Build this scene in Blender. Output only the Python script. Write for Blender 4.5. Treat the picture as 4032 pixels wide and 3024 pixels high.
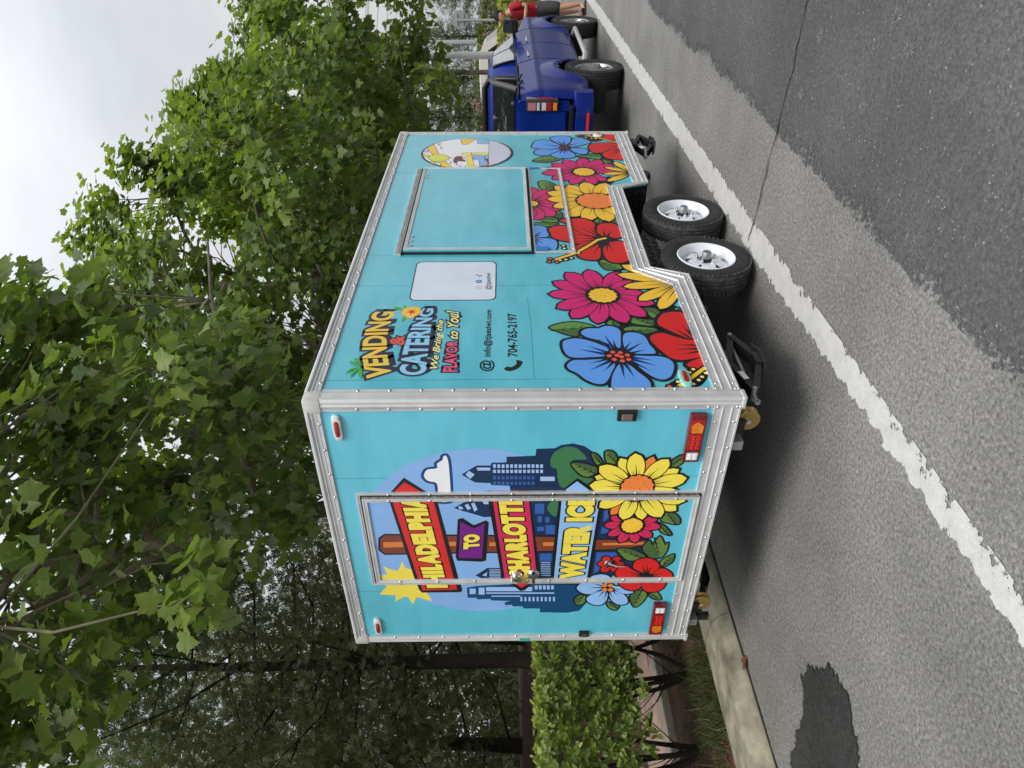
import bpy, bmesh, math, random
import numpy as np
from mathutils import Vector, Matrix, noise
from mathutils.geometry import tessellate_polygon

for o in list(bpy.data.objects): bpy.data.objects.remove(o)
SC = bpy.context.scene
COL = SC.collection

# ------------------------------------------------------------------ camera (a phone held on its side: world up points to picture left)
YAW, PITCH, ROLL = 0.64236, -0.00807, -0.00649
CAM_POS = Vector((2.0970, -2.6782, 1.6269))
fw = Vector((-math.sin(YAW)*math.cos(PITCH), math.cos(YAW)*math.cos(PITCH), math.sin(PITCH)))
r0 = Vector((math.cos(YAW), math.sin(YAW), 0.0)); u0 = r0.cross(fw)
rr = r0*math.cos(ROLL)+u0*math.sin(ROLL); uu = -r0*math.sin(ROLL)+u0*math.cos(ROLL)
cam = bpy.data.cameras.new('camera'); cam.lens = 24.925; cam.sensor_width = 36.0; cam.clip_start = 0.05; cam.clip_end = 3000
cam_ob = bpy.data.objects.new('camera', cam); COL.objects.link(cam_ob)
cam_ob.matrix_world = Matrix(((-uu.x, rr.x, -fw.x, CAM_POS.x), (-uu.y, rr.y, -fw.y, CAM_POS.y), (-uu.z, rr.z, -fw.z, CAM_POS.z), (0, 0, 0, 1)))
SC.camera = cam_ob
SC.render.resolution_x = 1024; SC.render.resolution_y = 768

# ------------------------------------------------------------------ sky, sun, exposure
SUN_EL, SUN_AZ = math.radians(54), math.radians(42)      # azimuth measured from -Y towards +X
sun_dir = Vector((math.sin(SUN_AZ)*math.cos(SUN_EL), -math.cos(SUN_AZ)*math.cos(SUN_EL), math.sin(SUN_EL)))
W = bpy.data.worlds.new('World'); SC.world = W; W.use_nodes = True
nt = W.node_tree; nt.nodes.clear()
wo = nt.nodes.new('ShaderNodeOutputWorld'); bg = nt.nodes.new('ShaderNodeBackground')
sky = nt.nodes.new('ShaderNodeTexSky'); sky.sky_type = 'NISHITA'; sky.sun_disc = False
sky.sun_elevation = SUN_EL; sky.sun_rotation = math.atan2(sun_dir.x, sun_dir.y)
sky.air_density = 1.0; sky.dust_density = 4.0; sky.ozone_density = 1.0
hsv = nt.nodes.new('ShaderNodeHueSaturation'); hsv.inputs['Saturation'].default_value = 0.20; hsv.inputs['Value'].default_value = 0.55
tc = nt.nodes.new('ShaderNodeTexCoord'); mp = nt.nodes.new('ShaderNodeMapping'); mp.inputs['Scale'].default_value = (1.2, 1.2, 3.2)
nz = nt.nodes.new('ShaderNodeTexNoise'); nz.inputs['Scale'].default_value = 1.5; nz.inputs['Detail'].default_value = 5; nz.inputs['Roughness'].default_value = 0.5
cr = nt.nodes.new('ShaderNodeValToRGB')
cr.color_ramp.elements[0].position = 0.32; cr.color_ramp.elements[0].color = (6.1, 6.45, 7.15, 1)
cr.color_ramp.elements[1].position = 0.68; cr.color_ramp.elements[1].color = (9.4, 9.5, 9.7, 1)
mx = nt.nodes.new('ShaderNodeMix'); mx.data_type = 'RGBA'; mx.inputs['Factor'].default_value = 0.86
L = nt.links.new
L(tc.outputs['Generated'], mp.inputs['Vector']); L(mp.outputs['Vector'], nz.inputs['Vector']); L(nz.outputs['Fac'], cr.inputs['Fac'])
L(sky.outputs['Color'], hsv.inputs['Color']); L(hsv.outputs['Color'], mx.inputs[6]); L(cr.outputs['Color'], mx.inputs[7])
# overcast dome: brighter towards the zenith
sx = nt.nodes.new('ShaderNodeSeparateXYZ'); L(tc.outputs['Generated'], sx.inputs[0])
gr = nt.nodes.new('ShaderNodeMapRange'); gr.inputs['From Min'].default_value = 0.0; gr.inputs['From Max'].default_value = 1.0; gr.inputs['To Min'].default_value = 0.62; gr.inputs['To Max'].default_value = 2.3
pw = nt.nodes.new('ShaderNodeMath'); pw.operation = 'POWER'; pw.inputs[1].default_value = 2.2; mxz = nt.nodes.new('ShaderNodeMath'); mxz.operation = 'MAXIMUM'; mxz.inputs[1].default_value = 0.0
L(sx.outputs[2], mxz.inputs[0]); L(mxz.outputs[0], pw.inputs[0]); L(pw.outputs[0], gr.inputs['Value'])
mg = nt.nodes.new('ShaderNodeMix'); mg.data_type = 'RGBA'; mg.blend_type = 'MULTIPLY'; mg.inputs['Factor'].default_value = 1.0
L(mx.outputs[2], mg.inputs[6]); L(gr.outputs[0], mg.inputs[7])
L(mg.outputs[2], bg.inputs['Color']); bg.inputs['Strength'].default_value = 0.090; L(bg.outputs[0], wo.inputs[0])
sun = bpy.data.lights.new('sun', 'SUN'); sun.energy = 1.5; sun.angle = math.radians(25); sun.color = (1.0, 0.96, 0.90)
sun_ob = bpy.data.objects.new('sun', sun); COL.objects.link(sun_ob); sun_ob.rotation_euler = (-sun_dir).to_track_quat('-Z', 'Y').to_euler()
vs = SC.view_settings; vs.view_transform = 'Standard'; vs.look = 'None'; vs.gamma = 1.0; vs.use_curve_mapping = False
vs.exposure = 0.50

# ------------------------------------------------------------------ helpers
def lin(r, g, b):
    f = lambda c: (c/255/12.92) if c/255 <= 0.04045 else ((c/255+0.055)/1.055)**2.4
    return (f(r), f(g), f(b))
MATS = {}
def mat(name, col, rough=0.5, metal=0.0, var=0.0, vscale=6.0, bump=0.0, bscale=40.0, spec=0.5, coat=0.0, stretch=None, col2=None, detail=4):
    """Principled material; colour wanders between col and col2 (or darker/lighter col) with noise; fine bump."""
    if name in MATS: return MATS[name]
    m = bpy.data.materials.new(name); m.use_nodes = True; MATS[name] = m
    n = m.node_tree.nodes; l = m.node_tree.links.new
    b = n['Principled BSDF']; b.inputs['Roughness'].default_value = rough; b.inputs['Metallic'].default_value = metal
    b.inputs['Specular IOR Level'].default_value = spec
    if coat: b.inputs['Coat Weight'].default_value = coat; b.inputs['Coat Roughness'].default_value = 0.04
    b.inputs['Base Color'].default_value = (*col, 1)
    vec = None
    if var or bump or col2:
        t = n.new('ShaderNodeTexCoord'); mpp = n.new('ShaderNodeMapping'); l(t.outputs['Object'], mpp.inputs['Vector'])
        if stretch: mpp.inputs['Scale'].default_value = stretch
        vec = mpp.outputs['Vector']
    if var or col2:
        no = n.new('ShaderNodeTexNoise'); no.inputs['Scale'].default_value = vscale; no.inputs['Detail'].default_value = detail; l(vec, no.inputs['Vector'])
        ra = n.new('ShaderNodeValToRGB'); ra.color_ramp.elements[0].position = 0.3; ra.color_ramp.elements[1].position = 0.7
        c2 = col2 if col2 else tuple(min(1, c*(1+var)) for c in col)
        c1 = col if col2 else tuple(c*(1-var) for c in col)
        ra.color_ramp.elements[0].color = (*c1, 1); ra.color_ramp.elements[1].color = (*c2, 1)
        l(no.outputs['Fac'], ra.inputs['Fac']); l(ra.outputs['Color'], b.inputs['Base Color'])
    if bump:
        n2 = n.new('ShaderNodeTexNoise'); n2.inputs['Scale'].default_value = bscale; n2.inputs['Detail'].default_value = 3; l(vec, n2.inputs['Vector'])
        bp = n.new('ShaderNodeBump'); bp.inputs['Strength'].default_value = bump; bp.inputs['Distance'].default_value = 0.01
        l(n2.outputs['Fac'], bp.inputs['Height']); l(bp.outputs['Normal'], b.inputs['Normal'])
    return m

class MB:
    """collects shapes into one mesh"""
    def __init__(s): s.v = []; s.f = []; s.m = []
    def add(s, vs, fs, mi=0):
        k = len(s.v); s.v += [tuple(v) for v in vs]; s.f += [tuple(i+k for i in f) for f in fs]; s.m += [mi]*len(fs); return s
    def box(s, c, d, mi=0, rot=None):
        hx, hy, hz = d[0]/2, d[1]/2, d[2]/2
        vs = [Vector((x, y, z)) for x in (-hx, hx) for y in (-hy, hy) for z in (-hz, hz)]
        if rot: vs = [rot @ v for v in vs]
        c = Vector(c); vs = [v+c for v in vs]
        return s.add(vs, [(0,1,3,2),(4,6,7,5),(0,4,5,1),(2,3,7,6),(0,2,6,4),(1,5,7,3)], mi)
    def bar(s, a, b, w, h, mi=0, up=(0,0,1)):
        a, b = Vector(a), Vector(b); d = (b-a); ln = d.length; d.normalize(); upv = Vector(up)
        if abs(d.dot(upv)) > .98: upv = Vector((1, 0, 0))
        x = d.cross(upv).normalized(); z = x.cross(d)
        M = Matrix((x, d, z)).transposed()
        return s.box((a+b)/2, (w, ln, h), mi, M)
    def tube(s, path, rad, n=8, mi=0, cap=True):
        P = [Vector(p) for p in path]; R = rad if isinstance(rad, (list, tuple)) else [rad]*len(P)
        vs = []; fs = []; ref = None
        for i, p in enumerate(P):
            t = (P[min(i+1, len(P)-1)]-P[max(i-1, 0)]).normalized()
            if ref is None: ref = t.orthogonal().normalized()
            ref = (ref - t*ref.dot(t))
            if ref.length < 1e-5: ref = t.orthogonal()
            ref.normalize(); b = t.cross(ref)
            for k in range(n):
                a = 2*math.pi*k/n; vs.append(p+(ref*math.cos(a)+b*math.sin(a))*R[i])
        for i in range(len(P)-1):
            for k in range(n):
                k2 = (k+1) % n; fs.append((i*n+k, i*n+k2, (i+1)*n+k2, (i+1)*n+k))
        if cap: fs.append(tuple(range(n-1, -1, -1))); fs.append(tuple((len(P)-1)*n+k for k in range(n)))
        return s.add(vs, fs, mi)
    def lathe(s, prof, c, axis='x', n=32, mi=0, sgn=1, mis=None):
        """prof: (r, h) pairs along the axis"""
        c = Vector(c); vs = []; fs = []
        for r, h in prof:
            for k in range(n):
                a = 2*math.pi*k/n; p = (r*math.cos(a), r*math.sin(a), h*sgn)
                v = {'x': (p[2], p[0], p[1]), 'y': (p[0], p[2], p[1]), 'z': (p[0], p[1], p[2])}[axis]
                vs.append(Vector(v)+c)
        k0 = len(s.f)
        for i in range(len(prof)-1):
            for k in range(n):
                k2 = (k+1) % n; fs.append((i*n+k, i*n+k2, (i+1)*n+k2, (i+1)*n+k))
        s.add(vs, fs, mi)
        if mis:
            for i in range(len(prof)-1):
                for k in range(n): s.m[k0+i*n+k] = mis[i]
        return s
    def prism(s, poly, d, plane='yz', at=0.0, mi=0):
        """2D polygon extruded by d along the plane's normal, from `at`"""
        def P(p, h): return {'yz': (h, p[0], p[1]), 'xz': (p[0], h, p[1]), 'xy': (p[0], p[1], h)}[plane]
        n = len(poly); tri = tessellate_polygon([[Vector((p[0], p[1], 0)) for p in poly]])
        vs = [P(p, at) for p in poly]+[P(p, at+d) for p in poly]
        fs = [tuple(t) for t in tri]+[tuple(i+n for i in reversed(t)) for t in tri]
        fs += [(i, (i+1) % n, n+(i+1) % n, n+i) for i in range(n)]
        return s.add(vs, fs, mi)
    def build(s, name, mats, parent=None, smooth=False, bevel=0.0, recalc=True):
        me = bpy.data.meshes.new(name); me.from_pydata(s.v, [], s.f)
        if not isinstance(mats, (list, tuple)): mats = [mats]
        for m in mats: me.materials.append(m)
        me.polygons.foreach_set('material_index', s.m)
        if recalc or bevel:
            bm = bmesh.new(); bm.from_mesh(me)
            if bevel:
                bmesh.ops.remove_doubles(bm, verts=bm.verts, dist=1e-5)
                ed = [e for e in bm.edges if len(e.link_faces) == 2 and e.calc_face_angle(0) > 0.6]
                bmesh.ops.bevel(bm, geom=ed, offset=bevel, segments=2, affect='EDGES', profile=0.6, clamp_overlap=True)
            bmesh.ops.recalc_face_normals(bm, faces=bm.faces); bm.to_mesh(me); bm.free()
        if smooth: smooth_mesh(me)
        me.update()
        return link(name, me, parent)
def smooth_mesh(me, ang=40):
    me.polygons.foreach_set('use_smooth', [True]*len(me.polygons))
    try: me.set_sharp_from_angle(angle=math.radians(ang))
    except Exception: pass
def link(name, data, parent=None):
    o = bpy.data.objects.new(name, data); COL.objects.link(o)
    if parent is not None: set_parent(o, parent)
    return o
def wloc(o):
    return o.matrix_basis.copy() if o.parent is None else wloc(o.parent) @ o.matrix_parent_inverse @ o.matrix_basis
def set_parent(o, p):
    o.parent = p; o.matrix_parent_inverse = wloc(p).inverted()
def tag(o, label=None, cat=None, group=None, kind=None):
    if label: o['label'] = label
    if cat: o['category'] = cat
    if group: o['group'] = group
    if kind: o['kind'] = kind
    return o
def thing(name, label, cat, loc=(0, 0, 0), group=None):
    o = bpy.data.objects.new(name, None); COL.objects.link(o); o.location = loc; o.empty_display_size = 0.2
    return tag(o, label, cat, group)
def instance(name, me, loc, parent, rot=None, scale=None):
    o = bpy.data.objects.new(name, me); COL.objects.link(o); o.location = loc
    if rot: o.rotation_euler = rot
    if scale: o.scale = scale
    set_parent(o, parent); return o
def catmull(pts, k=5):
    n = len(pts); out = []
    for i in range(n):
        p0, p1, p2, p3 = (Vector(pts[(i+j-1) % n]) for j in range(4))
        for q in range(k):
            t = q/k
            out.append(tuple(0.5*((2*p1)+(p2-p0)*t+(2*p0-5*p1+4*p2-p3)*t*t+(3*p1-p0-3*p2+p3)*t*t*t)))
    return out
def grow(pts, d):
    """offset a closed outline outward"""
    n = len(pts); A = sum(pts[i][0]*pts[(i+1) % n][1]-pts[(i+1) % n][0]*pts[i][1] for i in range(n)); sg = 1 if A > 0 else -1
    out = []
    for i in range(n):
        a = Vector(pts[i-1]); b = Vector(pts[i]); c = Vector(pts[(i+1) % n])
        e1 = (b-a); e2 = (c-b)
        if e1.length < 1e-7: e1 = e2
        if e2.length < 1e-7: e2 = e1
        n1 = Vector((e1.y, -e1.x)).normalized()*sg; n2 = Vector((e2.y, -e2.x)).normalized()*sg
        m = (n1+n2)
        if m.length < 0.3: m = n1
        m.normalize(); q = b+m*(d/max(0.55, m.dot(n1)))
        out.append((q.x, q.y))
    return out
# ------------------------------------------------------------------ materials of the setting
ALU = mat('brushed_aluminium', (0.74, 0.745, 0.75), 0.40, 0.45, var=0.10, vscale=9, bump=0.04, bscale=60, stretch=(1, 1, 1))
BLACK_STEEL = mat('black_painted_steel', (0.012, 0.012, 0.013), 0.45, 0.0, var=0.3, bump=0.1)
RUBBER = mat('tyre_rubber', (0.018, 0.018, 0.019), 0.75, 0, var=0.35, vscale=14, bump=0.2, bscale=60)
BLACK = mat('black_plastic', (0.010, 0.010, 0.011), 0.4)
CHROME = mat('chrome', (0.75, 0.75, 0.76), 0.12, 1.0)
CONC = mat('kerb_concrete', (0.13, 0.118, 0.084), 0.92, 0, vscale=5, bump=0.7, bscale=90, col2=(0.40, 0.37, 0.275), detail=12, stretch=(1.6, 1.1, 1.6))

def asphalt_mat(name, dark, light, scale, bump, blotch=0.35, chips=0.0):
    m = bpy.data.materials.new(name); m.use_nodes = True; n = m.node_tree.nodes; l = m.node_tree.links.new
    b = n['Principled BSDF']; b.inputs['Roughness'].default_value = 0.88; b.inputs['Specular IOR Level'].default_value = 0.3
    t = n.new('ShaderNodeTexCoord')
    v = n.new('ShaderNodeTexVoronoi'); v.inputs['Scale'].default_value = scale; l(t.outputs['Object'], v.inputs['Vector'])
    v2 = n.new('ShaderNodeTexNoise'); v2.inputs['Scale'].default_value = scale*0.45; v2.inputs['Detail'].default_value = 6; v2.inputs['Roughness'].default_value = 0.75; l(t.outputs['Object'], v2.inputs['Vector'])
    big = n.new('ShaderNodeTexNoise'); big.inputs['Scale'].default_value = 0.9; big.inputs['Detail'].default_value = 6; big.inputs['Roughness'].default_value = 0.6; l(t.outputs['Object'], big.inputs['Vector'])
    r1 = n.new('ShaderNodeValToRGB'); r1.color_ramp.elements[0].position = 0.36; r1.color_ramp.elements[1].position = 0.66
    r1.color_ramp.elements[0].color = (*dark, 1); r1.color_ramp.elements[1].color = (*light, 1)
    l(v2.outputs['Fac'], r1.inputs['Fac'])
    stone = n.new('ShaderNodeMix'); stone.data_type = 'RGBA'; stone.blend_type = 'MULTIPLY'; stone.inputs['Factor'].default_value = 0.7
    r2 = n.new('ShaderNodeValToRGB'); r2.color_ramp.elements[0].color = (0.55, 0.55, 0.55, 1); r2.color_ramp.elements[1].color = (1.3, 1.28, 1.25, 1)
    l(v.outputs['Color'], r2.inputs['Fac']); l(r1.outputs['Color'], stone.inputs[6]); l(r2.outputs['Color'], stone.inputs[7])
    m2 = n.new('ShaderNodeMix'); m2.data_type = 'RGBA'; m2.blend_type = 'MULTIPLY'; m2.inputs['Factor'].default_value = 1.0
    r3 = n.new('ShaderNodeValToRGB'); r3.color_ramp.elements[0].position = 0.3; r3.color_ramp.elements[1].position = 0.72
    r3.color_ramp.elements[0].color = (1-blotch, 1-blotch, 1-blotch, 1); r3.color_ramp.elements[1].color = (1.1, 1.1, 1.1, 1)
    l(big.outputs['Fac'], r3.inputs['Fac']); l(stone.outputs[2], m2.inputs[6]); l(r3.outputs['Color'], m2.inputs[7])
    last = m2.outputs[2]
    if chips:
        v3 = n.new('ShaderNodeTexNoise'); v3.inputs['Scale'].default_value = 55; v3.inputs['Detail'].default_value = 4; l(t.outputs['Object'], v3.inputs['Vector'])
        r4 = n.new('ShaderNodeValToRGB'); r4.color_ramp.elements[0].position = 0.66; r4.color_ramp.elements[1].position = 0.74
        l(v3.outputs['Fac'], r4.inputs['Fac'])
        m3 = n.new('ShaderNodeMix'); m3.data_type = 'RGBA'; m3.inputs[7].default_value = (chips, chips*0.97, chips*0.9, 1)
        l(r4.outputs['Color'], m3.inputs['Factor']); l(last, m3.inputs[6]); last = m3.outputs[2]
    l(last, b.inputs['Base Color'])
    bp = n.new('ShaderNodeBump'); bp.inputs['Strength'].default_value = bump; bp.inputs['Distance'].default_value = 0.012
    l(v2.outputs['Fac'], bp.inputs['Height']); l(bp.outputs['Normal'], b.inputs['Normal'])
    return m
ASPH = asphalt_mat('old_asphalt', (0.125, 0.122, 0.117), (0.36, 0.35, 0.333), 130, 0.7)
ASPH_DARK = asphalt_mat('sealed_asphalt', (0.066, 0.067, 0.069), (0.128, 0.128, 0.129), 120, 0.35, 0.34, chips=0.34)
WET = asphalt_mat('wet_asphalt', (0.020, 0.020, 0.021), (0.075, 0.073, 0.072), 130, 0.8, 0.4)
WET.node_tree.nodes['Principled BSDF'].inputs['Roughness'].default_value = 0.42
SOIL = mat('brown_soil', (0.045, 0.026, 0.016), 0.95, 0, bump=0.8, bscale=30, col2=(0.11, 0.062, 0.038), vscale=7, detail=9)
LAND = mat('far_ground', (0.07, 0.065, 0.04), 0.95, 0, col2=(0.10, 0.11, 0.05), vscale=0.3)

def strip_sheet(name, xs, ys, z, m, parent=None):
    b = MB(); nx, ny = len(xs), len(ys)
    b.add([(x, y, z) for y in ys for x in xs], [(j*nx+i, j*nx+i+1, (j+1)*nx+i+1, (j+1)*nx+i) for j in range(ny-1) for i in range(nx-1)])
    return b.build(name, m, parent, recalc=False)
ground = strip_sheet('ground', [-900, 900], [-900, 900], -0.03, LAND); tag(ground, kind='structure')
road = strip_sheet('road', [-2.33, 9.0], [-60, 260], 0.0, ASPH); tag(road, kind='structure')
rng = random.Random(5)
# darker resurfaced lane with a ragged edge
edge = []; y = -12.0
while y < 120:
    edge.append((0.74+rng.uniform(-0.018, 0.018)+0.02*math.sin(y*0.9), y)); y += 0.06 if y < 8 else 1.5
b = MB(); n = len(edge)
b.add([(x, y, 0.004) for x, y in edge]+[(9.0, y, 0.004) for x, y in edge], [(i, i+n, i+n+1, i+1) for i in range(n-1)])
lane = b.build('resurfaced_lane', ASPH_DARK, road, recalc=False)
uvl = lane.data.uv_layers.new(name='UVMap')
for lp in lane.data.loops: uvl.data[lp.index].uv = (0.0 if lp.vertex_index < len(edge) else 8.2, 0.0)
nn_ = ASPH_DARK.node_tree.nodes; ll_ = ASPH_DARK.node_tree.links.new
uvn = nn_.new('ShaderNodeUVMap'); sp_ = nn_.new('ShaderNodeSeparateXYZ'); ll_(uvn.outputs['UV'], sp_.inputs[0])
tcn = nn_.new('ShaderNodeTexCoord'); fn = nn_.new('ShaderNodeTexNoise'); fn.inputs['Scale'].default_value = 34; fn.inputs['Detail'].default_value = 7; fn.inputs['Roughness'].default_value = 0.8; ll_(tcn.outputs['Object'], fn.inputs['Vector'])
f2 = nn_.new('ShaderNodeTexNoise'); f2.inputs['Scale'].default_value = 2.2; f2.inputs['Detail'].default_value = 3; ll_(tcn.outputs['Object'], f2.inputs['Vector'])
# the seal coat thins out in specks towards its edge
m1 = nn_.new('ShaderNodeMath'); m1.operation = 'MULTIPLY_ADD'; m1.inputs[1].default_value = 1.5; ll_(sp_.outputs[0], m1.inputs[0]); ll_(fn.outputs['Fac'], m1.inputs[2])
m2 = nn_.new('ShaderNodeMath'); m2.operation = 'MULTIPLY_ADD'; m2.inputs[1].default_value = 0.55; ll_(f2.outputs['Fac'], m2.inputs[0]); ll_(m1.outputs[0], m2.inputs[2])
st_ = nn_.new('ShaderNodeMapRange'); st_.inputs['From Min'].default_value = 0.79; st_.inputs['From Max'].default_value = 0.86; ll_(m2.outputs[0], st_.inputs['Value']); ll_(st_.outputs[0], nn_['Principled BSDF'].inputs['Alpha'])

# worn white edge line
m = bpy.data.materials.new('worn_road_paint'); m.use_nodes = True; n = m.node_tree.nodes; l = m.node_tree.links.new
pb = n['Principled BSDF']; pb.inputs['Roughness'].default_value = 0.8
t = n.new('ShaderNodeTexCoord'); uvn = n.new('ShaderNodeUVMap')
vor = n.new('ShaderNodeTexVoronoi'); vor.feature = 'DISTANCE_TO_EDGE'; vor.inputs['Scale'].default_value = 34
nn = n.new('ShaderNodeTexNoise'); nn.inputs['Scale'].default_value = 9; nn.inputs['Detail'].default_value = 8; nn.inputs['Roughness'].default_value = 0.65
nd = n.new('ShaderNodeTexNoise'); nd.inputs['Scale'].default_value = 22; nd.inputs['Detail'].default_value = 3
warp = n.new('ShaderNodeMix'); warp.data_type = 'RGBA'; warp.blend_type = 'ADD'; warp.inputs['Factor'].default_value = 0.11
l(t.outputs['Object'], nd.inputs['Vector']); l(t.outputs['Object'], warp.inputs[6]); l(nd.outputs['Color'], warp.inputs[7])
l(warp.outputs[2], vor.inputs['Vector']); l(t.outputs['Object'], nn.inputs['Vector'])
crk = n.new('ShaderNodeValToRGB'); crk.color_ramp.elements[0].position = 0.0; crk.color_ramp.elements[1].position = 0.09
crk.color_ramp.elements[0].color = (0.54, 0.53, 0.50, 1); crk.color_ramp.elements[1].color = (0.62, 0.61, 0.585, 1)
l(vor.outputs['Distance'], crk.inputs['Fac'])
dirt = n.new('ShaderNodeMix'); dirt.data_type = 'RGBA'; dirt.blend_type = 'MULTIPLY'; dirt.inputs['Factor'].default_value = 0.45
l(crk.outputs['Color'], dirt.inputs[6]); l(nn.outputs['Fac'], dirt.inputs[7]); l(dirt.outputs[2], pb.inputs['Base Color'])
sep = n.new('ShaderNodeSeparateXYZ'); l(uvn.outputs['UV'], sep.inputs[0])
# edge distance (u: 0..1 across, v: metres along) plus noise decides where paint is left
e1 = n.new('ShaderNodeMath'); e1.operation = 'PINGPONG'; e1.inputs[1].default_value = 0.5; l(sep.outputs[0], e1.inputs[0])
e2 = n.new('ShaderNodeMath'); e2.operation = 'MULTIPLY_ADD'; e2.inputs[1].default_value = 1.6; e2.inputs[2].default_value = -0.02; l(e1.outputs[0], e2.inputs[0])
wear = n.new('ShaderNodeMath'); wear.operation = 'MULTIPLY_ADD'; wear.inputs[1].default_value = 2.0; wear.inputs[2].default_value = -0.90; l(nn.outputs['Fac'], wear.inputs[0])
sm = n.new('ShaderNodeMath'); sm.operation = 'ADD'; l(e2.outputs[0], sm.inputs[0]); l(wear.outputs[0], sm.inputs[1])
# a peeled stretch on the kerb side, near the camera
ln = n.new('ShaderNodeMapRange'); ln.inputs['From Min'].default_value = -2.2; ln.inputs['From Max'].default_value = 1.7; ln.inputs['To Min'].default_value = 1.3; ln.inputs['To Max'].default_value = 0.0; l(sep.outputs[1], ln.inputs['Value'])
um = n.new('ShaderNodeMath'); um.operation = 'SUBTRACT'; um.inputs[0].default_value = 1.0; l(sep.outputs[0], um.inputs[1])
pm = n.new('ShaderNodeMath'); pm.operation = 'MULTIPLY'; l(um.outputs[0], pm.inputs[0]); l(ln.outputs[0], pm.inputs[1])
sm2 = n.new('ShaderNodeMath'); sm2.operation = 'SUBTRACT'; l(sm.outputs[0], sm2.inputs[0]); l(pm.outputs[0], sm2.inputs[1])
st = n.new('ShaderNodeMapRange'); st.inputs['From Min'].default_value = 0.06; st.inputs['From Max'].default_value = 0.11; l(sm2.outputs[0], st.inputs['Value'])
l(st.outputs[0], pb.inputs['Alpha'])
bp = n.new('ShaderNodeBump'); bp.inputs['Strength'].default_value = 0.5; bp.inputs['Distance'].default_value = 0.004; l(vor.outputs['Distance'], bp.inputs['Height']); l(bp.outputs['Normal'], pb.inputs['Normal'])
PAINT = m
ys = [-5, -2, 0, 2, 4, 8, 14, 25, 60, 140]
b = MB(); cx = lambda y: 0.105-0.0165*y if y < 14 else -0.126-0.004*(y-14)
b.add([(cx(y)-0.105, y, 0.004) for y in ys]+[(cx(y)+0.105, y, 0.004) for y in ys], [(i, i+len(ys), i+len(ys)+1, i+1) for i in range(len(ys)-1)])
lnob = b.build('edge_line', PAINT, road, recalc=False)
uvl = lnob.data.uv_layers.new(name='UVMap')
for lp in lnob.data.loops:
    vi = lp.vertex_index; uvl.data[lp.index].uv = (0 if vi < len(ys) else 1, ys[vi % len(ys)])

# the crack across the road and the wet stain by the kerb
CRACK = mat('crack_dirt', (0.030, 0.026, 0.021), 0.95, var=0.4, vscale=30)
pts = [(0.03, 1.66), (0.12, 1.65), (0.35, 1.622), (0.55, 1.62), (0.765, 1.576), (0.955, 1.587), (1.14, 1.545), (1.29, 1.565), (1.6, 1.56), (2.3, 1.63), (3.2, 1.55)]
fine = []
for (x0, y0), (x1, y1) in zip(pts[:-1], pts[1:]):
    k = max(2, int((x1-x0)/0.03))
    for i in range(k): xx_ = x0+(x1-x0)*i/k; fine.append((xx_, y0+(y1-y0)*i/k+rng.uniform(-0.006, 0.006)+0.022*noise.noise(Vector((xx_*11, 0, 5)))))
b = MB(); n = len(fine)
wd = [0.002+0.007*max(0, 0.45+noise.noise(Vector((x*7, 3, 1)))) for x, _ in fine]
b.add([(x, y-w, 0.0085) for (x, y), w in zip(fine, wd)]+[(x, y+w, 0.0085) for (x, y), w in zip(fine, wd)], [(i, i+1, i+1+n, i+n) for i in range(n-1)])
b.build('crack', CRACK, road, recalc=False)
st_pts = [(-1.527, -0.528), (-1.40, -0.56), (-1.286, -0.611), (-1.20, -0.69), (-1.139, -0.776), (-1.13, -0.90), (-1.20, -1.02), (-1.285, -1.10), (-1.36, -1.30), (-1.70, -1.5), (-2.15, -1.3), (-2.17, -0.86), (-2.049, -0.725), (-1.90, -0.70), (-1.78, -0.67), (-1.673, -0.658), (-1.60, -0.60)]
sp = catmull(st_pts, 22); jag = []
for (x, y) in sp:
    k = noise.noise(Vector((x*9, y*9, 0)))*0.05+noise.noise(Vector((x*30, y*30, 3)))*0.05+rng.uniform(-.012,.012)
    d = Vector((x+1.7, y+0.98)).normalized(); jag.append((x+d.x*k, y+d.y*k))
tri = tessellate_polygon([[Vector((p[0], p[1], 0)) for p in jag]])
b = MB(); b.add([(x, y, 0.0085) for x, y in jag], [tuple(t) for t in tri]); ws = b.build('wet_patch', WET, road, recalc=False)
ws['label'] = 'dark damp patch on the grey asphalt beside the kerb'
# faint round tyre-scrub marks on the resurfaced lane
SCUFF = mat('dusty_scuff', (0.17, 0.17, 0.17), 0.95, var=0.3, vscale=40)
for (x, y, r_) in [(1.35, 1.28, .05), (1.56, 0.55, .055), (1.47, 0.38, .06), (0.92, 2.2, .05), (1.05, 1.35, .04), (1.18, 0.62, .045)]:
    b = MB()
    for k in range(16):
        a = k*math.tau/16+rng.uniform(-.1, .1); r1 = r_*rng.uniform(.15, .4); r2 = r_*rng.uniform(.75, 1.0); w = 0.0022
        d = Vector((math.cos(a), math.sin(a), 0)); q = Vector((-d.y, d.x, 0))*w; c = Vector((x, y, 0.0082))
        b.add([c+d*r1-q, c+d*r1+q, c+d*r2+q*.6, c+d*r2-q*.6], [(0, 1, 2, 3)])
    b.build('scuff_mark', SCUFF, road, recalc=False)

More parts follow.
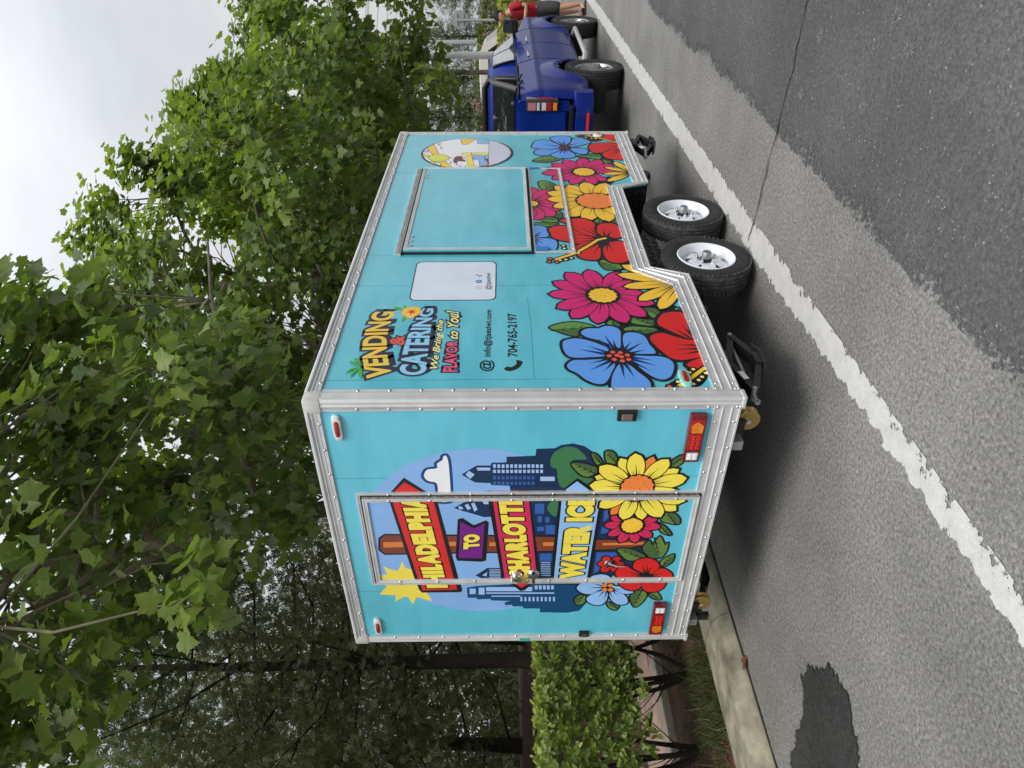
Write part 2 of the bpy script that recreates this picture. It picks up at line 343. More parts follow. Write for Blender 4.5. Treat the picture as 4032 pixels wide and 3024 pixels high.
# gutter, kerb stones, verge, path, earth bank
GUT = asphalt_mat('gutter_asphalt', (0.12, 0.115, 0.105), (0.30, 0.29, 0.27), 160, 0.3, 0.3)
b = MB(); gut = [(-2.33, 0.004), (-2.05, 0.004)]
ge = []; y = -6.0
while y < 30: ge.append((-1.86+0.08*noise.noise(Vector((y*1.7, 0, 0)))+0.03*noise.noise(Vector((y*9, 0, 0))), y)); y += 0.08
nE = len(ge); b.add([(-2.33, yy, 0.004) for _, yy in ge]+[(x, yy, 0.004) for x, yy in ge]+[(x+0.02, yy, -0.001) for x, yy in ge], [(i, i+nE, i+nE+1, i+1) for i in range(nE-1)]+[(nE+i, 2*nE+i, 2*nE+i+1, nE+i+1) for i in range(nE-1)])
b.build('smooth_gutter', GUT, road, recalc=False)
kerb = thing('kerb', None, None); tag(kerb, kind='structure')
prof = [(-2.325, -0.05), (-2.330, 0.010), (-2.345, 0.035), (-2.385, 0.085), (-2.43, 0.112), (-2.50, 0.122), (-2.72, 0.130), (-2.735, 0.120), (-2.74, -0.05)]
def kerb_stone(y0, y1):
    b = MB(); k = len(prof); ys = np.linspace(y0, y1, max(2, int((y1-y0)/0.1)))
    for y in ys:
        for (x, z) in prof:
            w = noise.noise(Vector((x*6, y*5, z*6)))*0.006
            b.v.append((x+w, y, z+w*0.6))
    for j in range(len(ys)-1):
        for i in range(k-1): b.f.append((j*k+i, j*k+i+1, (j+1)*k+i+1, (j+1)*k+i)); b.m.append(0)
    b.f.append(tuple(range(k))); b.m.append(0); b.f.append(tuple((len(ys)-1)*k+i for i in range(k))); b.m.append(0)
    return b.build('kerb_stone', CONC, kerb, smooth=True)
y = -6.45
while y < 60:
    L_ = 2.3 if y < 12 else 8; kerb_stone(y+0.006, y+L_-0.006); y += L_
# thin dirty seam between kerb and road
b = MB(); ge = []; y = -6.0
while y < 30: ge.append((0.012+0.012*noise.noise(Vector((y*3, 7, 0)))+0.006*rng.random(), y)); y += 0.07
nE = len(ge); b.add([(-2.334, yy, 0.0125) for _, yy in ge]+[(-2.328+w+0.002, yy, 0.0125) for w, yy in ge], [(i, i+nE, i+nE+1, i+1) for i in range(nE-1)])
b.build('gutter_dirt', CRACK, road, recalc=False)

def land_z(x, y):
    """height of the ground behind the kerb"""
    if x > 9.0: z = -0.03
    elif x > -4.2: z = 0.09
    elif x > -5.6: z = 0.12
    else:
        t_ = min(1, (-5.6-x)/4.0); z = 0.12+1.25*t_*t_*(3-2*t_)*(1.0 if y < 12 else max(0.25, 1-(y-12)/14))
    return z
xs = np.concatenate([np.linspace(-60, -14, 12), np.linspace(-13, -2.739, 46)]); ys = np.concatenate([np.linspace(-30, -8, 8), np.linspace(-7, 16, 70), np.linspace(18, 120, 22)])
b = MB(); nx = len(xs)
for y in ys:
    for x in xs: b.v.append((x, y, land_z(x, y)-0.012+(0.035*noise.noise(Vector((x*1.7, y*1.7, 0)))+0.015*noise.noise(Vector((x*6, y*6, 0))))*(0.5 if x > -5.6 else 1.6)))
for j in range(len(ys)-1):
    for i in range(nx-1): b.f.append((j*nx+i, j*nx+i+1, (j+1)*nx+i+1, (j+1)*nx+i)); b.m.append(0)
terr = b.build('terrain', SOIL, smooth=True, recalc=False); tag(terr, kind='structure')
# path of pinkish slabs with a pale edging
path = thing('path', None, None); tag(path, kind='structure')
SLABS = [mat('pink_slab_%s' % k, c, 0.85, var=0.18, vscale=9, bump=0.3, bscale=50) for k, c in zip('abc', [(0.42, 0.29, 0.25), (0.36, 0.25, 0.21), (0.47, 0.34, 0.29)])]
b = MB().box((0, 0, 0), (0.290, 0.59, 0.06)); tmp = b.build('paving_slab', SLABS[0], bevel=0.006); slab_me = [tmp.data.copy() for _ in range(3)]
for k in range(3): slab_me[k].materials.clear(); slab_me[k].materials.append(SLABS[k])
bpy.data.objects.remove(tmp)
for j in range(-6, 12):
    for i in range(4):
        instance('paving_slab', slab_me[rng.randrange(3)], (-4.62-i*0.3, j*0.6+(0.3 if i % 2 else 0), 0.115+rng.uniform(-.004, .004)), path)
far_path = strip_sheet('path_surface', [-5.67, -4.47], [7.3, 110], 0.135, SLABS[0], path)
EDG = mat('pale_edging', (0.50, 0.46, 0.38), 0.9, var=0.2, vscale=8, bump=0.4)
b = MB().box((0, 0, 0), (0.12, 0.99, 0.13)); tmp = b.build('edging_stone', EDG, bevel=0.01); em = tmp.data; bpy.data.objects.remove(tmp)
for j in range(-5, 20): instance('edging_stone', em, (-4.39, j*1.0, 0.11), path)
# ------------------------------------------------------------------ the food trailer
ZB, ZT, TW, TL = 0.488, 2.600, 1.98, 4.08      # box bottom, top, width, length; rear right corner stands at x=0, y=0
def teal_mat():
    m = bpy.data.materials.new('turquoise_paint'); m.use_nodes = True; n = m.node_tree.nodes; l = m.node_tree.links.new
    b = n['Principled BSDF']; b.inputs['Roughness'].default_value = 0.30; b.inputs['Specular IOR Level'].default_value = 0.5
    b.inputs['Coat Weight'].default_value = 0.7; b.inputs['Coat Roughness'].default_value = 0.06
    t = n.new('ShaderNodeTexCoord'); mp_ = n.new('ShaderNodeMapping'); mp_.inputs['Scale'].default_value = (1, 1, 3.0); l(t.outputs['Object'], mp_.inputs['Vector'])
    no = n.new('ShaderNodeTexNoise'); no.inputs['Scale'].default_value = 2.3; no.inputs['Detail'].default_value = 6; no.inputs['Roughness'].default_value = 0.55; l(mp_.outputs[0], no.inputs['Vector'])
    r = n.new('ShaderNodeValToRGB'); r.color_ramp.elements[0].position = 0.32; r.color_ramp.elements[1].position = 0.7
    r.color_ramp.elements[0].color = (0.10, 0.52, 0.66, 1); r.color_ramp.elements[1].color = (0.13, 0.595, 0.745, 1)
    l(no.outputs['Fac'], r.inputs['Fac']); l(r.outputs['Color'], b.inputs['Base Color'])
    # gently wavy sheet
    n2 = n.new('ShaderNodeTexNoise'); n2.inputs['Scale'].default_value = 3.0; n2.inputs['Detail'].default_value = 2; l(t.outputs['Object'], n2.inputs['Vector'])
    n3 = n.new('ShaderNodeTexNoise'); n3.inputs['Scale'].default_value = 120; n3.inputs['Detail'].default_value = 2; l(t.outputs['Object'], n3.inputs['Vector'])
    a_ = n.new('ShaderNodeMath'); a_.operation = 'MULTIPLY_ADD'; a_.inputs[1].default_value = 0.02; l(n3.outputs['Fac'], a_.inputs[0]); l(n2.outputs['Fac'], a_.inputs[2])
    bp = n.new('ShaderNodeBump'); bp.inputs['Strength'].default_value = 0.16; bp.inputs['Distance'].default_value = 0.06; l(a_.outputs[0], bp.inputs['Height']); l(bp.outputs['Normal'], b.inputs['Normal'])
    rr_ = n.new('ShaderNodeMapRange'); rr_.inputs['To Min'].default_value = 0.16; rr_.inputs['To Max'].default_value = 0.34; l(no.outputs['Fac'], rr_.inputs['Value']); l(rr_.outputs[0], b.inputs['Roughness'])
    return m
TEAL = teal_mat(); MATS['teal'] = TEAL
ALU_P = mat('pale_cast_corner', (0.66, 0.65, 0.62), 0.55, 0.25, var=0.12, vscale=20)
GASKET = mat('rubber_gasket', (0.012, 0.012, 0.013), 0.6)
WHITE_RIM = mat('white_rim_paint', (0.78, 0.81, 0.87), 0.3, 0, var=0.04, vscale=8, coat=0.4)
DIAMOND = mat('black_tread_plate', (0.016, 0.017, 0.018), 0.35, 0.2, var=0.3)
GALV = mat('galvanised_steel', (0.34, 0.35, 0.35), 0.5, 0.7, var=0.2)
GOLD = mat('zinc_passivated_brass', (0.50, 0.36, 0.14), 0.35, 0.8, var=0.2, vscale=20)
LENS_RED = mat('red_lens', (0.36, 0.008, 0.008), 0.12, 0, var=0.3, vscale=60, coat=0.8)
LENS_DARKRED = mat('dark_red_lens', (0.16, 0.004, 0.006), 0.12, coat=0.8)
LENS_BRIGHT = mat('bright_red_reflector', (0.75, 0.03, 0.02), 0.25, var=0.3, vscale=90)
LENS_AMBER = mat('amber_lens', (0.80, 0.22, 0.01), 0.15, var=0.25, vscale=70, coat=0.8)
LENS_CLEAR = mat('clear_reflector', (0.80, 0.80, 0.82), 0.1, 0.3, coat=0.8)

trailer = thing('food_trailer', 'turquoise food trailer painted with big flowers, standing on four white-rimmed wheels', 'trailer', (-0.99, 2.04, 0))
SIDE = [(0.02, 0.50), (1.20, 0.50), (1.335, 0.76), (2.695, 0.76), (2.79, 0.50), (TL-0.02, 0.50), (TL-0.02, ZT-0.02), (0.02, ZT-0.02)]
wall_r = MB().prism(SIDE, -0.03, 'yz', -0.008).build('side_wall', TEAL, trailer)
wall_l = MB().prism(SIDE, 0.03, 'yz', -TW+0.008).build('side_wall', TEAL, trailer)
wall_b = MB().prism([(-TW+0.04, 0.50), (-0.04, 0.50), (-0.04, ZT-0.02), (-TW+0.04, ZT-0.02)], 0.03, 'xz', 0.008).build('rear_wall', TEAL, trailer)
wall_f = MB().prism([(-TW+0.04, 0.50), (-0.04, 0.50), (-0.04, ZT-0.02), (-TW+0.04, ZT-0.02)], -0.03, 'xz', TL-0.008).build('front_wall', TEAL, trailer)
MB().box((-TW/2, TL/2, ZT-0.008), (TW-0.05, TL-0.05, 0.02)).build('roof', ALU_P, trailer)
fl = MB().box((-TW/2, 0.60, 0.515), (TW-0.08, 1.10, 0.03)); fl.box((-TW/2, 3.42, 0.515), (TW-0.08, 1.22, 0.03)); fl.box((-TW/2, 2.0, 0.775), (TW-0.08, 1.33, 0.02)); fl.build('floor', BLACK_STEEL, trailer)

# rivet, shared
b = MB().lathe([(0.0, 0.0058), (0.0040, 0.0052), (0.0070, 0.0030), (0.0085, 0.0)], (0, 0, 0), 'z', 10)
tmp = b.build('rivet', mat('rivet_steel', (0.62, 0.62, 0.63), 0.22, 0.85), smooth=True); RIVET = tmp.data; bpy.data.objects.remove(tmp)
def rivet(p, nrm, parent):
    q = Vector(nrm).to_track_quat('Z', 'Y').to_euler(); instance('rivet', RIVET, p, parent, rot=q)

# rails: a ribbed strip between an outer and an inner edge line
RIBS = [(0.0, 0.0), (0.0, 1.0), (0.07, 1.0), (0.09, 0.72), (0.30, 0.72), (0.32, 1.25), (0.345, 1.25), (0.36, 0.72), (0.64, 0.72), (0.66, 1.25), (0.685, 1.25), (0.70, 0.72), (0.93, 0.72), (0.95, 1.0), (1.0, 1.0), (1.0, 0.0)]
def rail(name, segs, P3, parent, th=0.012, prof=RIBS, mt=ALU):
    """segs: list of (outer0, outer1, inner0, inner1) quads in the wall plane"""
    b = MB()
    for o0, o1, i0, i1 in segs:
        k = len(b.v); n = len(prof)
        for (a, c) in ((o0, i0), (o1, i1)):
            for t_, h in prof: b.v.append(P3(a[0]+(c[0]-a[0])*t_, a[1]+(c[1]-a[1])*t_, h*th))
        for i in range(n-1): b.f.append((k+i, k+i+1, k+n+i+1, k+n+i)); b.m.append(0)
        b.f.append(tuple(k+i for i in range(n))); b.m.append(0); b.f.append(tuple(k+n+i for i in range(n))); b.m.append(0)
    return b.build(name, mt, parent)
PR = lambda y, z, h: (-0.008+h, y, z)          # right side
PL = lambda y, z, h: (-TW+0.008-h, y, z)       # left side
PB = lambda x, z, h: (x, 0.008-h, z)           # rear
PF = lambda x, z, h: (x, TL-0.008+h, z)        # front
lo = [(0.07, 0.485), (1.257, 0.485), (1.352, 0.708), (2.683, 0.708), (2.795, 0.485), (TL-0.05, 0.485)]
hi = [(0.07, 0.612), (1.125, 0.612), (1.315, 0.828), (2.712, 0.828), (2.785+0.02, 0.604), (TL-0.05, 0.606)]
lo2 = [(2.683, 0.708), (2.795, 0.485)]
segs = [(lo[0], lo[1], hi[0], hi[1]), (lo[1], lo[2], hi[1], hi[2]), (lo[2], lo[3], hi[2], hi[3])]
for Pm in (PR, PL):
    for k_, s_ in enumerate(segs+[((2.683, 0.708), (2.790, 0.490), (2.712, 0.828), (2.788, 0.604)), ((2.795, 0.485), (TL-0.05, 0.485), (2.788, 0.606), (TL-0.05, 0.606))]):
        rb = rail('bottom_rail', [s_], Pm, trailer)
        if Pm is PR:
            (a0, a1, c0, c1) = [Vector(q) for q in s_]
            ln_ = (a1-a0).length; nr = max(1, int(ln_/0.20))
            for i in range(nr+1):
                t_ = (i+0.25)/(nr+0.5); o_ = a0.lerp(a1, t_); q_ = c0.lerp(c1, t_)
                for s__ in (0.16, 0.84):
                    p_ = o_.lerp(q_, s__); rivet((-0.008+0.012*0.72, p_.x, p_.y), (1, 0, 0), rb)
rb = rail('bottom_rail', [((-TW+0.05, 0.485), (-0.055, 0.485), (-TW+0.05, 0.612), (-0.055, 0.618))], PB, trailer)
for i in range(11):
    for z_ in (0.505, 0.598): rivet((-0.15-i*0.17, 0.008-0.012*0.72, z_), (0, -1, 0), rb)
rail('bottom_rail', [((-TW+0.05, 0.485), (-0.05, 0.485), (-TW+0.05, 0.612), (-0.05, 0.612))], PF, trailer)
TOPR = [(0.0, 0.0), (0.0, 1.5), (0.10, 1.9), (0.22, 1.9), (0.27, 1.0), (0.34, 0.9), (0.38, 1.35), (0.45, 1.35), (0.48, 0.75), (0.70, 0.75), (0.72, 0.95), (0.75, 0.75), (0.97, 0.75), (1.0, 0.6), (1.0, 0.0)]
for Pm, a, c in ((PR, 0.06, TL-0.05), (PL, 0.06, TL-0.05), (PB, -TW+0.05, -0.06), (PF, -TW+0.05, -0.05)):
    rb = rail('top_trim', [((a, ZT+0.006), (c, ZT+0.006), (a, ZT-0.068), (c, ZT-0.068))], Pm, trailer, prof=TOPR)
    if Pm in (PR, PB):
        nn_ = int(abs(c-a)/0.165)
        for i in range(nn_):
            s_ = a+(c-a)*(i+0.5)/nn_; p_ = Pm(s_, ZT-0.055, 0.012*0.75); rivet(p_, (1, 0, 0) if Pm is PR else (0, -1, 0), rb)
MB().box((-TW/2, TL/2, ZT+0.004), (TW-0.01, TL-0.01, 0.012)).build('roof_edge', ALU, trailer, bevel=0.004)

def corner(name, x0, y0, sx, sy, fx, fy, z0, z1, parent):
    """folded corner trim: flange fx wide along x, fy along y, rounded bead at the arris; sx, sy point inwards"""
    prof = [(fx, 0.0), (fx, 0.009), (fx-0.022, 0.010), (fx-0.026, 0.013), (fx-0.036, 0.013), (fx-0.040, 0.010)]
    pts = []
    for (d, h) in prof: pts.append((d, -h+0.008))
    for k in range(7):
        a = math.pi/2*k/6; R_ = 0.016
        pts.append((R_-0.006-R_*math.sin(a), R_-0.006-R_*math.cos(a)))
    for (d, h) in [(fy-0.045, 0.010), (fy-0.040, 0.013), (fy-0.030, 0.013), (fy-0.026, 0.010), (fy, 0.009), (fy, 0.0)]: pts.append((-h+0.008, d))
    pts += [(0.02, fy), (0.02, 0.02), (fx, 0.02)]
    poly = [(x0+sx*p[0], y0+sy*p[1]) for p in pts]
    b = MB(); n = len(poly)
    b.v = [(p[0], p[1], z0) for p in poly]+[(p[0], p[1], z1) for p in poly]
    b.f = [(i, (i+1) % n, n+(i+1) % n, n+i) for i in range(n)]+[tuple(range(n-1, -1, -1)), tuple(range(n, 2*n))]; b.m = [0]*len(b.f)
    return b.build(name, ALU, parent, smooth=True)
for (x0, y0, sx, sy, fx, fy) in ((0, 0, -1, 1, 0.066, 0.088), (-TW, 0, 1, 1, 0.062, 0.062), (0, TL, -1, -1, 0.06, 0.06), (-TW, TL, 1, -1, 0.06, 0.06)):
    ct = corner('corner_trim', x0, y0, sx, sy, fx, fy, 0.484, ZT-0.075, trailer)
    if y0 == 0:
        for i in range(13):
            z_ = 2.35-i*0.155
            rivet((x0+sx*(fx-0.012), -0.002, z_), (0, -1, 0), ct)
            if x0 == 0: rivet((0.002, fy-0.012, z_), (1, 0, 0), ct)
        for z_ in (0.60, 0.505):
            rivet((x0+sx*(fx-0.012), -0.002, z_), (0, -1, 0), ct)
            if x0 == 0: rivet((0.002, fy-0.012, z_), (1, 0, 0), ct)
    elif x0 == 0:
        for i in range(11): rivet((0.002, y0-fy+0.012, 2.35-i*0.17), (1, 0, 0), ct)
    cx_, cy_ = x0+sx*0.034, y0+sy*0.034
    MB().box((cx_, cy_, ZT-0.034), (0.084, 0.092, 0.088)).build('corner_cap', ALU_P, trailer, smooth=True, bevel=0.014)
    MB().box((cx_-sx*0.008, cy_-sy*0.008, 0.478), (0.07, 0.07, 0.02)).build('corner_foot', ALU, trailer, bevel=0.006)

# rear door with its two frames
DX0, DX1, DZ0, DZ1 = -1.372, -0.648, 0.588, 2.408
door = MB().box(((DX0+DX1)/2, 0.003, (DZ0+DZ1)/2), (DX1-DX0, 0.016, DZ1-DZ0)).build('rear_door', TEAL, trailer)
def frame(name, x0, x1, z0, z1, w, th, base, P3, mt, parent):
    FR = [(0.0, 0.0), (0.0, 1.0), (0.3, 1.0), (0.34, 0.75), (0.95, 0.7), (1.0, 0.5), (1.0, 0.0)]
    P4 = lambda a, c, h: P3(a, c, base+h)
    o = [(x0, z0), (x1, z0), (x1, z1), (x0, z1)]; i = [(x0+w, z0+w), (x1-w, z0+w), (x1-w, z1-w), (x0+w, z1-w)]
    obs = []
    for k in range(4): obs.append(rail(name, [(o[k], o[(k+1) % 4], i[k], i[(k+1) % 4])], P4, parent, th=th, prof=FR, mt=mt))
    return obs
f1 = frame('door_surround', -1.392, -0.624, 0.572, 2.432, 0.024, 0.014, 0.0, PB, ALU, trailer)
frame('door_gasket', -1.374, -0.643, 0.586, 2.412, 0.014, 0.010, 0.006, PB, GASKET, door)
f2 = frame('door_trim', -1.366, -0.655, 0.594, 2.402, 0.027, 0.012, 0.013, PB, ALU, door)
for fr_, off in ((f1, 0.012), (f2, 0.008)):
    for (x_, fi) in ((-1.380 if fr_ is f1 else -1.350, 3), (-0.636 if fr_ is f1 else -0.672, 1)):
        for i in range(8): rivet((x_, 0.008-(0.0125 if fr_ is f1 else 0.0235), 0.72+i*0.22), (0, -1, 0), fr_[fi])
# hinge side bead
MB().tube([(-0.650, -0.011, 0.60), (-0.650, -0.011, 2.40)], 0.006, 8).build('hinge', mat('old_hinge', (0.30, 0.28, 0.26), 0.6, 0.6, var=0.5, vscale=60), door)
# lock and handle
b = MB().lathe([(0.0, 0.030), (0.026, 0.028), (0.036, 0.012), (0.038, 0.0)], (-1.312, -0.006, 1.575), 'y', 20, sgn=-1); b.build('lock_cylinder', CHROME, door, smooth=True)
b = MB().lathe([(0.0, 0.018), (0.030, 0.016), (0.038, 0.006), (0.039, 0.0)], (-1.300, -0.006, 1.475), 'y', 20, sgn=-1)
b.tube([(-1.300, -0.02, 1.475), (-1.300, -0.050, 1.475), (-1.315, -0.056, 1.475), (-1.225, -0.060, 1.478), (-1.36, -0.056, 1.474)], [0.010, 0.010, 0.010, 0.009, 0.007], 10); b.build('handle', CHROME, door, smooth=True)
b = MB()
b.lathe([(0.0, 0.016), (0.013, 0.015), (0.015, 0.0)], (-1.345, -0.016, 1.565), 'y', 14, sgn=-1); b.lathe([(0.0, 0.016), (0.013, 0.015), (0.015, 0.0)], (-1.347, -0.016, 1.515), 'y', 14, sgn=-1); b.box((-1.352, -0.03, 1.535), (0.01, 0.006, 0.05)); b.build('door_keys', GOLD, door)
b = MB().box((-1.195, -0.012, 1.045), (0.045, 0.014, 0.04)); b.tube([(-1.197, -0.018, 1.04), (-1.205, -0.034, 0.99), (-1.212, -0.028, 0.945)], [0.007, 0.006, 0.005], 8); b.tube([(-1.195, -0.018, 1.06), (-1.17, -0.02, 1.05)], 0.005, 6); b.build('door_catch', CHROME, door, bevel=0.003)

# tail lights
def tail_light(x0, x1, flip):
    w = x1-x0; zc = 0.688; b = MB().box(((x0+x1)/2, -0.008, zc), (w, 0.036, 0.086))
    t = b.build('tail_light', LENS_DARKRED, trailer, smooth=True, bevel=0.012)
    U = lambda u: x1-u*w if not flip else x0+u*w                # u from the outer end
    yf = -0.0275
    b = MB().box((U(0.21), yf, zc), (w*0.27, 0.004, 0.066)); b.build('red_reflector', LENS_RED, t, bevel=0.0015)
    s_ = 1 if flip else -1
    a_ = U(0.12); e_ = U(0.34)
    b = MB().prism([(a_, zc), (a_+s_*0.022, zc+0.028), (e_, zc+0.026), (e_, zc-0.026), (a_+s_*0.022, zc-0.028)], -0.006, 'xz', yf-0.001); b.build('amber_arrow', LENS_AMBER, t)
    b = MB().box((U(0.54), yf, zc), (w*0.34, 0.004, 0.066)); b.build('red_lens', LENS_RED, t, bevel=0.0015)
    for i in range(5):
        for j in (-1, 1): MB().box((U(0.42+i*0.058), yf-0.003, zc+j*0.011-0.002), (w*0.040, 0.006, 0.014)).build('led_cell', LENS_BRIGHT, t, bevel=0.0025)
    b = MB().box((U(0.85), yf-0.001, zc), (w*0.155, 0.006, 0.058)); b.build('white_lens', LENS_CLEAR, t, bevel=0.002)
    for i in (-1, 1):
        for j in (-1, 1): MB().box((U(0.85)+i*w*0.034, yf-0.005, zc+j*0.0125), (w*0.052, 0.006, 0.020)).build('led_cell', mat('led_white', (0.9, 0.9, 0.92), 0.2, coat=0.6), t, bevel=0.003)
    return t
tail_light(-0.398, -0.088, False); tail_light(-1.898, -1.590, True)
def marker(P3, c, hw, hh, lens, body_m=LENS_CLEAR):
    body = []; K = 24
    for k in range(K):
        a = math.tau*k/K; body.append((hw*math.copysign(abs(math.cos(a))**0.5, math.cos(a)), hh*math.copysign(abs(math.sin(a))**0.6, math.sin(a))))
    b = MB(); rings = [(1.0, 0.0), (1.0, 0.010), (0.86, 0.018), (0.5, 0.019)]
    for s_, h in rings:
        for p in body: b.v.append(P3(c[0]+p[0]*s_, c[1]+p[1]*s_, h))
    for r_ in range(3):
        for k in range(K): b.f.append((r_*K+k, r_*K+(k+1) % K, (r_+1)*K+(k+1) % K, (r_+1)*K+k)); b.m.append(0)
    b.f.append(tuple(3*K+k for k in range(K))); b.m.append(0)
    t = b.build('marker_light', body_m, trailer, smooth=True)
    b = MB()
    for s_, h in [(1.0, 0.014), (1.0, 0.022), (0.7, 0.026)]:
        for p in body: b.v.append(P3(c[0]+p[0]*s_*0.60, c[1]+p[1]*s_*0.50, h))
    for r_ in range(2):
        for k in range(K): b.f.append((r_*K+k, r_*K+(k+1) % K, (r_+1)*K+(k+1) % K, (r_+1)*K+k)); b.m.append(0)
    b.f.append(tuple(2*K+k for k in range(K))); b.m.append(0)
    b.build('lens', lens, t, smooth=True)
    return t
WHITE_P = mat('white_plastic', (0.75, 0.76, 0.76), 0.3, coat=0.3); MINT = mat('mint_overpainted_plastic', (0.30, 0.68, 0.62), 0.35, var=0.2, vscale=40)
marker(PB, (-0.172, 2.462), 0.082, 0.024, LENS_RED, WHITE_P); marker(PB, (-1.815, 2.447), 0.082, 0.024, LENS_RED, WHITE_P)
marker(PR, (0.165, 0.735), 0.075, 0.028, LENS_RED, MINT); marker(PR, (3.985, 0.760), 0.035, 0.040, LENS_AMBER, WHITE_P)
# recessed latches by the corners, green tape on the left trim
for (x0, x1, z0, z1) in ((-0.132, -0.068, 0.99, 1.086), (-1.930, -1.888, 1.108, 1.172)):
    t = MB().box(((x0+x1)/2, -0.002, (z0+z1)/2), (x1-x0, 0.022, z1-z0)).build('latch', BLACK, trailer, bevel=0.005)
    MB().box(((x0+x1)/2-0.004, -0.014, (z0+z1)/2), ((x1-x0)*0.6, 0.006, (z1-z0)*0.55)).build('latch_plate', CHROME, t, bevel=0.002)
MB().box((-TW+0.018, -0.004, 1.52), (0.032, 0.006, 0.065)).build('tape_scrap', mat('green_tape', (0.05, 0.42, 0.33), 0.4), trailer)

# serving hatch and the fold-down shelf below it
HY0, HY1, HZ0, HZ1 = 1.570, 3.082, 1.455, 2.300
hatch = MB().box((0.006, (HY0+HY1)/2, (HZ0+HZ1)/2), (0.024, HY1-HY0, HZ1-HZ0)).build('serving_hatch', TEAL, trailer, bevel=0.003)
PR2 = lambda y, z, h: (0.018-0.004+h, y, z)
f3 = frame('hatch_trim', HY0+0.006, HY1-0.004, HZ0+0.004, HZ1-0.004, 0.022, 0.008, 0.004, PR2, ALU, hatch)
frame('hatch_gasket', HY0-0.016, HY1+0.014, HZ0-0.016, HZ1+0.012, 0.014, 0.018, 0.0, PR, GASKET, trailer)
hb = rail('hatch_header', [((HY0-0.03, HZ1+0.012), (HY1+0.006, HZ1+0.012), (HY0-0.03, HZ1+0.050), (HY1+0.006, HZ1+0.050))], PR, trailer, th=0.022)
for i in range(9): rivet((-0.008+0.022*0.74, 1.65+i*0.17, HZ1+0.031), (1, 0, 0), hb)
for y_ in (1.63, 1.70, 1.77, 2.86, 2.93): MB().box((0.022, y_, 2.255), (0.010, 0.022, 0.014)).build('hatch_screw', CHROME, hatch, bevel=0.003)
shelf = MB().box((0.000, 2.335, 1.318), (0.010, 1.50, 0.236)).build('fold_down_shelf', TEAL, trailer)
fs_ = frame('shelf_trim', 1.560, 3.110, 1.166, 1.436, 0.030, 0.012, 0.003, PR, ALU, shelf)
for i in range(9): rivet((-0.008+0.003+0.0095, 1.62+i*0.175, 1.174), (1, 0, 0), fs_[0])
BLUE_TAPE = mat('blue_tape', (0.02, 0.22, 0.62), 0.5)
for (y_, d_) in ((3.096, 0.018), (1.60, 0.05)): MB().box((0.012, y_, 1.385), (0.004, d_, 0.085)).build('tape_scrap', BLUE_TAPE, shelf)

# panel seams (thin open joints)
SEAM = mat('panel_joint', (0.03, 0.16, 0.18), 0.8)
def seam(a, c, P3, parent, w=0.0022):
    a, c = Vector(a), Vector(c); d = (c-a).normalized(); q = Vector((-d.y, d.x))*w*0.5
    b = MB(); b.add([P3(p.x, p.y, 0.0004) for p in (a-q, a+q, c+q, c-q)], [(0, 1, 2, 3)]); b.build('seam', SEAM, parent)
for a, c in (((0.174, 0.62), (0.174, 2.53)), ((1.136, 1.49), (1.136, 2.53)), ((1.136, 1.2), (1.136, 1.49)), ((0.174, 1.487), (0.70, 1.487)), ((0.70, 1.487), (1.0, 1.50)), ((3.05, 2.36), (3.05, 2.53)), ((1.55, 2.36), (1.55, 2.53))): seam(a, c, PR, wall_r)
for a, c in (((-0.524, 2.53), (-0.524, 0.62)), ((-1.471, 2.53), (-1.471, 0.62))): seam(a, c, PB, wall_b)

# wheels
TREAD = mat('dusty_tread', (0.055, 0.054, 0.052), 0.9, 0, var=0.5, vscale=30, bump=0.3, bscale=80)
def tyre_mesh():
    R_, r_, w = 0.297, 0.178, 0.079
    prof = [(r_, -w*0.55), (r_+0.012, -w*0.80), (r_+0.05, -w*0.98), (R_-0.040, -w*0.98), (R_-0.014, -w*0.86), (R_-0.003, -w*0.66)]
    for g in (-0.36, 0.0, 0.36):
        prof += [(R_, w*(g-0.10)), (R_-0.009, w*(g-0.07)), (R_-0.009, w*(g+0.07)), (R_, w*(g+0.10))]
    prof += [(R_-0.003, w*0.66), (R_-0.014, w*0.86), (R_-0.040, w*0.98), (r_+0.05, w*0.98), (r_+0.012, w*0.80), (r_, w*0.55)]
    b = MB().lathe(prof, (0, 0, 0), 'x', 72, mis=[1 if p[0] > R_-0.0145 and q[0] > R_-0.0145 else 0 for p, q in zip(prof[:-1], prof[1:])])
    # shoulder tread blocks
    for k in range(60):
        a = math.tau*k/60
        for s_ in (-1, 1):
            M = Matrix.Rotation(a, 3, 'X'); b.box(M @ Vector((s_*w*0.80, 0, R_-0.010)), (0.022, 0.018, 0.012), 1, M)
            M2 = Matrix.Rotation(a+0.05, 3, 'X'); b.box(M2 @ Vector((s_*w*0.20, 0, R_-0.003)), (0.016, 0.016, 0.007), 1, M2 @ Matrix.Rotation(0.5*s_, 3, 'Z'))
    t = b.build('tyre', [RUBBER, TREAD], smooth=True, recalc=False); me = t.data; bpy.data.objects.remove(t); return me
def rim_mesh():
    b = MB().lathe([(0.186, 0.062), (0.192, 0.070), (0.186, 0.075), (0.172, 0.066), (0.164, 0.046), (0.160, 0.024), (0.150, 0.014), (0.140, 0.018), (0.112, 0.042), (0.085, 0.046), (0.050, 0.038), (0.035, 0.036)], (0, 0, 0), 'x', 64)
    b.lathe([(0.164, 0.046), (0.166, -0.07), (0.178, -0.075)], (0, 0, 0), 'x', 48)
    t = b.build('rim', WHITE_RIM, smooth=True); me = t.data; bpy.data.objects.remove(t); return me
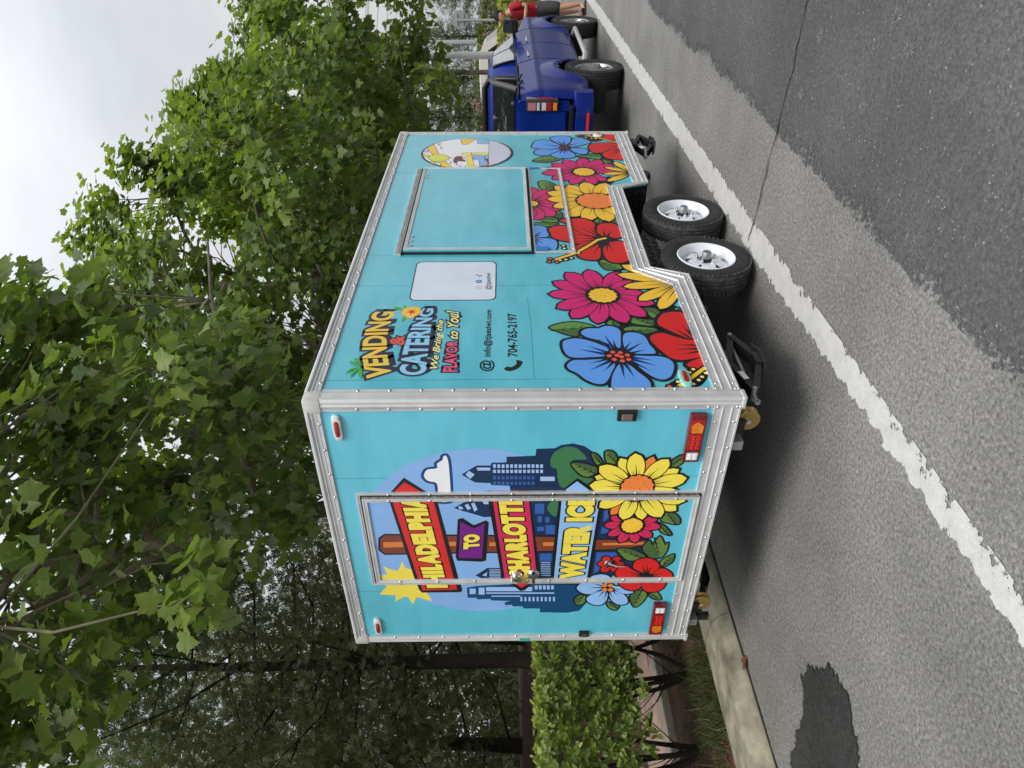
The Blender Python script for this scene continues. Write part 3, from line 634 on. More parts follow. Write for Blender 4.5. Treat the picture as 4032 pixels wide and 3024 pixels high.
def dark_slots():
    b = MB()
    for k in range(6):
        a = math.tau*k/6+0.35
        P_ = lambda r_, da, h: (h, r_*math.cos(a+da), r_*math.sin(a+da))
        b.add([P_(0.094, -0.0, 0.0515), P_(0.133, -0.15, 0.0345), P_(0.133, 0.15, 0.0345)], [(0, 1, 2)])
    t = b.build('rim_slot', BLACK, recalc=False); me = t.data; bpy.data.objects.remove(t); return me
b = MB().lathe([(0.0, 0.100), (0.026, 0.100), (0.030, 0.094), (0.030, 0.055), (0.040, 0.050), (0.042, 0.010)], (0, 0, 0), 'x', 24, mis=[0, 0, 0, 1, 1]); t = b.build('hub', [GALV, BLACK], smooth=True); HUB = t.data; bpy.data.objects.remove(t)
b = MB().lathe([(0.0, 0.062), (0.006, 0.062), (0.006, 0.044), (0.012, 0.044), (0.012, 0.016)], (0, 0, 0), 'x', 6); t = b.build('lug_nut', CHROME); NUT = t.data; bpy.data.objects.remove(t)
TYRE, RIM, SLOT = tyre_mesh(), rim_mesh(), dark_slots()
for side_ in (1, -1):
    for wy in (1.575, 2.325):
        wx = -0.105 if side_ == 1 else -TW+0.105; ry = (0, 0, 0) if side_ == 1 else (0, 0, math.pi)
        w = instance('wheel', RIM, (wx, wy, 0.297), trailer, rot=(rng.random()*6, 0, ry[2]))
        rx = w.rotation_euler.x
        for nm, me in (('tyre', TYRE), ('rim_slot', SLOT), ('hub', HUB)): instance(nm, me, (wx, wy, 0.297), w, rot=(rx, 0, ry[2]))
        for k in range(5):
            a = math.tau*k/5+rx; instance('lug_nut', NUT, (wx+0.014*side_, wy+0.060*math.cos(a), 0.297+0.060*math.sin(a)), w, rot=(0, 0, ry[2]))
# wheel well lined with tread plate, chassis, axles, springs
b = MB()
b.add([(-0.016, 1.30, 0.72), (-0.016, 2.70, 0.72), (-0.62, 2.70, 0.765), (-0.62, 1.30, 0.765)], [(0, 1, 2, 3)])
b.add([(-0.02, 2.79, 0.49), (-0.62, 2.79, 0.49), (-0.62, 2.69, 0.76), (-0.02, 2.69, 0.715)], [(0, 1, 2, 3)]); b.add([(-0.02, 1.26, 0.49), (-0.62, 1.26, 0.49), (-0.62, 1.345, 0.76), (-0.02, 1.345, 0.715)], [(0, 1, 2, 3)])
b.add([(-0.42, 1.2, 0.40), (-0.42, 2.85, 0.40), (-0.42, 2.85, 0.77), (-0.42, 1.2, 0.77)], [(0, 1, 2, 3)])
ww = b.build('wheel_well', DIAMOND, trailer)
b = MB()
for i in range(24):
    for j in range(6):
        y_ = 1.28+i*0.062; z_ = 0.42+j*0.058; M = Matrix.Rotation(0.78 if (i+j) % 2 else -0.78, 3, 'X')
        b.box((-0.417, y_, z_), (0.004, 0.046, 0.010), 0, M)
for j in range(4):
    for i in range(7):
        M = Matrix.Rotation(0.78 if (i+j) % 2 else -0.78, 3, 'Y'); t_ = j/4+0.12
        b.box((-0.07-i*0.06, 2.787-0.1*t_-0.004, 0.49+0.25*t_), (0.044, 0.004, 0.009), 0, M)
b.build('tread_ribs', mat('worn_tread_ribs', (0.05, 0.052, 0.055), 0.35, 0.4), ww)['kind'] = 'stuff'
for x_ in (-0.46, -1.52):
    MB().box((x_, 2.14, 0.455), (0.06, 3.7, 0.07)).build('chassis_beam', BLACK_STEEL, trailer, bevel=0.004)
for y_ in (0.45, 0.95, 3.1, 3.95): MB().box((-TW/2, y_, 0.462), (TW-0.12, 0.05, 0.06)).build('cross_member', BLACK_STEEL, trailer)
for y_ in (1.575, 2.325):
    MB().tube([(-0.20, y_, 0.297), (-1.78, y_, 0.297)], 0.032, 12).build('axle', BLACK_STEEL, trailer)
    for x_ in (-0.50, -1.48):
        b = MB(); pts_ = [(x_, y_-0.33, 0.40), (x_, y_-0.16, 0.345), (x_, y_, 0.335), (x_, y_+0.16, 0.345), (x_, y_+0.33, 0.40)]
        for k in range(4): b.bar(pts_[k], pts_[k+1], 0.045, 0.02)
        b.bar((x_, y_-0.12, 0.325), (x_, y_+0.12, 0.325), 0.045, 0.02); b.build('leaf_spring', BLACK_STEEL, trailer)
    MB().lathe([(0.10, 0.0), (0.105, 0.05), (0.04, 0.06)], (-0.20, y_, 0.297), 'x', 24, sgn=-1).build('brake_drum', BLACK_STEEL, trailer)
b = MB().box((-0.44, 1.02, 0.40), (0.05, 0.04, 0.10)); b.box((-0.44, 1.02, 0.345), (0.09, 0.06, 0.012)); b.build('spring_hanger', GALV, trailer)
# corner jacks, folded up
def jack(x, yc, s, parent, h=0.25):
    """scissor jack, wound up under the frame: four channel arms, screw, top pad and foot"""
    q = lambda dx, dy, z: (x+dx, yc+dy*s, z)
    top, far, near, bot = (0.0, 0.445), (h, 0.372), (-h, 0.372), (0.02, 0.275)
    b = MB()
    for (p0, p1, w) in ((top, far, 0.052), (top, near, 0.052), (far, bot, 0.062), (near, bot, 0.062)):
        b.bar(q(0, p0[0], p0[1]), q(0, p1[0], p1[1]), w, 0.012)
        for e in (-1, 1): b.bar(q(e*w*0.5, p0[0], p0[1]-0.006), q(e*w*0.5, p1[0], p1[1]-0.006), 0.005, 0.034)
    b.box(q(0, 0.02, 0.285), (0.085, 0.10, 0.035)); b.box(q(0, 0.02, 0.262), (0.105, 0.14, 0.012)); b.bar(q(0, -0.05, 0.262), q(0, -0.10, 0.285), 0.10, 0.01); b.bar(q(0, 0.09, 0.262), q(0, 0.14, 0.285), 0.10, 0.01)
    b.box(q(0, 0, 0.455), (0.09, 0.16, 0.03)); b.box(q(-0.12, 0, 0.468), (0.34, 0.10, 0.012))
    j = b.build('stabiliser_jack', mat('jack_paint', (0.022, 0.024, 0.027), 0.35, 0.3, var=0.4, vscale=20), parent, bevel=0.0015)
    MB().tube([q(0, h+0.02, 0.372), q(0, -h-0.05, 0.372)], 0.009, 8).build('screw', GALV, j)
    MB().lathe([(0.006, 0.008), (0.016, 0.008), (0.016, -0.008), (0.006, -0.008)], q(0, -h-0.065, 0.372), 'x', 12).build('crank_eye', GALV, j)
    for e, hh in ((h, 1), (-h, -1)): MB().lathe([(0.0, 0.042), (0.012, 0.042), (0.012, -0.042), (0.0, -0.042)], q(0, e, 0.372), 'x', 10).build('pivot', GALV, j)
    MB().bar(q(0.0335, -0.10, 0.408), q(0.0335, -0.165, 0.389), 0.002, 0.028).build('sticker', mat('white_sticker', (0.7, 0.7, 0.7), 0.5), j)
jack(-0.10, 0.41, 1, trailer); jack(-1.88, 0.41, 1, trailer); jack(-0.05, 3.82, 1, trailer, 0.22); jack(-1.93, 3.82, 1, trailer, 0.22)
# rear guide rollers
for x_ in (-0.20, -1.70):
    b = MB().lathe([(0.012, -0.022), (0.058, -0.022), (0.062, -0.018), (0.050, -0.004), (0.050, 0.004), (0.062, 0.018), (0.058, 0.022), (0.012, 0.022)], (x_, 0.09, 0.405), 'y', 28)
    rl = b.build('guide_roller', GOLD, trailer, smooth=True)
    for y__ in (0.115, 0.060): MB().box((x_-0.03, y__, 0.45), (0.09, 0.006, 0.06)).build('bracket', BLACK_STEEL, rl)
    MB().lathe([(0.0, 0.036), (0.012, 0.036), (0.012, -0.036), (0.0, -0.036)], (x_, 0.09, 0.405), 'y', 8).build('bolt', CHROME, rl)
    MB().box((x_-0.12, 0.16, 0.452), (0.055, 0.30, 0.055)).build('square_tube', GALV, trailer, bevel=0.003)
b = MB().bar((-1.80, 0.16, 0.46), (-1.86, 0.10, 0.36), 0.06, 0.03); b.box((-1.86, 0.09, 0.38), (0.05, 0.03, 0.10)); b.build('mudflap_bracket', BLACK_STEEL, trailer)
# A-frame drawbar with coupler and jockey wheel
b = MB(); b.bar((-0.45, 3.95, 0.45), (-0.99, 5.75, 0.45), 0.06, 0.09); b.bar((-1.53, 3.95, 0.45), (-0.99, 5.75, 0.45), 0.06, 0.09); b.bar((-0.72, 4.85, 0.45), (-1.26, 4.85, 0.45), 0.05, 0.06)
db = b.build('drawbar', BLACK_STEEL, trailer)
b = MB().bar((-0.99, 5.70, 0.46), (-0.99, 6.05, 0.47), 0.09, 0.08); b.lathe([(0.045, 0.07), (0.05, 0.0), (0.045, -0.03)], (-0.99, 6.08, 0.455), 'z', 16); b.build('coupler', GALV, db, bevel=0.004)
b = MB().tube([(-0.80, 5.1, 0.12), (-0.80, 5.1, 0.85)], 0.025, 12); b.lathe([(0.0, -0.025), (0.10, -0.025), (0.10, 0.025), (0.0, 0.025)], (-0.80, 5.1, 0.10), 'x', 20); b.build('jockey_wheel', BLACK_STEEL, db)
BLUE_NEAR = {'petals': [[(0.505,1.321),(0.531,1.286),(0.536,1.233),(0.503,1.16),(0.45,1.095),(0.408,1.077),(0.368,1.116),(0.359,1.186),(0.355,1.266),(0.375,1.304),(0.432,1.323)],[(0.596,1.216),(0.635,1.182),(0.639,1.116),(0.662,1.071),(0.65,1.024),(0.61,0.999),(0.544,1.005),(0.449,1.02),(0.455,1.048),(0.513,1.117),(0.552,1.19)],[(0.544,0.993),(0.588,0.972),(0.593,0.923),(0.565,0.88),(0.521,0.866),(0.473,0.86),(0.426,0.844),(0.391,0.845),(0.386,0.903),(0.397,0.964),(0.449,0.997)],[(0.367,0.957),(0.366,0.889),(0.36,0.821),(0.335,0.781),(0.295,0.766),(0.238,0.777),(0.182,0.804),(0.159,0.846),(0.183,0.891),(0.249,0.936),(0.317,0.964)],[(0.298,1.04),(0.288,0.997),(0.221,0.957),(0.165,0.922),(0.119,0.913),(0.066,0.933),(0.05,1.036),(0.068,1.103),(0.139,1.105),(0.222,1.083)],[(0.292,1.313),(0.33,1.279),(0.334,1.211),(0.338,1.109),(0.299,1.068),(0.222,1.094),(0.139,1.132),(0.126,1.176),(0.159,1.227),(0.215,1.266),(0.253,1.307)]],'c': (0.367,1.037),'spikes': [(0.467,1.195),(0.436,1.25),(0.3,1.203),(0.238,1.206),(0.232,1.132),(0.166,1.036),(0.174,0.983),(0.229,0.889),(0.272,0.848),(0.326,0.864),(0.427,0.882),(0.495,0.894),(0.501,0.955),(0.529,1.051),(0.573,1.09),(0.535,1.13)],'dots': [(0.403,1.066),(0.398,1.027),(0.375,0.993),(0.37,1.088),(0.373,1.047),(0.36,1.025),(0.336,1.066),(0.323,1.026),(0.335,0.991)]}
PINK_NEAR = {'c': (1.005,1.05),'tips': [(1.025,1.37),(1.175,1.335),(1.291,1.247),(1.326,1.107),(1.295,0.922),(1.181,0.856),(1.038,0.811),(0.903,0.76),(0.763,0.833),(0.695,0.954),(0.691,1.116),(0.75,1.252),(0.859,1.331)]}
YELLOW_NEAR = {'c': (1.157,0.552),'tips': [(1.39,0.885),(1.266,0.929),(1.106,0.913),(0.941,0.846),(0.841,0.739)]}
RED_NEAR = {'petals': [[(0.722,0.772),(0.768,0.749),(0.798,0.718),(0.809,0.666),(0.785,0.615),(0.606,0.621),(0.519,0.616),(0.574,0.688),(0.641,0.753),(0.675,0.777)],[(0.543,0.845),(0.575,0.819),(0.586,0.769),(0.552,0.71),(0.519,0.652),(0.508,0.607),(0.373,0.596),(0.343,0.654),(0.329,0.714),(0.345,0.767),(0.395,0.798),(0.447,0.823),(0.5,0.843)],[(0.285,0.7),(0.324,0.658),(0.343,0.603),(0.274,0.602),(0.246,0.642),(0.256,0.673)]],'lines': [[(0.663,0.719),(0.519,0.616)],[(0.674,0.65),(0.562,0.613)],[(0.472,0.714),(0.463,0.611)],[(0.425,0.74),(0.432,0.612)],[(0.379,0.709),(0.408,0.605)]],'stamen': [(0.104,0.776),(0.171,0.702),(0.26,0.611)],'dots': [(0.246,0.675),(0.18,0.645),(0.153,0.668),(0.121,0.702),(0.102,0.738),(0.14,0.774),(0.212,0.619),(0.218,0.7)],'red': [(0.102,0.824)]}
LEAVES_NEAR = [[(0.656,1.383),(0.699,1.311),(0.706,1.225),(0.662,1.14),(0.635,1.194),(0.569,1.236),(0.58,1.289),(0.62,1.346)],[(0.758,0.917),(0.734,0.847),(0.722,0.794),(0.67,0.796),(0.676,0.856),(0.7,0.92)],[(0.632,0.978),(0.66,0.919),(0.63,0.791),(0.587,0.859),(0.598,0.929)],[(0.86,0.833),(0.853,0.765),(0.804,0.745),(0.751,0.789),(0.793,0.813)],[(0.69,1.061),(0.73,1.032),(0.678,0.99),(0.661,1.022)],[(1.452,1.021),(1.467,0.977),(1.428,0.911),(1.353,0.886),(1.328,0.979),(1.384,1.014)],[(0.846,0.653),(0.864,0.627),(0.827,0.625),(0.815,0.64)]]
BLACK_NEAR = [[(0.772,1.039),(0.867,0.92),(0.915,0.786),(0.876,0.628),(0.72,0.61),(0.541,0.73),(0.543,0.848),(0.621,0.979),(0.679,1.069)],[(0.1,0.846),(0.145,0.805),(0.163,0.769),(0.256,0.706),(0.294,0.665),(0.255,0.595),(0.189,0.611),(0.116,0.66),(0.094,0.708),(0.086,0.742),(0.109,0.78),(0.087,0.827)],[(1.475,1.018),(1.473,0.835),(1.323,0.822),(1.309,0.899),(1.058,0.861),(1.045,0.797),(1.073,0.957),(1.31,0.954)]]
RED_MID = {'petals': [[(2.046,1.236),(2.101,1.169),(2.114,1.087),(2.085,1.032),(2.016,0.993),(1.935,1.007),(1.831,0.996),(1.831,1.057),(1.91,1.133),(1.998,1.188)],[(1.935,0.985),(2.002,0.966),(2.028,0.912),(2.0,0.841),(1.816,0.826),(1.791,0.901),(1.817,0.959),(1.869,0.986)],[(1.899,1.324),(1.945,1.293),(1.958,1.231),(1.944,1.17),(1.871,1.108),(1.793,1.027),(1.724,1.04),(1.707,1.15),(1.72,1.23),(1.771,1.303),(1.847,1.315)],[(1.658,1.159),(1.706,1.09),(1.705,1.015),(1.632,0.996),(1.515,1.009),(1.469,1.034),(1.47,1.092),(1.516,1.15)],[(1.705,0.961),(1.729,0.909),(1.716,0.829),(1.513,0.825),(1.444,0.845),(1.423,0.916),(1.457,0.963),(1.561,0.982)]],'c': (1.773,0.942),'spikes': [(1.871,1.175),(1.963,1.112),(1.969,1.055),(1.792,1.159),(1.725,1.159),(1.646,1.15),(1.597,1.09),(1.55,1.052),(1.549,1.0),(1.56,0.956),(1.595,0.92),(1.691,0.881),(1.778,0.837),(1.921,0.885),(1.928,0.946)],'stamen': [(1.789,0.937),(1.761,0.998),(1.669,1.072),(1.563,1.167),(1.47,1.307)],'dots': [(1.563,1.146),(1.605,1.238),(1.647,1.241),(1.46,1.274),(1.471,1.237),(1.494,1.199)],'red': [(1.482,1.339),(1.441,1.346),(1.436,1.298)]}
SUN_MID = {'c': (2.437,0.94),'r': [(2.438,1.056),(2.576,0.926)],'tips': [(2.756,1.13),(2.814,0.991),(2.795,0.826),(2.706,1.238),(2.575,1.302),(2.441,1.309),(2.289,1.271),(2.15,1.163),(2.078,1.044),(2.063,0.882),(2.181,0.789)]}
PINK_FAR = {'c': (3.05,0.975),'tips': [(2.977,1.32),(3.134,1.296),(3.249,1.223),(3.336,1.115),(3.375,0.953),(3.333,0.808),(3.214,0.719),(3.062,0.718),(2.847,0.817),(2.779,0.914),(2.781,1.093),(2.852,1.242)]}
YELLOW_FAR = {'c': (3.024,0.571),'tips': [(2.999,0.819),(3.157,0.79),(3.282,0.697),(2.838,0.805)]}
BLUE_FAR = {'petals': [[(3.684,1.382),(3.828,1.348),(3.872,1.273),(3.826,1.209),(3.714,1.135),(3.648,1.139),(3.617,1.241),(3.64,1.348)],[(3.917,1.204),(3.963,1.164),(3.974,1.074),(3.939,1.024),(3.824,1.029),(3.702,1.064),(3.713,1.106),(3.848,1.186)],[(3.779,1.029),(3.915,0.981),(3.902,0.908),(3.799,0.845),(3.744,0.901),(3.69,0.985),(3.669,1.037)],[(3.625,1.034),(3.646,0.967),(3.602,0.9),(3.518,0.901),(3.477,0.94),(3.519,0.999),(3.561,1.031)],[(3.573,1.08),(3.519,1.035),(3.436,1.013),(3.386,1.059),(3.387,1.156),(3.439,1.223),(3.5,1.205),(3.563,1.138)],[(3.544,1.366),(3.607,1.328),(3.606,1.242),(3.616,1.142),(3.584,1.129),(3.521,1.204),(3.459,1.25),(3.45,1.306),(3.481,1.354)]],'c': (3.669,1.091),'spikes': [(3.859,1.141),(3.859,1.085),(3.737,1.279),(3.564,1.273),(3.48,1.206),(3.458,1.159),(3.468,1.109),(3.499,1.079),(3.477,0.996),(3.613,0.913),(3.778,0.949),(3.835,1.01)],'dots': [(3.687,1.137),(3.709,1.107),(3.691,1.079),(3.702,1.049),(3.648,1.125),(3.637,1.097),(3.652,1.067)]}
RED_FAR = {'petals': [[(3.689,0.87),(3.754,0.827),(3.775,0.723),(3.752,0.624),(3.62,0.597),(3.557,0.656),(3.517,0.788),(3.528,0.85),(3.602,0.871)],[(3.475,0.771),(3.537,0.743),(3.589,0.673),(3.578,0.596),(3.35,0.599),(3.341,0.669),(3.362,0.736),(3.413,0.764)],[(3.993,0.705),(4.028,0.619),(3.865,0.617),(3.854,0.67),(3.912,0.715)]],'lines': [[(3.677,0.785),(3.653,0.622)],[(3.72,0.765),(3.697,0.623)],[(3.464,0.717),(3.599,0.607)],[(3.474,0.673),(3.567,0.605)]],'stamen': [(3.984,0.879),(3.947,0.778),(3.785,0.619)],'dots': [(3.937,0.876),(3.995,0.84),(3.983,0.804),(3.913,0.826),(3.901,0.79),(3.994,0.765)],'red': [(3.991,0.945)]}
LEAVES_FAR = [[(3.31,1.388),(3.415,1.307),(3.404,1.225),(3.381,1.122),(3.294,1.217),(3.275,1.3)],[(3.436,0.992),(3.486,0.897),(3.475,0.814),(3.434,0.79),(3.353,0.82),(3.394,0.906)],[(3.342,0.779),(3.312,0.728),(3.272,0.726),(3.253,0.783)],[(2.071,0.988),(2.119,0.948),(2.07,0.93),(2.036,0.951)],[(2.069,0.856),(2.111,0.833),(2.028,0.832),(2.035,0.86)]]
BLACK_FAR = [[(3.446,0.999),(3.497,0.896),(3.495,0.769),(3.352,0.709),(3.272,0.692),(3.195,0.789),(3.333,0.843),(3.375,0.977)],[(2.814,0.93),(2.953,0.778),(2.846,0.746),(2.744,0.809),(2.795,0.829),(2.745,0.905)],[(2.185,1.081),(2.24,0.828),(2.014,0.823),(1.962,0.988),(2.071,1.045),(2.101,1.169)],[(4.008,0.966),(4.031,0.874),(4.029,0.754),(3.866,0.727),(3.81,0.821),(3.914,0.885),(3.961,0.955)]]
PINK_HATCH = {'c': (2.363,1.432),'tips': [(2.683,1.428),(2.632,1.289),(2.503,1.237),(2.363,1.219),(2.244,1.223),(2.13,1.276),(2.068,1.39),(2.09,1.469),(2.459,1.514),(2.277,1.535)]}
LEAVES_HATCH = [[(2.801,1.357),(2.818,1.302),(2.715,1.224),(2.632,1.254),(2.641,1.323),(2.683,1.352)],[(2.075,1.372),(2.116,1.33),(2.088,1.256),(2.032,1.26),(2.033,1.323)],[(2.007,1.426),(2.027,1.351),(2.005,1.256),(1.972,1.292),(1.959,1.366)],[(2.194,1.262),(2.208,1.226),(2.115,1.22),(2.101,1.256)]]
BLUE_HATCH = {'petals': [[(1.953,1.439),(1.973,1.393),(1.946,1.35),(1.886,1.33),(1.796,1.335),(1.784,1.39),(1.772,1.445),(1.888,1.453)],[(1.76,1.44),(1.765,1.364),(1.752,1.304),(1.696,1.28),(1.588,1.298),(1.612,1.355),(1.589,1.409),(1.661,1.444)],[(1.785,1.45),(1.888,1.497),(1.85,1.542),(1.736,1.544),(1.698,1.502),(1.747,1.446)]],'c': (1.772,1.445),'spikes': [(1.88,1.369),(1.828,1.372),(1.734,1.36),(1.672,1.368),(1.637,1.402),(1.9,1.424)],'dots': []}
OVAL = {'c': (3.521,1.962)}
OVAL_ART = {'rays': [[(3.645,2.318),(3.757,2.267),(3.495,2.206),(3.484,2.253)],[(3.502,2.342),(3.462,2.282),(3.418,2.289),(3.44,2.333)],[(3.308,2.183),(3.318,2.139),(3.154,2.063),(3.191,2.157)],[(3.883,2.028),(3.912,1.881),(3.742,1.975),(3.76,2.007)],[(3.319,2.266),(3.308,2.221),(3.255,2.231),(3.298,2.268)]],'sun': [(3.401,2.286),(3.467,2.259),(3.489,2.204),(3.466,2.145),(3.41,2.11),(3.35,2.123),(3.318,2.173),(3.324,2.237)],'floor': [(3.865,1.768),(3.817,1.692),(3.726,1.628),(3.614,1.586),(3.521,1.573),(3.432,1.587),(3.345,1.629),(3.259,1.688),(3.206,1.765)],'bricks': [[(3.587,2.342),(3.61,2.309),(3.552,2.293),(3.53,2.333)],[(3.799,2.234),(3.805,2.207),(3.727,2.202),(3.715,2.228)],[(3.691,2.207),(3.697,2.184),(3.632,2.179),(3.626,2.202)],[(3.307,2.098),(3.307,2.079),(3.253,2.076),(3.254,2.095)],[(3.264,2.043),(3.263,2.025),(3.211,2.022),(3.211,2.041)],[(3.221,2.012),(3.221,1.993),(3.169,1.991),(3.169,2.009)],[(3.308,2.217),(3.308,2.198),(3.255,2.194),(3.255,2.213)],[(3.425,1.988),(3.425,1.969),(3.37,1.967),(3.37,1.985)],[(3.416,2.104),(3.421,2.082),(3.393,2.08),(3.388,2.103)]],'maroon': [[(3.36,2.069),(3.437,2.049),(3.436,1.996),(3.37,1.989),(3.338,1.965),(3.305,1.968),(3.317,2.024),(3.263,2.036),(3.285,2.063)],[(3.157,1.866),(3.208,1.82),(3.208,1.765),(3.368,1.768),(3.368,1.798),(3.218,1.776)]],'yellow': [[(3.436,1.958),(3.436,1.913),(3.22,1.89),(3.241,1.939)],[(3.526,2.004),(3.537,1.928),(3.447,1.917),(3.47,1.994)],[(3.21,1.96),(3.209,1.872),(3.167,1.87),(3.163,1.958)],[(3.525,1.92),(3.546,1.771),(3.479,1.77),(3.48,1.907)]],'blue': [[(3.469,1.902),(3.525,1.878),(3.524,1.832),(3.457,1.826),(3.434,1.811),(3.218,1.784),(3.209,1.839),(3.347,1.85),(3.348,1.898)],[(3.468,1.804),(3.49,1.77),(3.379,1.768),(3.379,1.798)],[(3.894,1.877),(3.868,1.772),(3.758,1.77),(3.771,1.873)]]}
TXT_SIDE = {'VENDING': [(0.205,2.193),(0.836,2.257),(0.187,2.326),(0.837,2.384)],'VMID': [(0.493,2.267),(0.495,2.398)],'CATERING': [(0.215,2.032),(0.869,2.042),(0.216,2.166),(0.87,2.11)],'CMID': [(0.491,2.039),(0.492,2.167)],'AMP': [(0.488,2.169),(0.578,2.179),(0.489,2.247),(0.579,2.259)],'WE': [(0.27,1.965),(0.742,1.967),(0.27,2.016),(0.743,2.014)],'FLAVOR': [(0.241,1.874),(0.525,1.889),(0.242,1.949),(0.525,1.943)],'TOYOU': [(0.543,1.887),(0.842,1.894),(0.543,1.937),(0.843,1.971)],'INFO': [(0.374,1.697),(0.85,1.699),(0.375,1.747),(0.851,1.744)],'AT': [(0.243,1.686),(0.345,1.687),(0.244,1.763),(0.346,1.765)],'TEL': [(0.373,1.566),(0.808,1.564),(0.374,1.62),(0.808,1.618)],'CARD': [(1.087,1.704),(1.298,1.713),(1.087,1.751),(1.298,1.753)],'PHONE': [(0.268,1.637),(0.249,1.628),(0.246,1.6),(0.27,1.564),(0.306,1.546),(0.327,1.543),(0.341,1.563),(0.335,1.575),(0.31,1.573),(0.29,1.587),(0.278,1.604),(0.282,1.613),(0.285,1.62)],'PALM': [[(0.29,2.365),(0.34,2.409),(0.364,2.408),(0.348,2.391),(0.307,2.372)],[(0.278,2.366),(0.291,2.391),(0.316,2.428),(0.336,2.434),(0.324,2.406)],[(0.266,2.364),(0.263,2.405),(0.227,2.436),(0.259,2.428),(0.279,2.398)],[(0.266,2.364),(0.25,2.384),(0.195,2.407),(0.227,2.411),(0.258,2.395)],[(0.27,2.362),(0.242,2.378),(0.211,2.369),(0.183,2.35),(0.226,2.355)]],'HIB': [(0.83,2.167),(0.866,2.216),(0.888,2.171),(0.881,2.13),(0.829,2.112),(0.794,2.13),(0.764,2.173),(0.81,2.223)],'HIBLEAF': [[(0.887,2.277),(0.882,2.239),(0.851,2.214),(0.856,2.247)],[(0.725,2.213),(0.775,2.211),(0.789,2.192),(0.745,2.192)],[(0.882,2.223),(0.908,2.21),(0.876,2.204)]],'ICON': [[(1.114,1.788),(1.188,1.79),(1.263,1.792)],[(1.114,1.811),(1.113,1.762)]]}
SKY_DISC = (-0.997,1.781,0.664)
STAR = [(-1.397,2.445),(-1.378,2.36),(-1.303,2.374),(-1.293,2.332),(-1.22,2.35),(-1.25,2.309),(-1.255,2.263),(-1.178,2.237),(-1.241,2.221),(-1.261,2.172),(-1.442,2.129),(-1.494,2.114),(-1.568,2.093),(-1.546,2.144),(-1.529,2.182),(-1.598,2.21),(-1.534,2.231),(-1.523,2.259),(-1.57,2.316),(-1.507,2.309),(-1.5,2.403),(-1.434,2.357),(-1.408,2.364)]
CLOUD = [(-0.499,2.059),(-0.465,2.04),(-0.454,1.989),(-0.423,1.987),(-0.397,1.958),(-0.372,1.951),(-0.372,1.935),(-0.432,1.927),(-0.614,1.927),(-0.683,1.93),(-0.683,1.998),(-0.614,1.994),(-0.562,1.999),(-0.546,2.04),(-0.522,2.058)]
NAVY = [[(-0.501,1.864),(-0.459,1.812),(-0.437,1.783),(-0.438,1.712),(-0.419,1.706),(-0.416,1.628),(-0.378,1.628),(-0.372,1.48),(-0.325,1.476),(-0.322,1.383),(-0.322,1.383),(-0.3,1.351),(-0.29,1.292),(-0.309,1.232),(-0.35,1.186),(-0.44,1.135),(-0.66,1.118),(-0.654,1.607),(-0.586,1.612),(-0.581,1.709),(-0.565,1.714),(-0.56,1.793),(-0.544,1.815)],[(-0.737,1.914),(-0.7,1.866),(-0.664,1.79),(-0.666,1.681),(-0.807,1.683),(-0.811,1.754),(-0.78,1.823),(-0.759,1.875)],[(-1.31,1.816),(-1.243,1.745),(-1.244,1.626),(-1.338,1.627),(-1.335,1.785)],[(-0.668,1.509),(-0.669,1.336),(-1.341,1.347),(-1.34,1.442)],[(-0.725,1.113),(-0.726,1.044),(-0.846,0.95),(-0.952,0.819),(-1.042,0.833),(-1.258,0.909),(-1.345,1.028),(-1.344,1.156),(-1.02,1.14)]]
NAVY_LEFT = [[(-1.44,1.872),(-1.426,1.813),(-1.392,1.345),(-1.383,1.224),(-1.445,1.136),(-1.592,1.14),(-1.678,1.181),(-1.699,1.254),(-1.691,1.428),(-1.653,1.426),(-1.651,1.528),(-1.629,1.535),(-1.629,1.595),(-1.612,1.601),(-1.617,1.644),(-1.585,1.644),(-1.575,1.608),(-1.568,1.726),(-1.552,1.732),(-1.556,1.811),(-1.54,1.817),(-1.539,1.872)]]
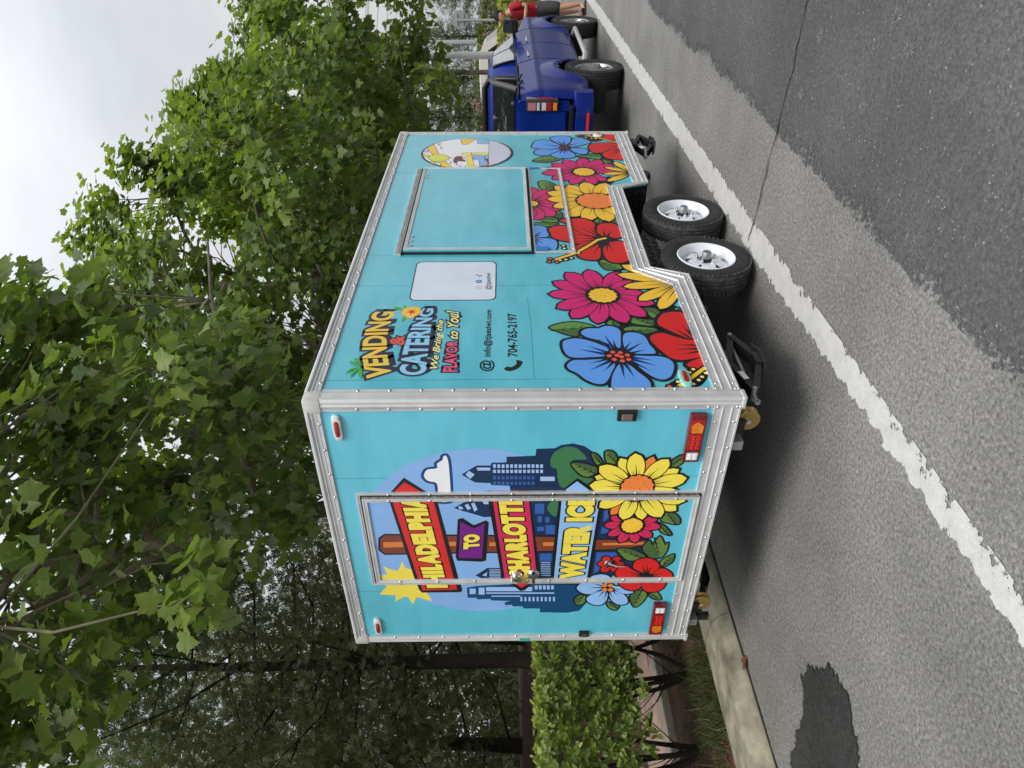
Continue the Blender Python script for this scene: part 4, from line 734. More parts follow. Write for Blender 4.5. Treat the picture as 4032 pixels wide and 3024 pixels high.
WIN_LIGHT = [[(-0.43,1.698),(-0.43,1.683),(-0.455,1.684),(-0.455,1.698)],[(-0.468,1.698),(-0.468,1.684),(-0.491,1.684),(-0.491,1.699)],[(-0.43,1.675),(-0.431,1.661),(-0.456,1.661),(-0.455,1.676)],[(-0.468,1.676),(-0.469,1.662),(-0.492,1.662),(-0.491,1.676)],[(-0.431,1.653),(-0.431,1.639),(-0.456,1.639),(-0.456,1.654)],[(-0.469,1.654),(-0.469,1.639),(-0.492,1.639),(-0.492,1.654)],[(-0.431,1.631),(-0.431,1.617),(-0.456,1.617),(-0.456,1.631)],[(-0.469,1.631),(-0.469,1.617),(-0.492,1.617),(-0.492,1.632)],[(-0.431,1.609),(-0.431,1.595),(-0.456,1.595),(-0.456,1.609)],[(-0.469,1.609),(-0.469,1.595),(-0.492,1.595),(-0.492,1.609)],[(-0.431,1.587),(-0.431,1.573),(-0.456,1.573),(-0.456,1.587)],[(-0.469,1.587),(-0.469,1.572),(-0.492,1.572),(-0.492,1.587)],[(-0.431,1.565),(-0.432,1.551),(-0.457,1.55),(-0.457,1.565)],[(-0.47,1.565),(-0.47,1.55),(-0.493,1.55),(-0.493,1.565)],[(-0.432,1.543),(-0.432,1.528),(-0.457,1.528),(-0.457,1.543)],[(-0.47,1.542),(-0.47,1.528),(-0.493,1.528),(-0.493,1.542)],[(-0.432,1.521),(-0.432,1.506),(-0.457,1.506),(-0.457,1.52)],[(-0.47,1.52),(-0.47,1.506),(-0.493,1.505),(-0.493,1.52)],[(-0.432,1.498),(-0.432,1.484),(-0.457,1.484),(-0.457,1.498)],[(-0.47,1.498),(-0.47,1.483),(-0.493,1.483),(-0.493,1.497)],[(-0.432,1.476),(-0.433,1.462),(-0.458,1.461),(-0.457,1.476)],[(-0.47,1.476),(-0.471,1.461),(-0.494,1.461),(-0.493,1.475)],[(-0.433,1.454),(-0.433,1.44),(-0.458,1.439),(-0.458,1.454)],[(-0.471,1.453),(-0.471,1.439),(-0.494,1.438),(-0.494,1.453)],[(-0.501,1.844),(-0.475,1.824),(-0.502,1.795),(-0.533,1.82)],[(-0.452,1.784),(-0.453,1.713),(-0.473,1.713),(-0.473,1.779)],[(-0.521,1.452),(-0.522,1.376),(-0.553,1.375),(-0.552,1.451)],[(-0.725,1.891),(-0.725,1.873),(-0.746,1.863),(-0.75,1.886)],[(-0.717,1.856),(-0.705,1.838),(-0.742,1.822),(-0.755,1.84)],[(-0.705,1.82),(-0.697,1.803),(-0.751,1.787),(-0.768,1.805)],[(-0.685,1.762),(-0.682,1.716),(-0.71,1.717),(-0.71,1.751)],[(-1.311,1.777),(-1.277,1.745),(-1.318,1.752)],[(-1.255,1.733),(-1.256,1.667),(-1.262,1.667),(-1.261,1.733)],[(-1.269,1.733),(-1.27,1.667),(-1.276,1.667),(-1.275,1.733)],[(-1.283,1.734),(-1.284,1.667),(-1.29,1.667),(-1.289,1.734)],[(-1.296,1.734),(-1.297,1.668),(-1.303,1.668),(-1.302,1.734)],[(-1.31,1.734),(-1.311,1.668),(-1.317,1.668),(-1.316,1.734)],[(-1.324,1.734),(-1.325,1.668),(-1.331,1.668),(-1.33,1.734)],[(-1.194,1.433),(-1.194,1.377),(-1.202,1.377),(-1.201,1.433)],[(-1.213,1.433),(-1.214,1.377),(-1.221,1.376),(-1.221,1.433)],[(-1.232,1.432),(-1.233,1.376),(-1.241,1.376),(-1.24,1.432)],[(-1.252,1.432),(-1.252,1.375),(-1.26,1.375),(-1.259,1.432)],[(-1.271,1.431),(-1.272,1.375),(-1.28,1.374),(-1.279,1.431)],[(-1.291,1.431),(-1.291,1.374),(-1.299,1.374),(-1.299,1.431)],[(-1.31,1.43),(-1.311,1.373),(-1.319,1.373),(-1.318,1.43)]]
WIN_MID = [[(-0.514,1.699),(-0.515,1.684),(-0.538,1.685),(-0.538,1.699)],[(-0.555,1.7),(-0.555,1.685),(-0.578,1.685),(-0.578,1.7)],[(-0.515,1.677),(-0.515,1.662),(-0.538,1.662),(-0.538,1.677)],[(-0.555,1.677),(-0.555,1.662),(-0.578,1.663),(-0.578,1.677)],[(-0.515,1.654),(-0.515,1.64),(-0.538,1.64),(-0.538,1.654)],[(-0.555,1.655),(-0.556,1.64),(-0.579,1.64),(-0.578,1.655)],[(-0.515,1.632),(-0.515,1.617),(-0.539,1.617),(-0.538,1.632)],[(-0.556,1.632),(-0.556,1.617),(-0.579,1.617),(-0.579,1.632)],[(-0.515,1.609),(-0.515,1.595),(-0.539,1.595),(-0.539,1.609)],[(-0.556,1.609),(-0.556,1.595),(-0.579,1.595),(-0.579,1.609)],[(-0.516,1.587),(-0.516,1.572),(-0.539,1.572),(-0.539,1.587)],[(-0.556,1.587),(-0.556,1.572),(-0.579,1.572),(-0.579,1.587)],[(-0.516,1.564),(-0.516,1.55),(-0.539,1.55),(-0.539,1.564)],[(-0.556,1.564),(-0.557,1.55),(-0.579,1.549),(-0.579,1.564)],[(-0.516,1.542),(-0.516,1.527),(-0.54,1.527),(-0.539,1.542)],[(-0.557,1.542),(-0.557,1.527),(-0.58,1.527),(-0.58,1.541)],[(-0.516,1.52),(-0.516,1.505),(-0.54,1.505),(-0.54,1.519)],[(-0.557,1.519),(-0.557,1.504),(-0.58,1.504),(-0.58,1.519)],[(-0.516,1.497),(-0.517,1.483),(-0.54,1.482),(-0.54,1.497)],[(-0.557,1.496),(-0.557,1.482),(-0.58,1.481),(-0.58,1.496)],[(-0.709,1.477),(-0.709,1.427),(-0.789,1.425),(-0.788,1.475)],[(-0.806,1.46),(-0.806,1.437),(-0.857,1.435),(-0.857,1.459)],[(-0.815,1.419),(-0.815,1.395),(-0.858,1.394),(-0.858,1.418)],[(-0.879,1.414),(-0.88,1.363),(-0.955,1.361),(-0.954,1.412)],[(-0.892,1.461),(-0.892,1.423),(-0.927,1.422),(-0.927,1.461)],[(-1.118,1.441),(-1.119,1.373),(-1.185,1.371),(-1.184,1.44)],[(-0.767,1.098),(-0.759,1.064),(-0.81,1.06),(-0.861,1.097)],[(-0.896,1.1),(-0.905,1.064),(-0.949,1.06),(-0.953,1.105)],[(-1.113,1.115),(-1.114,1.004),(-1.171,0.98),(-1.304,1.12)]]
WIN_LEFT = [[(-1.451,1.856),(-1.451,1.819),(-1.503,1.821),(-1.503,1.858)],[(-1.437,1.756),(-1.441,1.479),(-1.48,1.478),(-1.476,1.757)],[(-1.441,1.801),(-1.442,1.766),(-1.509,1.767),(-1.509,1.803)],[(-1.488,1.757),(-1.494,1.345),(-1.507,1.344),(-1.501,1.757)],[(-1.52,1.725),(-1.523,1.549),(-1.533,1.549),(-1.531,1.725)],[(-1.426,1.463),(-1.426,1.447),(-1.464,1.446),(-1.464,1.462)],[(-1.426,1.439),(-1.426,1.422),(-1.464,1.422),(-1.464,1.438)],[(-1.426,1.414),(-1.426,1.398),(-1.465,1.397),(-1.464,1.413)],[(-1.427,1.39),(-1.427,1.374),(-1.465,1.372),(-1.465,1.389)],[(-1.427,1.365),(-1.427,1.349),(-1.465,1.348),(-1.465,1.364)],[(-1.535,1.549),(-1.536,1.537),(-1.578,1.537),(-1.578,1.549)],[(-1.536,1.524),(-1.536,1.513),(-1.578,1.512),(-1.578,1.524)],[(-1.536,1.499),(-1.536,1.488),(-1.579,1.487),(-1.578,1.499)],[(-1.536,1.475),(-1.537,1.463),(-1.579,1.462),(-1.579,1.474)],[(-1.537,1.45),(-1.537,1.438),(-1.579,1.437),(-1.579,1.449)],[(-1.537,1.425),(-1.537,1.413),(-1.58,1.412),(-1.58,1.424)],[(-1.538,1.4),(-1.538,1.388),(-1.58,1.387),(-1.58,1.399)],[(-1.538,1.375),(-1.538,1.363),(-1.58,1.362),(-1.58,1.374)],[(-1.538,1.35),(-1.538,1.339),(-1.581,1.337),(-1.581,1.349)]]
BUSH = [[(-0.399,1.402),(-0.348,1.382),(-0.312,1.329),(-0.319,1.275),(-0.349,1.246),(-0.379,1.222),(-0.401,1.221),(-0.408,1.292),(-0.484,1.271),(-0.523,1.235),(-0.547,1.161),(-0.611,1.133),(-0.609,1.322),(-0.537,1.359),(-0.468,1.367),(-0.452,1.395)],[(-0.681,1.382),(-0.669,1.353),(-0.807,1.357),(-0.789,1.39),(-0.747,1.409),(-0.706,1.398)]]
POLE = [[(-0.979,2.338),(-0.952,2.308),(-0.977,1.36),(-1.096,1.365),(-1.107,2.325),(-1.074,2.349)],[(-1.002,1.141),(-1.015,0.842),(-1.051,0.841),(-1.086,0.988),(-1.089,1.135)]]
POLE_LIGHT = [[(-1.01,2.327),(-1.007,2.218),(-1.053,2.216),(-1.056,2.329)],[(-1.01,1.958),(-1.011,1.916),(-1.047,1.918),(-1.047,1.954)],[(-1.018,1.728),(-1.018,1.686),(-1.05,1.686),(-1.05,1.729)],[(-1.021,1.425),(-1.022,1.364),(-1.054,1.366),(-1.053,1.424)],[(-1.032,1.09),(-1.028,0.844),(-1.047,0.842),(-1.053,1.082)]]
SIGNS = {'ph_k': [(-0.52,2.167),(-0.625,2.057),(-0.666,2.003),(-1.466,1.9),(-1.484,1.912),(-1.485,2.146),(-1.452,2.162),(-0.663,2.26),(-0.623,2.244)],'ph': [(-0.554,2.167),(-0.629,2.08),(-0.678,2.021),(-1.46,1.931),(-1.464,2.141),(-1.401,2.147),(-0.672,2.243),(-0.615,2.221)],'to_k': [(-0.826,1.898),(-0.816,1.871),(-0.875,1.812),(-0.836,1.743),(-0.854,1.728),(-1.175,1.75),(-1.186,1.775),(-1.175,1.917),(-1.14,1.925)],'to': [(-0.845,1.884),(-0.902,1.812),(-0.862,1.752),(-1.156,1.774),(-1.15,1.907)],'ch_k': [(-0.621,1.735),(-0.623,1.507),(-1.34,1.43),(-1.39,1.464),(-1.471,1.524),(-1.478,1.55),(-1.393,1.621),(-1.337,1.662)],'ch': [(-0.621,1.709),(-0.623,1.515),(-1.34,1.452),(-1.395,1.486),(-1.445,1.543),(-1.393,1.598),(-1.337,1.643)],'wi_k': [(-0.532,1.255),(-0.611,1.168),(-0.676,1.106),(-0.759,1.111),(-1.339,1.137),(-1.424,1.183),(-1.413,1.376),(-1.336,1.369),(-0.669,1.348),(-0.609,1.324)],'wi': [(-0.556,1.256),(-0.618,1.193),(-0.676,1.137),(-0.758,1.131),(-1.339,1.156),(-1.401,1.197),(-1.391,1.355),(-1.336,1.352),(-0.673,1.333),(-0.613,1.31)]}
TXT_REAR = {'PH': [(-1.439,1.984),(-0.641,2.07),(-1.442,2.111),(-0.64,2.201)],'TO': [(-1.067,1.784),(-0.948,1.779),(-1.077,1.879),(-0.95,1.871)],'CH': [(-1.345,1.484),(-0.655,1.546),(-1.343,1.614),(-0.653,1.678)],'WI': [(-1.348,1.178),(-0.658,1.15),(-1.346,1.321),(-0.656,1.299)]}
SUN_REAR = {'c': (-0.604,0.934),'r': [(-0.603,1.019),(-0.526,0.943)],'tips': [(-0.359,0.969),(-0.402,0.793),(-0.537,0.679),(-0.697,0.667),(-0.82,0.782),(-0.838,0.99),(-0.74,1.127),(-0.586,1.189),(-0.447,1.146)],'small': [(-0.474,0.729),(-0.77,0.706),(-0.839,0.883),(-0.52,1.165),(-0.392,1.042)],'orange': [(-0.382,0.873),(-0.8,1.06)]}
PINK_REAR = {'c': (-0.887,0.934),'tips': [(-0.81,1.057),(-0.883,1.088),(-0.969,1.06),(-1.027,0.99),(-1.03,0.899),(-0.986,0.817),(-0.901,0.776),(-0.828,0.8),(-0.803,0.931)]}
SMALLRED_REAR = {'c': (-1.213,1.023),'tips': [(-1.151,1.072),(-1.152,0.982),(-1.219,0.948),(-1.285,0.983),(-1.285,1.071),(-1.212,1.103)]}
RED_REAR = {'petals': [[(-1.229,0.893),(-1.186,0.879),(-1.165,0.819),(-1.197,0.759),(-1.251,0.74),(-1.304,0.772),(-1.293,0.836),(-1.259,0.884)],[(-1.306,0.99),(-1.248,0.973),(-1.234,0.931),(-1.268,0.896),(-1.323,0.833),(-1.368,0.847),(-1.377,0.898),(-1.356,0.957)],[(-1.314,0.771),(-1.261,0.733),(-1.271,0.694),(-1.311,0.657),(-1.361,0.653),(-1.38,0.705),(-1.349,0.766)],[(-1.397,0.96),(-1.372,0.898),(-1.368,0.828),(-1.449,0.826),(-1.48,0.868),(-1.458,0.922)],[(-1.399,0.818),(-1.359,0.772),(-1.395,0.69),(-1.431,0.679),(-1.482,0.705),(-1.497,0.768),(-1.46,0.812)]],'c': (-1.333,0.803),'spikes': [(-1.23,0.843),(-1.221,0.813),(-1.24,0.786),(-1.287,0.919),(-1.322,0.903),(-1.3,0.715),(-1.33,0.699),(-1.43,0.77),(-1.44,0.743),(-1.408,0.856)],'dots': []}
BLUE_REAR = {'petals': [[(-1.449,1.21),(-1.394,1.165),(-1.38,1.089),(-1.446,1.052),(-1.508,1.106),(-1.502,1.172)],[(-1.334,1.134),(-1.31,1.082),(-1.325,1.03),(-1.376,1.007),(-1.416,1.029),(-1.385,1.089)],[(-1.549,1.143),(-1.492,1.081),(-1.488,1.026),(-1.572,1.02),(-1.623,1.059),(-1.603,1.12)],[(-1.499,1.006),(-1.494,0.951),(-1.547,0.9),(-1.606,0.891),(-1.619,0.94),(-1.573,0.99)],[(-1.437,0.995),(-1.453,0.922),(-1.499,0.863),(-1.513,0.917),(-1.478,0.972)]],'c': (-1.449,1.023),'spikes': [(-1.404,1.126),(-1.45,1.136),(-1.497,1.107),(-1.55,1.077),(-1.572,1.036),(-1.552,0.985),(-1.531,0.948),(-1.479,0.933),(-1.385,1.063),(-1.375,1.026)],'dots': [(-1.431,1.042),(-1.432,1.007),(-1.472,1.039),(-1.473,1.004)]}
LEAVES_REAR = [[(-0.427,1.291),(-0.431,1.224),(-0.462,1.156),(-0.493,1.159),(-0.523,1.207),(-0.492,1.254)],[(-0.36,1.193),(-0.372,1.162),(-0.432,1.13),(-0.432,1.163)],[(-0.35,1.123),(-0.347,1.087),(-0.388,1.062),(-0.433,1.069),(-0.425,1.108)],[(-0.413,0.772),(-0.376,0.728),(-0.399,0.705),(-0.451,0.739),(-0.455,0.772)],[(-0.839,0.779),(-0.78,0.763),(-0.797,0.708),(-0.84,0.677),(-0.879,0.679),(-0.865,0.746)],[(-0.865,0.8),(-0.9,0.748),(-0.967,0.706),(-0.953,0.753),(-0.917,0.779)],[(-1.086,0.997),(-1.082,0.939),(-1.116,0.868),(-1.154,0.83),(-1.186,0.885),(-1.171,0.943)],[(-1.079,0.854),(-1.015,0.824),(-1.052,0.802),(-0.98,0.768),(-1.053,0.731),(-1.035,0.715),(-1.108,0.715),(-1.164,0.745),(-1.154,0.808)],[(-1.193,0.735),(-1.135,0.671),(-1.203,0.671),(-1.243,0.716)],[(-1.559,1.216),(-1.522,1.184),(-1.539,1.15),(-1.602,1.159),(-1.615,1.201)],[(-1.594,1.015),(-1.616,0.967),(-1.627,0.938),(-1.674,0.955),(-1.648,0.997)],[(-1.542,0.878),(-1.485,0.841),(-1.512,0.78),(-1.597,0.797),(-1.645,0.841)],[(-1.523,0.765),(-1.501,0.722),(-1.569,0.686),(-1.566,0.728)]]
# ------------------------------------------------------------------ printed artwork on the trailer (thin vinyl, in layers)
INK = {k: mat('print_'+k, lin(*c), 0.35, 0, var=0.05, vscale=5, coat=0.15) for k, c in dict(
 black=(15, 16, 22), pink=(214, 34, 116), yellow=(250, 200, 62), orange=(246, 136, 64), red=(218, 34, 36), blue=(98, 160, 240), leaf=(96, 146, 66), leafdark=(70, 104, 60), reddot=(234, 90, 72), deepblue=(30, 90, 190),
 lemon=(252, 230, 84), skyblue=(138, 184, 238), navy=(10, 46, 84), navyleft=(8, 72, 118), winlight=(168, 200, 248), winmid=(52, 98, 176), bush=(62, 122, 78), brown=(128, 62, 42), tan=(226, 128, 62), purple=(118, 26, 138), signred=(220, 40, 40), signpink=(214, 40, 92), pale=(150, 196, 248), white=(240, 242, 246), card=(222, 232, 248), cloudline=(20, 66, 120),
 textyellow=(246, 206, 78), textblue=(150, 214, 248), coral=(238, 90, 76), cream=(252, 238, 150), ink=(40, 40, 66), textpink=(244, 84, 124), palm=(70, 176, 62), maroon=(110, 34, 44), brick=(178, 180, 200), floor=(206, 208, 228), sunlime=(228, 230, 70), rayyellow=(246, 206, 60), iconblue=(50, 96, 190), iconpink=(230, 130, 180), leafolive=(104, 134, 64)).items()}
def clip_tri(tri, conv):
    poly = list(tri); n = len(conv)
    for i in range(n):
        a, c = conv[i], conv[(i+1) % n]; out = []
        sd = lambda p: (c[0]-a[0])*(p[1]-a[1])-(c[1]-a[1])*(p[0]-a[0])
        for j in range(len(poly)):
            p, q = poly[j], poly[(j+1) % len(poly)]; sp_, sq = sd(p), sd(q)
            if sp_ >= 0: out.append(p)
            if (sp_ >= 0) != (sq >= 0):
                t_ = sp_/(sp_-sq); out.append((p[0]+(q[0]-p[0])*t_, p[1]+(q[1]-p[1])*t_))
        poly = out
        if len(poly) < 3: return None
    return poly
R4 = lambda x0, x1, z0, z1: [(x0, z0), (x1, z0), (x1, z1), (x0, z1)]
SIDE_REG = [R4(0.06, 1.15, 0.585, 2.55), [(1.15, 0.60), (1.33, 0.79), (1.33, 2.55), (1.15, 2.55)], R4(1.33, 2.70, 0.79, 2.55), [(2.70, 0.79), (2.79, 0.57), (2.79, 2.55), (2.70, 2.55)], R4(2.79, 4.035, 0.57, 2.55)]
SHELF_REG = [R4(1.588, 3.085, 1.196, 1.434)]
REAR_REG = [R4(-1.93, -1.36, 0.60, 2.55), R4(-0.66, -0.06, 0.60, 2.55), R4(-1.36, -0.66, 2.38, 2.55)]
DOOR_REG = [R4(-1.345, -0.668, 0.615, 2.384)]
PSH = lambda y, z, h: (0.0052+h, y, z)          # shelf face
PDO = lambda x, z, h: (x, -0.0052-h, z)         # door face
class Print:
    lay = {'s': 0.0, 'r': 0.0}
    def __init__(s, plane, at=None):
        s.pl = plane; s.items = []
        if at is not None: Print.lay[plane] = at
    def poly(s, ink, pts, smooth=0, grow_=0.0):
        if smooth: pts = catmull(pts, smooth)
        if grow_: pts = grow(pts, grow_)
        tri = tessellate_polygon([[Vector((p[0], p[1], 0)) for p in pts]])
        s.tris(ink, [[pts[i] for i in t] for t in tri])
    def tris(s, ink, tr):
        same = s.items and s.items[-1][0] == ink
        Print.lay[s.pl] += 0.0000025 if same else 0.000011
        s.items.append((ink, tr, Print.lay[s.pl]+0.0006))
    def build(s, name, label=None):
        regs = [(wall_r, PR, SIDE_REG), (shelf, PSH, SHELF_REG)] if s.pl == 's' else [(wall_b, PB, [q]) for q in REAR_REG]+[(door, PDO, DOOR_REG)]
        for par, P3, reg in regs:
            b = MB(); inks = []
            for ink, tr, h in s.items:
                if ink not in inks: inks.append(ink)
                mi = inks.index(ink)
                for t_ in tr:
                    for cv in reg:
                        p = clip_tri(t_, cv)
                        if p: b.add([P3(q[0], q[1], h) for q in p], [tuple(range(len(p)))], mi)
            if b.f:
                o = b.build(name, [INK[i] for i in inks], par, recalc=False)
                if label: o['label'] = label
def circle(c, rx, ry=None, k=28, wob=0, nw=12):
    ry = ry or rx
    return [(c[0]+rx*(1+wob*math.cos(nw*a))*math.cos(a), c[1]+ry*(1+wob*math.cos(nw*a))*math.sin(a)) for a in [math.tau*i/k for i in range(k)]]
def petal(c, tip, w, base=0.18):
    c, tip = Vector(c), Vector(tip); d = tip-c; ln_ = d.length; d.normalize(); q = Vector((-d.y, d.x)); A, B = [], []
    K = 9
    for i in range(K+1):
        t_ = i/K; hw = w*1.12*ln_*(math.sin(math.pi*min(1, t_**1.25*0.90+0.06)))**0.62
        p = c+d*ln_*(base+(1-base)*t_); A.append(p+q*hw); B.append(p-q*hw)
    A[-1] = B[-1] = tip
    return [tuple(p) for p in A]+[tuple(p) for p in reversed(B[:-1])]
def spike(c, tip, w, start=0.25):
    c, tip = Vector(c), Vector(tip); d = tip-c; q = Vector((-d.y, d.x)).normalized()*w; s_ = c+d*start
    return [tuple(s_+q), tuple(tip), tuple(s_-q)]
def daisy(pl, name, D, ink, cink, cr, w=0.17, ol=0.013, dots=True, rim=1.28, crz=None, extra=None, label=None):
    P_ = Print(pl); c = D['c']; pet = [petal(c, t_, w) for t_ in D['tips']]
    for t_ in (extra or []): pass
    sm = [petal(c, t_, w*0.8) for t_ in D.get('small', [])]; og = [petal(c, t_, w*0.7) for t_ in D.get('orange', [])]
    for p in sm+og+pet: P_.poly('black', p, 0, ol)
    P_.poly('black', circle(c, cr*rim+0.02, (crz or cr)*rim+0.02))
    for p in og: P_.poly('orange', p)
    for p in sm: P_.poly(ink, p)
    for p in pet: P_.poly('black', p, 0, ol*0.45); P_.poly(ink, p)
    for t_ in D['tips']+D.get('small', []):
        P_.poly('black', spike(c, Vector(c).lerp(Vector(t_), 0.72), 0.007, 0.2))
        for s_ in (-1, 1):
            v = Vector(t_)-Vector(c); q = Vector((-v.y, v.x))*0.07*s_; P_.poly('black', spike(c, Vector(c)+v*0.55+q, 0.005, 0.2))
    P_.poly('black', circle(c, cr*rim, (crz or cr)*rim))
    P_.poly(cink, circle(c, cr, crz or cr, 84, 0.045, 14))
    if dots:
        rg = random.Random(3)
        for k in range(16):
            a = rg.random()*6.28; q = rg.random()**0.5*0.8; x_, z_ = c[0]+cr*q*math.cos(a), c[1]+(crz or cr)*q*math.sin(a)
            P_.poly('brown', [(x_-0.008, z_), (x_, z_+0.004), (x_+0.008, z_), (x_, z_+0.0015)])
    P_.build(name, label)
def hibiscus(pl, name, D, ink, ol=0.013, cr=0.05, label=None, dotink='reddot', sw=0.008, dotr=0.012):
    P_ = Print(pl)
    for p in D['petals']: P_.poly('black', p, 5, ol)
    if 'c' in D: P_.poly('black', circle(D['c'], cr*1.6))
    for p in D['petals']: P_.poly('black', p, 5, ol*0.35); P_.poly(ink, p, 5)
    if 'c' in D:
        for t_ in D['spikes']:
            c = Vector(D['c']); v = Vector(t_)-c; q = Vector((-v.y, v.x))*0.06
            if ink == 'blue': P_.poly('deepblue', [tuple(c+v*0.3+q*1.4), tuple(c+v*1.0), tuple(c+v*0.3-q*0.2)])
            P_.poly('black', spike(c, t_, sw))
        P_.poly('black', circle(D['c'], cr, cr, 40, 0.08, 11))
    for a_ in D.get('lines', []): P_.poly('black', spike(a_[1], a_[0], 0.009, 0.0))
    for q_ in D.get('dots', []):
        if dotink == 'reddot': P_.poly('reddot', circle(q_, dotr))
        else: P_.poly(dotink, circle(q_, dotr))
    P_.build(name, label)
def stamen(pl, name, D, w=0.010, ink='yellow'):
    P_ = Print(pl); pts = D['stamen']
    L_, R_ = [], []
    for i, p in enumerate(pts):
        d = (Vector(pts[min(i+1, len(pts)-1)])-Vector(pts[max(0, i-1)])).normalized(); q = Vector((-d.y, d.x))
        L_.append(Vector(p)+q*w); R_.append(Vector(p)-q*w)
    out = [tuple(p) for p in L_]+[tuple(p) for p in reversed(R_)]
    P_.poly('black', out, 0, 0.011)
    for q_ in D['dots']+D['red']: P_.poly('black', circle(q_, 0.022))
    P_.poly(ink, out)
    for q_ in D['dots']: P_.poly('cream', circle(q_, 0.010))
    for q_ in D['red']: P_.poly('reddot', circle(q_, 0.011))
    P_.build(name)
def leaves(pl, name, lst, ol=0.012, ink='leaf', ink2='leafdark'):
    at = Print.lay[pl]
    for p in lst:
        P_ = Print(pl, at); P_.poly('black', p, 4, ol); P_.poly(ink, p, 4)
        c = Vector((sum(q[0] for q in p)/len(p), sum(q[1] for q in p)/len(p))); far = max(p, key=lambda q: (Vector(q)-c).length); opp = c*2-Vector(far)
        half = [q for q in catmull(p, 4) if (far[0]-opp[0])*(q[1]-opp[1])-(far[1]-opp[1])*(q[0]-opp[0]) < 0]
        if len(half) > 3: P_.poly(ink2, half)
        P_.poly('black', spike(opp, far, 0.005, 0.05))
        for k in (0.3, 0.5, 0.7):
            a_ = opp.lerp(Vector(far), k); v = Vector(far)-opp
            for s_ in (-1, 1): P_.poly('black', spike(a_, a_+v*0.16+Vector((-v.y, v.x))*0.16*s_, 0.0028, 0.0))
        P_.build(name)
def blacks(pl, lst):
    P_ = Print(pl)
    for p in lst: P_.poly('black', p, 4)
    P_.build('print_ground')
# --- right side: the flower border
blacks('s', BLACK_NEAR); blacks('s', BLACK_FAR)
leaves('s', 'leaf_print', LEAVES_NEAR[1:]+LEAVES_FAR[1:]+LEAVES_HATCH)
daisy('s', 'daisy_print', PINK_HATCH, 'pink', 'yellow', 0.050, w=0.19)
hibiscus('s', 'blue_flower_print', BLUE_HATCH, 'blue', cr=0.02)
daisy('s', 'daisy_print', PINK_FAR, 'pink', 'yellow', 0.085, w=0.155)
leaves('s', 'leaf_print', LEAVES_FAR[:1]+LEAVES_NEAR[:1])
daisy('s', 'sunflower_print', YELLOW_FAR, 'yellow', 'yellow', 0.03, w=0.10, dots=False)
for i, q in enumerate(RED_FAR['petals']): hibiscus('s', 'red_hibiscus_print', dict(petals=[q], lines=RED_FAR['lines'][:2] if i == 0 else RED_FAR['lines'][2:] if i == 1 else []), 'red', ol=0.016)
stamen('s', 'stamen_print', RED_FAR, 0.008)
hibiscus('s', 'blue_flower_print', BLUE_FAR, 'blue', cr=0.052, dotr=0.008)
daisy('s', 'sunflower_print', SUN_MID, 'yellow', 'orange', 0.142, w=0.155, rim=1.12)
hibiscus('s', 'red_hibiscus_print', RED_MID, 'red', ol=0.018, cr=0.05, sw=0.010, dotink='cream', dotr=0.011); stamen('s', 'stamen_print', RED_MID, 0.012, 'yellow')
daisy('s', 'daisy_print', PINK_NEAR, 'pink', 'yellow', 0.083, w=0.150)
daisy('s', 'sunflower_print', YELLOW_NEAR, 'yellow', 'yellow', 0.03, w=0.105, dots=False)
hibiscus('s', 'red_hibiscus_print', RED_NEAR, 'red', ol=0.022, dotink='cream', dotr=0.010); stamen('s', 'stamen_print', RED_NEAR, 0.011)
hibiscus('s', 'blue_flower_print', BLUE_NEAR, 'blue', ol=0.017, cr=0.075, dotr=0.0135, sw=0.009)

# --- lettering
def text_raw(body, offset=0.0, shear=0.0, bold=0.0):
    cu = bpy.data.curves.new('lettering', 'FONT'); cu.body = body; cu.offset = offset; cu.shear = shear; cu.resolution_u = 4; cu.space_character = 1.0+max(0.0, bold)
    o = bpy.data.objects.new('lettering', cu); COL.objects.link(o)
    dg = bpy.context.evaluated_depsgraph_get(); dg.update(); ev = o.evaluated_get(dg); me = ev.to_mesh()
    vs = [(v.co.x, v.co.y) for v in me.vertices]; fs = [tuple(p.vertices) for p in me.polygons]
    ev.to_mesh_clear(); bpy.data.objects.remove(o); bpy.data.curves.remove(cu)
    return vs, fs
def lettering(P_, body, quad, layers, shear=0.0, base=0.02, warp=None, sp=0.0):
    """quad: baseline start, baseline end, cap start, cap end; layers: (ink, extra offset), widest first"""
    v0, f0 = text_raw(body, base, shear, sp); xs = [v[0] for v in v0]; zs = [v[1] for v in v0]; x0, x1, z0, z1 = min(xs), max(xs), min(zs), max(zs)
    B0, B1, T0, T1 = [Vector(q) for q in quad]
    for ink, off, dx, dz in layers:
        vs_, fs_ = text_raw(body, base+off, shear, sp)
        def mp_(p):
            s_ = (p[0]-x0)/(x1-x0); t_ = (p[1]-z0)/(z1-z0)
            a = B0.lerp(B1, s_); c = T0.lerp(T1, s_)
            q = a.lerp(c, t_)
            if warp: q = q+Vector((0, warp(s_, t_)))
            return (q.x+dx, q.y+dz)
        w_ = [mp_(p) for p in vs_]
        P_.tris(ink, [[w_[i] for i in f] for f in fs_ if len(f) >= 3])
TS = TXT_SIDE
def quad_mid(k, mid, name, body, layers, base):
    q = TS[k]; B0, B1, T0, T1 = [Vector(p) for p in q]
    bm_, tm_ = (Vector(TS[mid][0]), Vector(TS[mid][1])); sb = bm_.y-(B0.y+B1.y)/2; st_ = tm_.y-(T0.y+T1.y)/2
    P_ = Print('s', 0.0); lettering(P_, body, q, layers, base=base, warp=lambda s_, t_: (sb*(1-t_)+st_*t_)*4*s_*(1-s_)); return P_
p = Print('s')
for q in TS['PALM']: p.poly('palm', q, 4)
p.build('palm_print')
